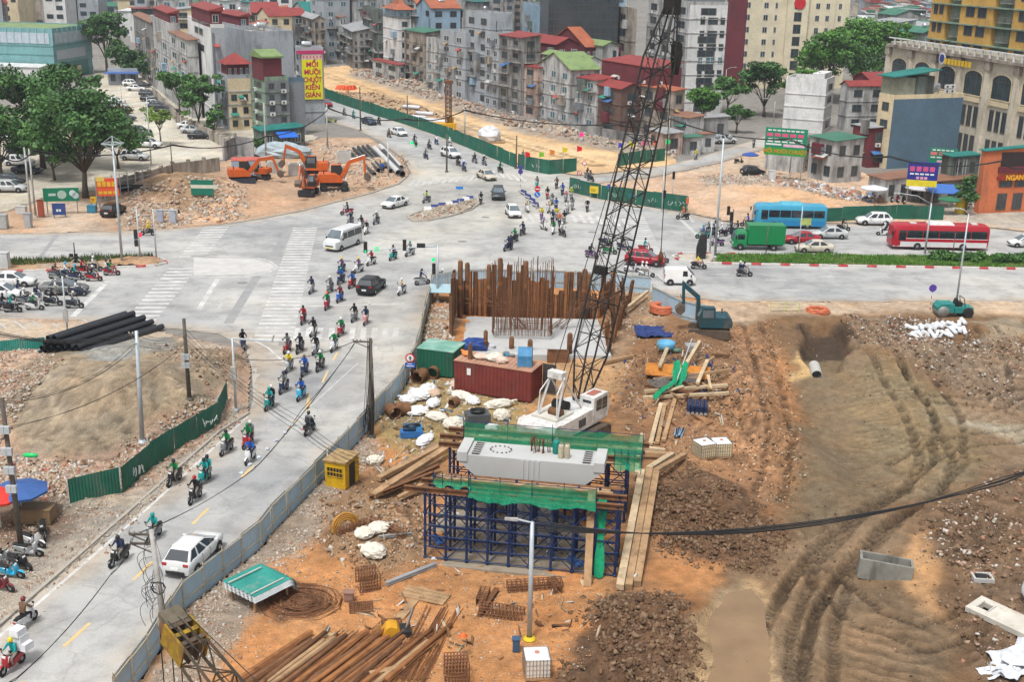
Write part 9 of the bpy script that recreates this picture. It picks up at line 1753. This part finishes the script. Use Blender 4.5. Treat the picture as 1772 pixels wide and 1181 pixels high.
# graffiti-like pale scrawls are on the fences themselves
def scrawl(px,py,w,z,c,seed,hd,lab):
 rs=random.Random(seed); t=thing('graffiti_patch',lab,'graffiti',G(px,py),rad(hd));
 for k in range(5):
  x=-w/2+w*k/5; l=[(x+rs.uniform(0,w/5),-.06,z+rs.uniform(-.35,.35)) for _ in range(5)]; MB().tube(l,.035,4).build('stroke',mat(c,.6),t)
H_=MB().box(-1300,-60,-5,1300,2200,75).build('haze',bpy.data.materials.new('haze_air')); tag(H_,'thin pale haze over the city','haze',kind='stuff'); m=H_.data.materials[0]; m.use_nodes=True; n_=m.node_tree; n_.nodes.remove(n_.nodes['Principled BSDF']); v_=n_.nodes.new('ShaderNodeVolumePrincipled'); v_.inputs['Color'].default_value=(.80,.88,1.,1); v_.inputs['Density'].default_value=.0002; v_.inputs['Anisotropy'].default_value=.2; n_.links.new(v_.outputs[0],n_.nodes['Material Output'].inputs['Volume'])
for a in ((360,754,1.6,1.1,(.5,.52,.5),1,46,'white graffiti scrawl on the curved green fence'),(237,838,1.1,.9,(.45,.5,.48),2,50,'small white lettering scrawl on the curved green fence'),(933,299,2.4,1.1,(.4,.48,.45),3,-8,'pale scrawl on the fence under the flags'),(1000,336,1.8,1.1,(.42,.48,.46),4,-24,'pale scrawl on the graffiti fence near the crowd'),(1067,349,1.6,.9,(.42,.48,.46),5,-14,'pale scrawl in the middle of the graffiti fence'),(1102,354,2.4,1.2,(.05,.25,.5),6,-14,'blue scrawl behind the boom on the graffiti fence'),(1135,359,2.4,1.,(.3,.38,.36),7,-12,'grey scrawl right of the boom on the graffiti fence'),(1170,365,2.4,1.,(.42,.46,.45),8,-12,'pale scrawl at the right end of the graffiti fence')): scrawl(*a)
board('yellow notice fixed on the graffiti fence',(1020,343),322,1035,-18,(.62,.45,.03),[('d',.12,.5,1,.08,(.3,.2,.02)),('d',.12,.3,1,.08,(.3,.2,.02))],by=334)
# ---------------- rubble: many chunks per zone, one stuff object per zone
def chunks(name,label,outline,n,smin,smax,cols,seed,flat=.7,terr=None,pw=2.2,lng=1.):
 n=int(n*1.25); rs=np.random.RandomState(seed); pl=GP(outline); xs=[p.x for p in pl]; ys=[p.y for p in pl]; X=rs.uniform(min(xs),max(xs),n*6); Y=rs.uniform(min(ys),max(ys),n*6)
 sd=poly_w(X,Y,pl); k=(sd+rs.normal(0,.5,len(X))>0)&((fbm(X,Y,.55,3,seed)+.5)>rs.uniform(.25,.62,len(X))); X=X[k][:n]; Y=Y[k][:n]; n=len(X)
 Z=np.zeros(n); gX,gY,gz_=TERR[terr] if terr else (None,)*3
 if terr: i=np.clip(np.searchsorted(gY,Y),0,len(gY)-1); j=np.clip(np.searchsorted(gX,X),0,len(gX)-1); Z=gz_[i,j]
 s=.7*smin+(smax*.62-smin*.7)*rs.rand(n)**(pw*1.5)
 cube=np.array([(x,y,z) for z in (-1,1) for y in (-1,1) for x in (-1,1)])*.5
 v=cube[None]+rs.uniform(-.2,.2,(n,8,3)); v*=s[:,None,None]*rs.uniform(.5,1.3,(n,1,3))*np.array([lng,1,flat]); q=rs.normal(size=(n,4)); q[:,1:3]*=.35; q/=np.linalg.norm(q,axis=1)[:,None]
 w_,x_,y_,z_=[q[:,i,None] for i in (0,1,2,3)]; t=2*np.cross(np.stack([x_,y_,z_],2)[:,0][:,None,:].repeat(8,1),v); v=v+q[:,0][:,None,None]*t+np.cross(np.stack([x_,y_,z_],2)[:,0][:,None,:].repeat(8,1),t)
 v+=np.stack([X,Y,Z+s*.05],1)[:,None]
 f=np.array([(0,2,3,1),(4,5,7,6),(0,1,5,4),(1,3,7,5),(3,2,6,7),(2,0,4,6)])[None]+8*np.arange(n)[:,None,None]; f=f.reshape(-1,4)
 me=bpy.data.meshes.new(name); me.vertices.add(8*n); me.vertices.foreach_set('co',v.ravel()); me.loops.add(f.size); me.loops.foreach_set('vertex_index',f.ravel()); me.polygons.add(len(f)); me.polygons.foreach_set('loop_start',np.arange(len(f))*4); me.polygons.foreach_set('loop_total',np.full(len(f),4));
 for c in cols: me.materials.append(mat(c,.9,.2,3.))
 me.polygons.foreach_set('material_index',np.repeat(rs.randint(0,len(cols),n),6)); me.update(); me.validate()
 o=bpy.data.objects.new(name,me); link(o); tag(o,label,'rubble',kind='stuff')
RUB=[(.36,.25,.185),(.42,.36,.29),(.33,.17,.105),(.48,.44,.39),(.23,.165,.12),(.33,.285,.235)]; CLD=[(.10,.056,.031),(.13,.075,.041),(.165,.098,.055),(.20,.13,.08)]; ORC=[(.30,.155,.075),(.40,.22,.11),(.22,.12,.06),(.46,.32,.2)]; PAL=[(.40,.33,.25),(.47,.41,.34),(.3,.235,.17)]
C='construction_ground'; D_='rubble_ground'
chunks('clods','dark broken clods on the near spoil heap',MOUND1,4200,.06,.42,CLD,1,.8,C); chunks('clods','dark broken clods on the spoil heap right of the scaffold',MOUND2,4200,.06,.4,CLD,2,.8,C); chunks('rubble','mixed rubble on the dark ground at the lower right',MOUND3,3600,.06,.4,CLD+CLD+RUB[:4],3,.7,C); chunks('rubble','mixed rubble on the dark bank at the upper right of the site',MOUND4,2200,.06,.35,CLD+RUB[:4],4,.7,C)
chunks('rubble','broken stones and clods on the long clay bank',[(1240,560),(1340,550),(1400,760),(1370,900),(1300,860),(1250,760),(1100,720),(1060,640)],5200,.05,.3,ORC+CLD+PAL[:1],5,.7,C); chunks('rubble','small stones on the open clay in front of the pier',[(520,1000),(720,960),(1060,1040),(1010,1180),(420,1190),(420,1100)],3800,.03,.18,ORC+PAL,6,.6,C); chunks('gravel','grey gravel strip along the site fence',[(640,755),(660,790),(560,890),(520,960),(420,1060),(340,1190),(250,1190),(330,1060),(460,950),(570,830)],5200,.05,.28,RUB+PAL,7,.7,C); chunks('rubble','brick rubble beside the sheet pile pit',[(738,545),(785,520),(790,580),(770,620),(722,640)],1100,.1,.6,RUB+PAL,8,.6,C); chunks('rubble','rubble between the hose coil and the sheet piles',[(1085,510),(1140,515),(1140,570),(1100,600),(1070,560)],800,.08,.4,RUB+ORC,9,.6,C); chunks('rubble','debris around the mud pit left of the scaffold',[(560,860),(740,820),(745,960),(640,1000),(560,950)],2000,.05,.35,ORC+RUB+CLD,10,.6,C); chunks('rubble','scattered debris around the sacks and containers',[(640,690),(720,640),(930,690),(920,770),(700,800)],1400,.05,.3,RUB+PAL,11,.6,C)
chunks('rubble','pale stones around the kerb unit heap',[(1520,545),(1640,555),(1700,620),(1580,610)],1400,.08,.4,[(.5,.52,.53),(.4,.4,.39)]+CLD,12,.6,C); chunks('rubble','small clods over the wheel tracks of the mud road',[(1330,560),(1900,560),(1900,1200),(1210,1200),(1350,900)],5000,.03,.2,CLD+[(.27,.2,.13),(.2,.14,.09)],13,.6,C); chunks('rubble','stones scattered on the clay around the crane',[(940,620),(1240,600),(1260,820),(1100,850),(1060,720)],2600,.04,.22,ORC+PAL[:1]+CLD,14,.6,C)
chunks('rubble','pinkish brick rubble between the sand heap and the green fence',[(0,800),(150,810),(300,750),(400,690),(392,720),(340,758),(262,812),(212,852),(120,872),(60,880),(0,860)],5600,.05,.4,RUB+PAL,20,.6,D_); chunks('rubble','brick rubble at the left edge below the teal fence',[(-40,610),(70,610),(110,650),(60,720),(0,780),(-40,780)],3000,.06,.4,RUB,21,.6,D_); chunks('rubble','rubble along the pavement outside the curved green fence',[(0,900),(120,885),(220,862),(300,800),(400,720),(430,716),(380,746),(250,880),(0,1080)],3600,.04,.3,RUB+PAL,22,.5,D_); chunks('rubble','stones on the back of the sand heap',[(260,600),(420,605),(430,660),(360,700),(280,640)],1500,.05,.35,RUB+CLD,23,.6,D_)
SCR=[(.33,.21,.11),(.42,.32,.2),(.18,.10,.05),(.5,.5,.48),(.16,.08,.04),(.42,.32,.2)]
chunks('scrap','wood scraps and offcuts strewn around the pier and crane',[(620,800),(760,770),(1060,790),(1100,1050),(1000,1150),(560,1100),(560,940)],420,.08,.3,SCR,40,.35,C,1.2,6.); chunks('scrap','scraps strewn round the formwork pile',[(1080,610),(1270,610),(1290,730),(1150,790),(1070,720)],300,.08,.3,SCR+[(.03,.05,.14)],41,.35,C,1.2,6.); chunks('scrap','litter and scraps among the sacks by the fence',[(640,720),(720,640),(900,690),(900,770),(680,830)],380,.08,.35,SCR+[(.55,.55,.55),(.5,.45,.35),(.05,.15,.25)],42,.35,C,1.2,4.); chunks('scrap','scraps and litter on the rubble below the sand heap',[(0,800),(150,810),(300,750),(400,690),(340,758),(120,872),(0,880)],400,.08,.3,SCR+[(.5,.5,.5),(.4,.1,.08)],43,.35,D_,1.2,4.)
V='vacant_lot'; chunks('rubble','concrete rubble along the front of the vacant lot',[(220,340),(420,330),(430,378),(300,392),(210,398)],3000,.12,.8,RUB+PAL,30,.55,V); chunks('rubble','rubble around the pipes of the vacant lot',[(560,245),(700,270),(705,305),(640,330),(540,345)],2200,.12,.7,RUB+PAL,31,.55,V); chunks('rubble','demolition debris along the fallen houses of the road bed',[(640,116),(700,138),(900,203),(1060,238),(1175,262),(1172,274),(1060,256),(900,226),(720,164),(600,126)],5200,.2,1.3,RUB+[(.3,.28,.26),(.2,.18,.16)],32,.6,'new_road_bed'); chunks('rubble','spoil clods behind the long green fence',[(555,152),(640,165),(760,200),(800,238),(700,206),(560,160)],1500,.15,.8,CLD+ORC,33,.6,'new_road_bed'); chunks('rubble','pale debris on the bare lot at the right',[(1210,305),(1340,298),(1500,340),(1560,365),(1480,350),(1330,325),(1220,328)],2600,.1,.7,RUB+PAL,34,.5,'bare_lot'); chunks('rubble','junk heaped before the half demolished house',[(1320,312),(1420,322),(1500,338),(1540,352),(1480,348),(1400,335)],700,.3,1.5,RUB+[(.5,.5,.5),(.1,.15,.25),(.35,.12,.08)],35,.6,'bare_lot')
chunks('rubble','broken paving on the traffic island',[(712,378),(780,354),(820,348),(815,362),(740,381)],500,.15,.7,RUB+[(.33,.3,.25)],36,.4,'island_fill')
# ---------------- house clutter: awnings, boxed balconies, roof sheds
RK=random.Random(77); AWN=[mat(c,.6,.2,1.) for c in ((.03,.2,.15),(.35,.06,.05),(.05,.13,.3),(.4,.4,.38),(.3,.2,.1))]
for o in list(COL.objects):
 if o.parent is None and o.get('dims') and o.name.split('.')[0] in ('town_house','old_block','shop_house'):
  W,D,h=o['dims']
  if h<5 or 'white cubic' in o['label'] or 'slate' in o['label'] or 'plain' in o['label'] or 'billboard' in o['label']: continue
  for k in range(int(4+h*D/60)):
   L=RK.random()<.62; z=RK.uniform(.2,.85)*h
   if L and D>3:
    y=RK.uniform(.4,max(.5,D-3)); w=RK.uniform(1.2,2.8)
    if RK.random()<.5: MB().add([(-1.,y,z),(-1.,y+w,z),(-.02,y+w,z+.45),(-.02,y,z+.45),(-1.,y,z+.05),(-1.,y+w,z+.05),(-.02,y+w,z+.5),(-.02,y,z+.5)],[(3,2,1,0),(4,5,6,7),(0,1,5,4),(1,2,6,5),(2,3,7,6),(3,0,4,7)]).build('awning',RK.choice(AWN),o)
    else: MB().box(-RK.uniform(.5,1.),y,z,-.02,y+w,z+RK.uniform(1.2,2.4)).build('boxed_balcony',WC[RK.choice(('old','dirty','tan','oldgreen','dgrey','maroon','blue'))],o)
   elif W>2.5:
    x=RK.uniform(.2,max(.3,W-2)); w=RK.uniform(.8,1.9)
    if RK.random()<.5: MB().add([(x,-.9,z),(x+w,-.9,z),(x+w,-.02,z+.4),(x,-.02,z+.4),(x,-.9,z+.05),(x+w,-.9,z+.05),(x+w,-.02,z+.45),(x,-.02,z+.45)],BOXF).build('awning',RK.choice(AWN),o)
    else: MB().tube([(x,-.08,z*.3),(x,-.08,h*.95)],.06,5).build('drain_pipe',RK.choice((BLK,PG)),o)
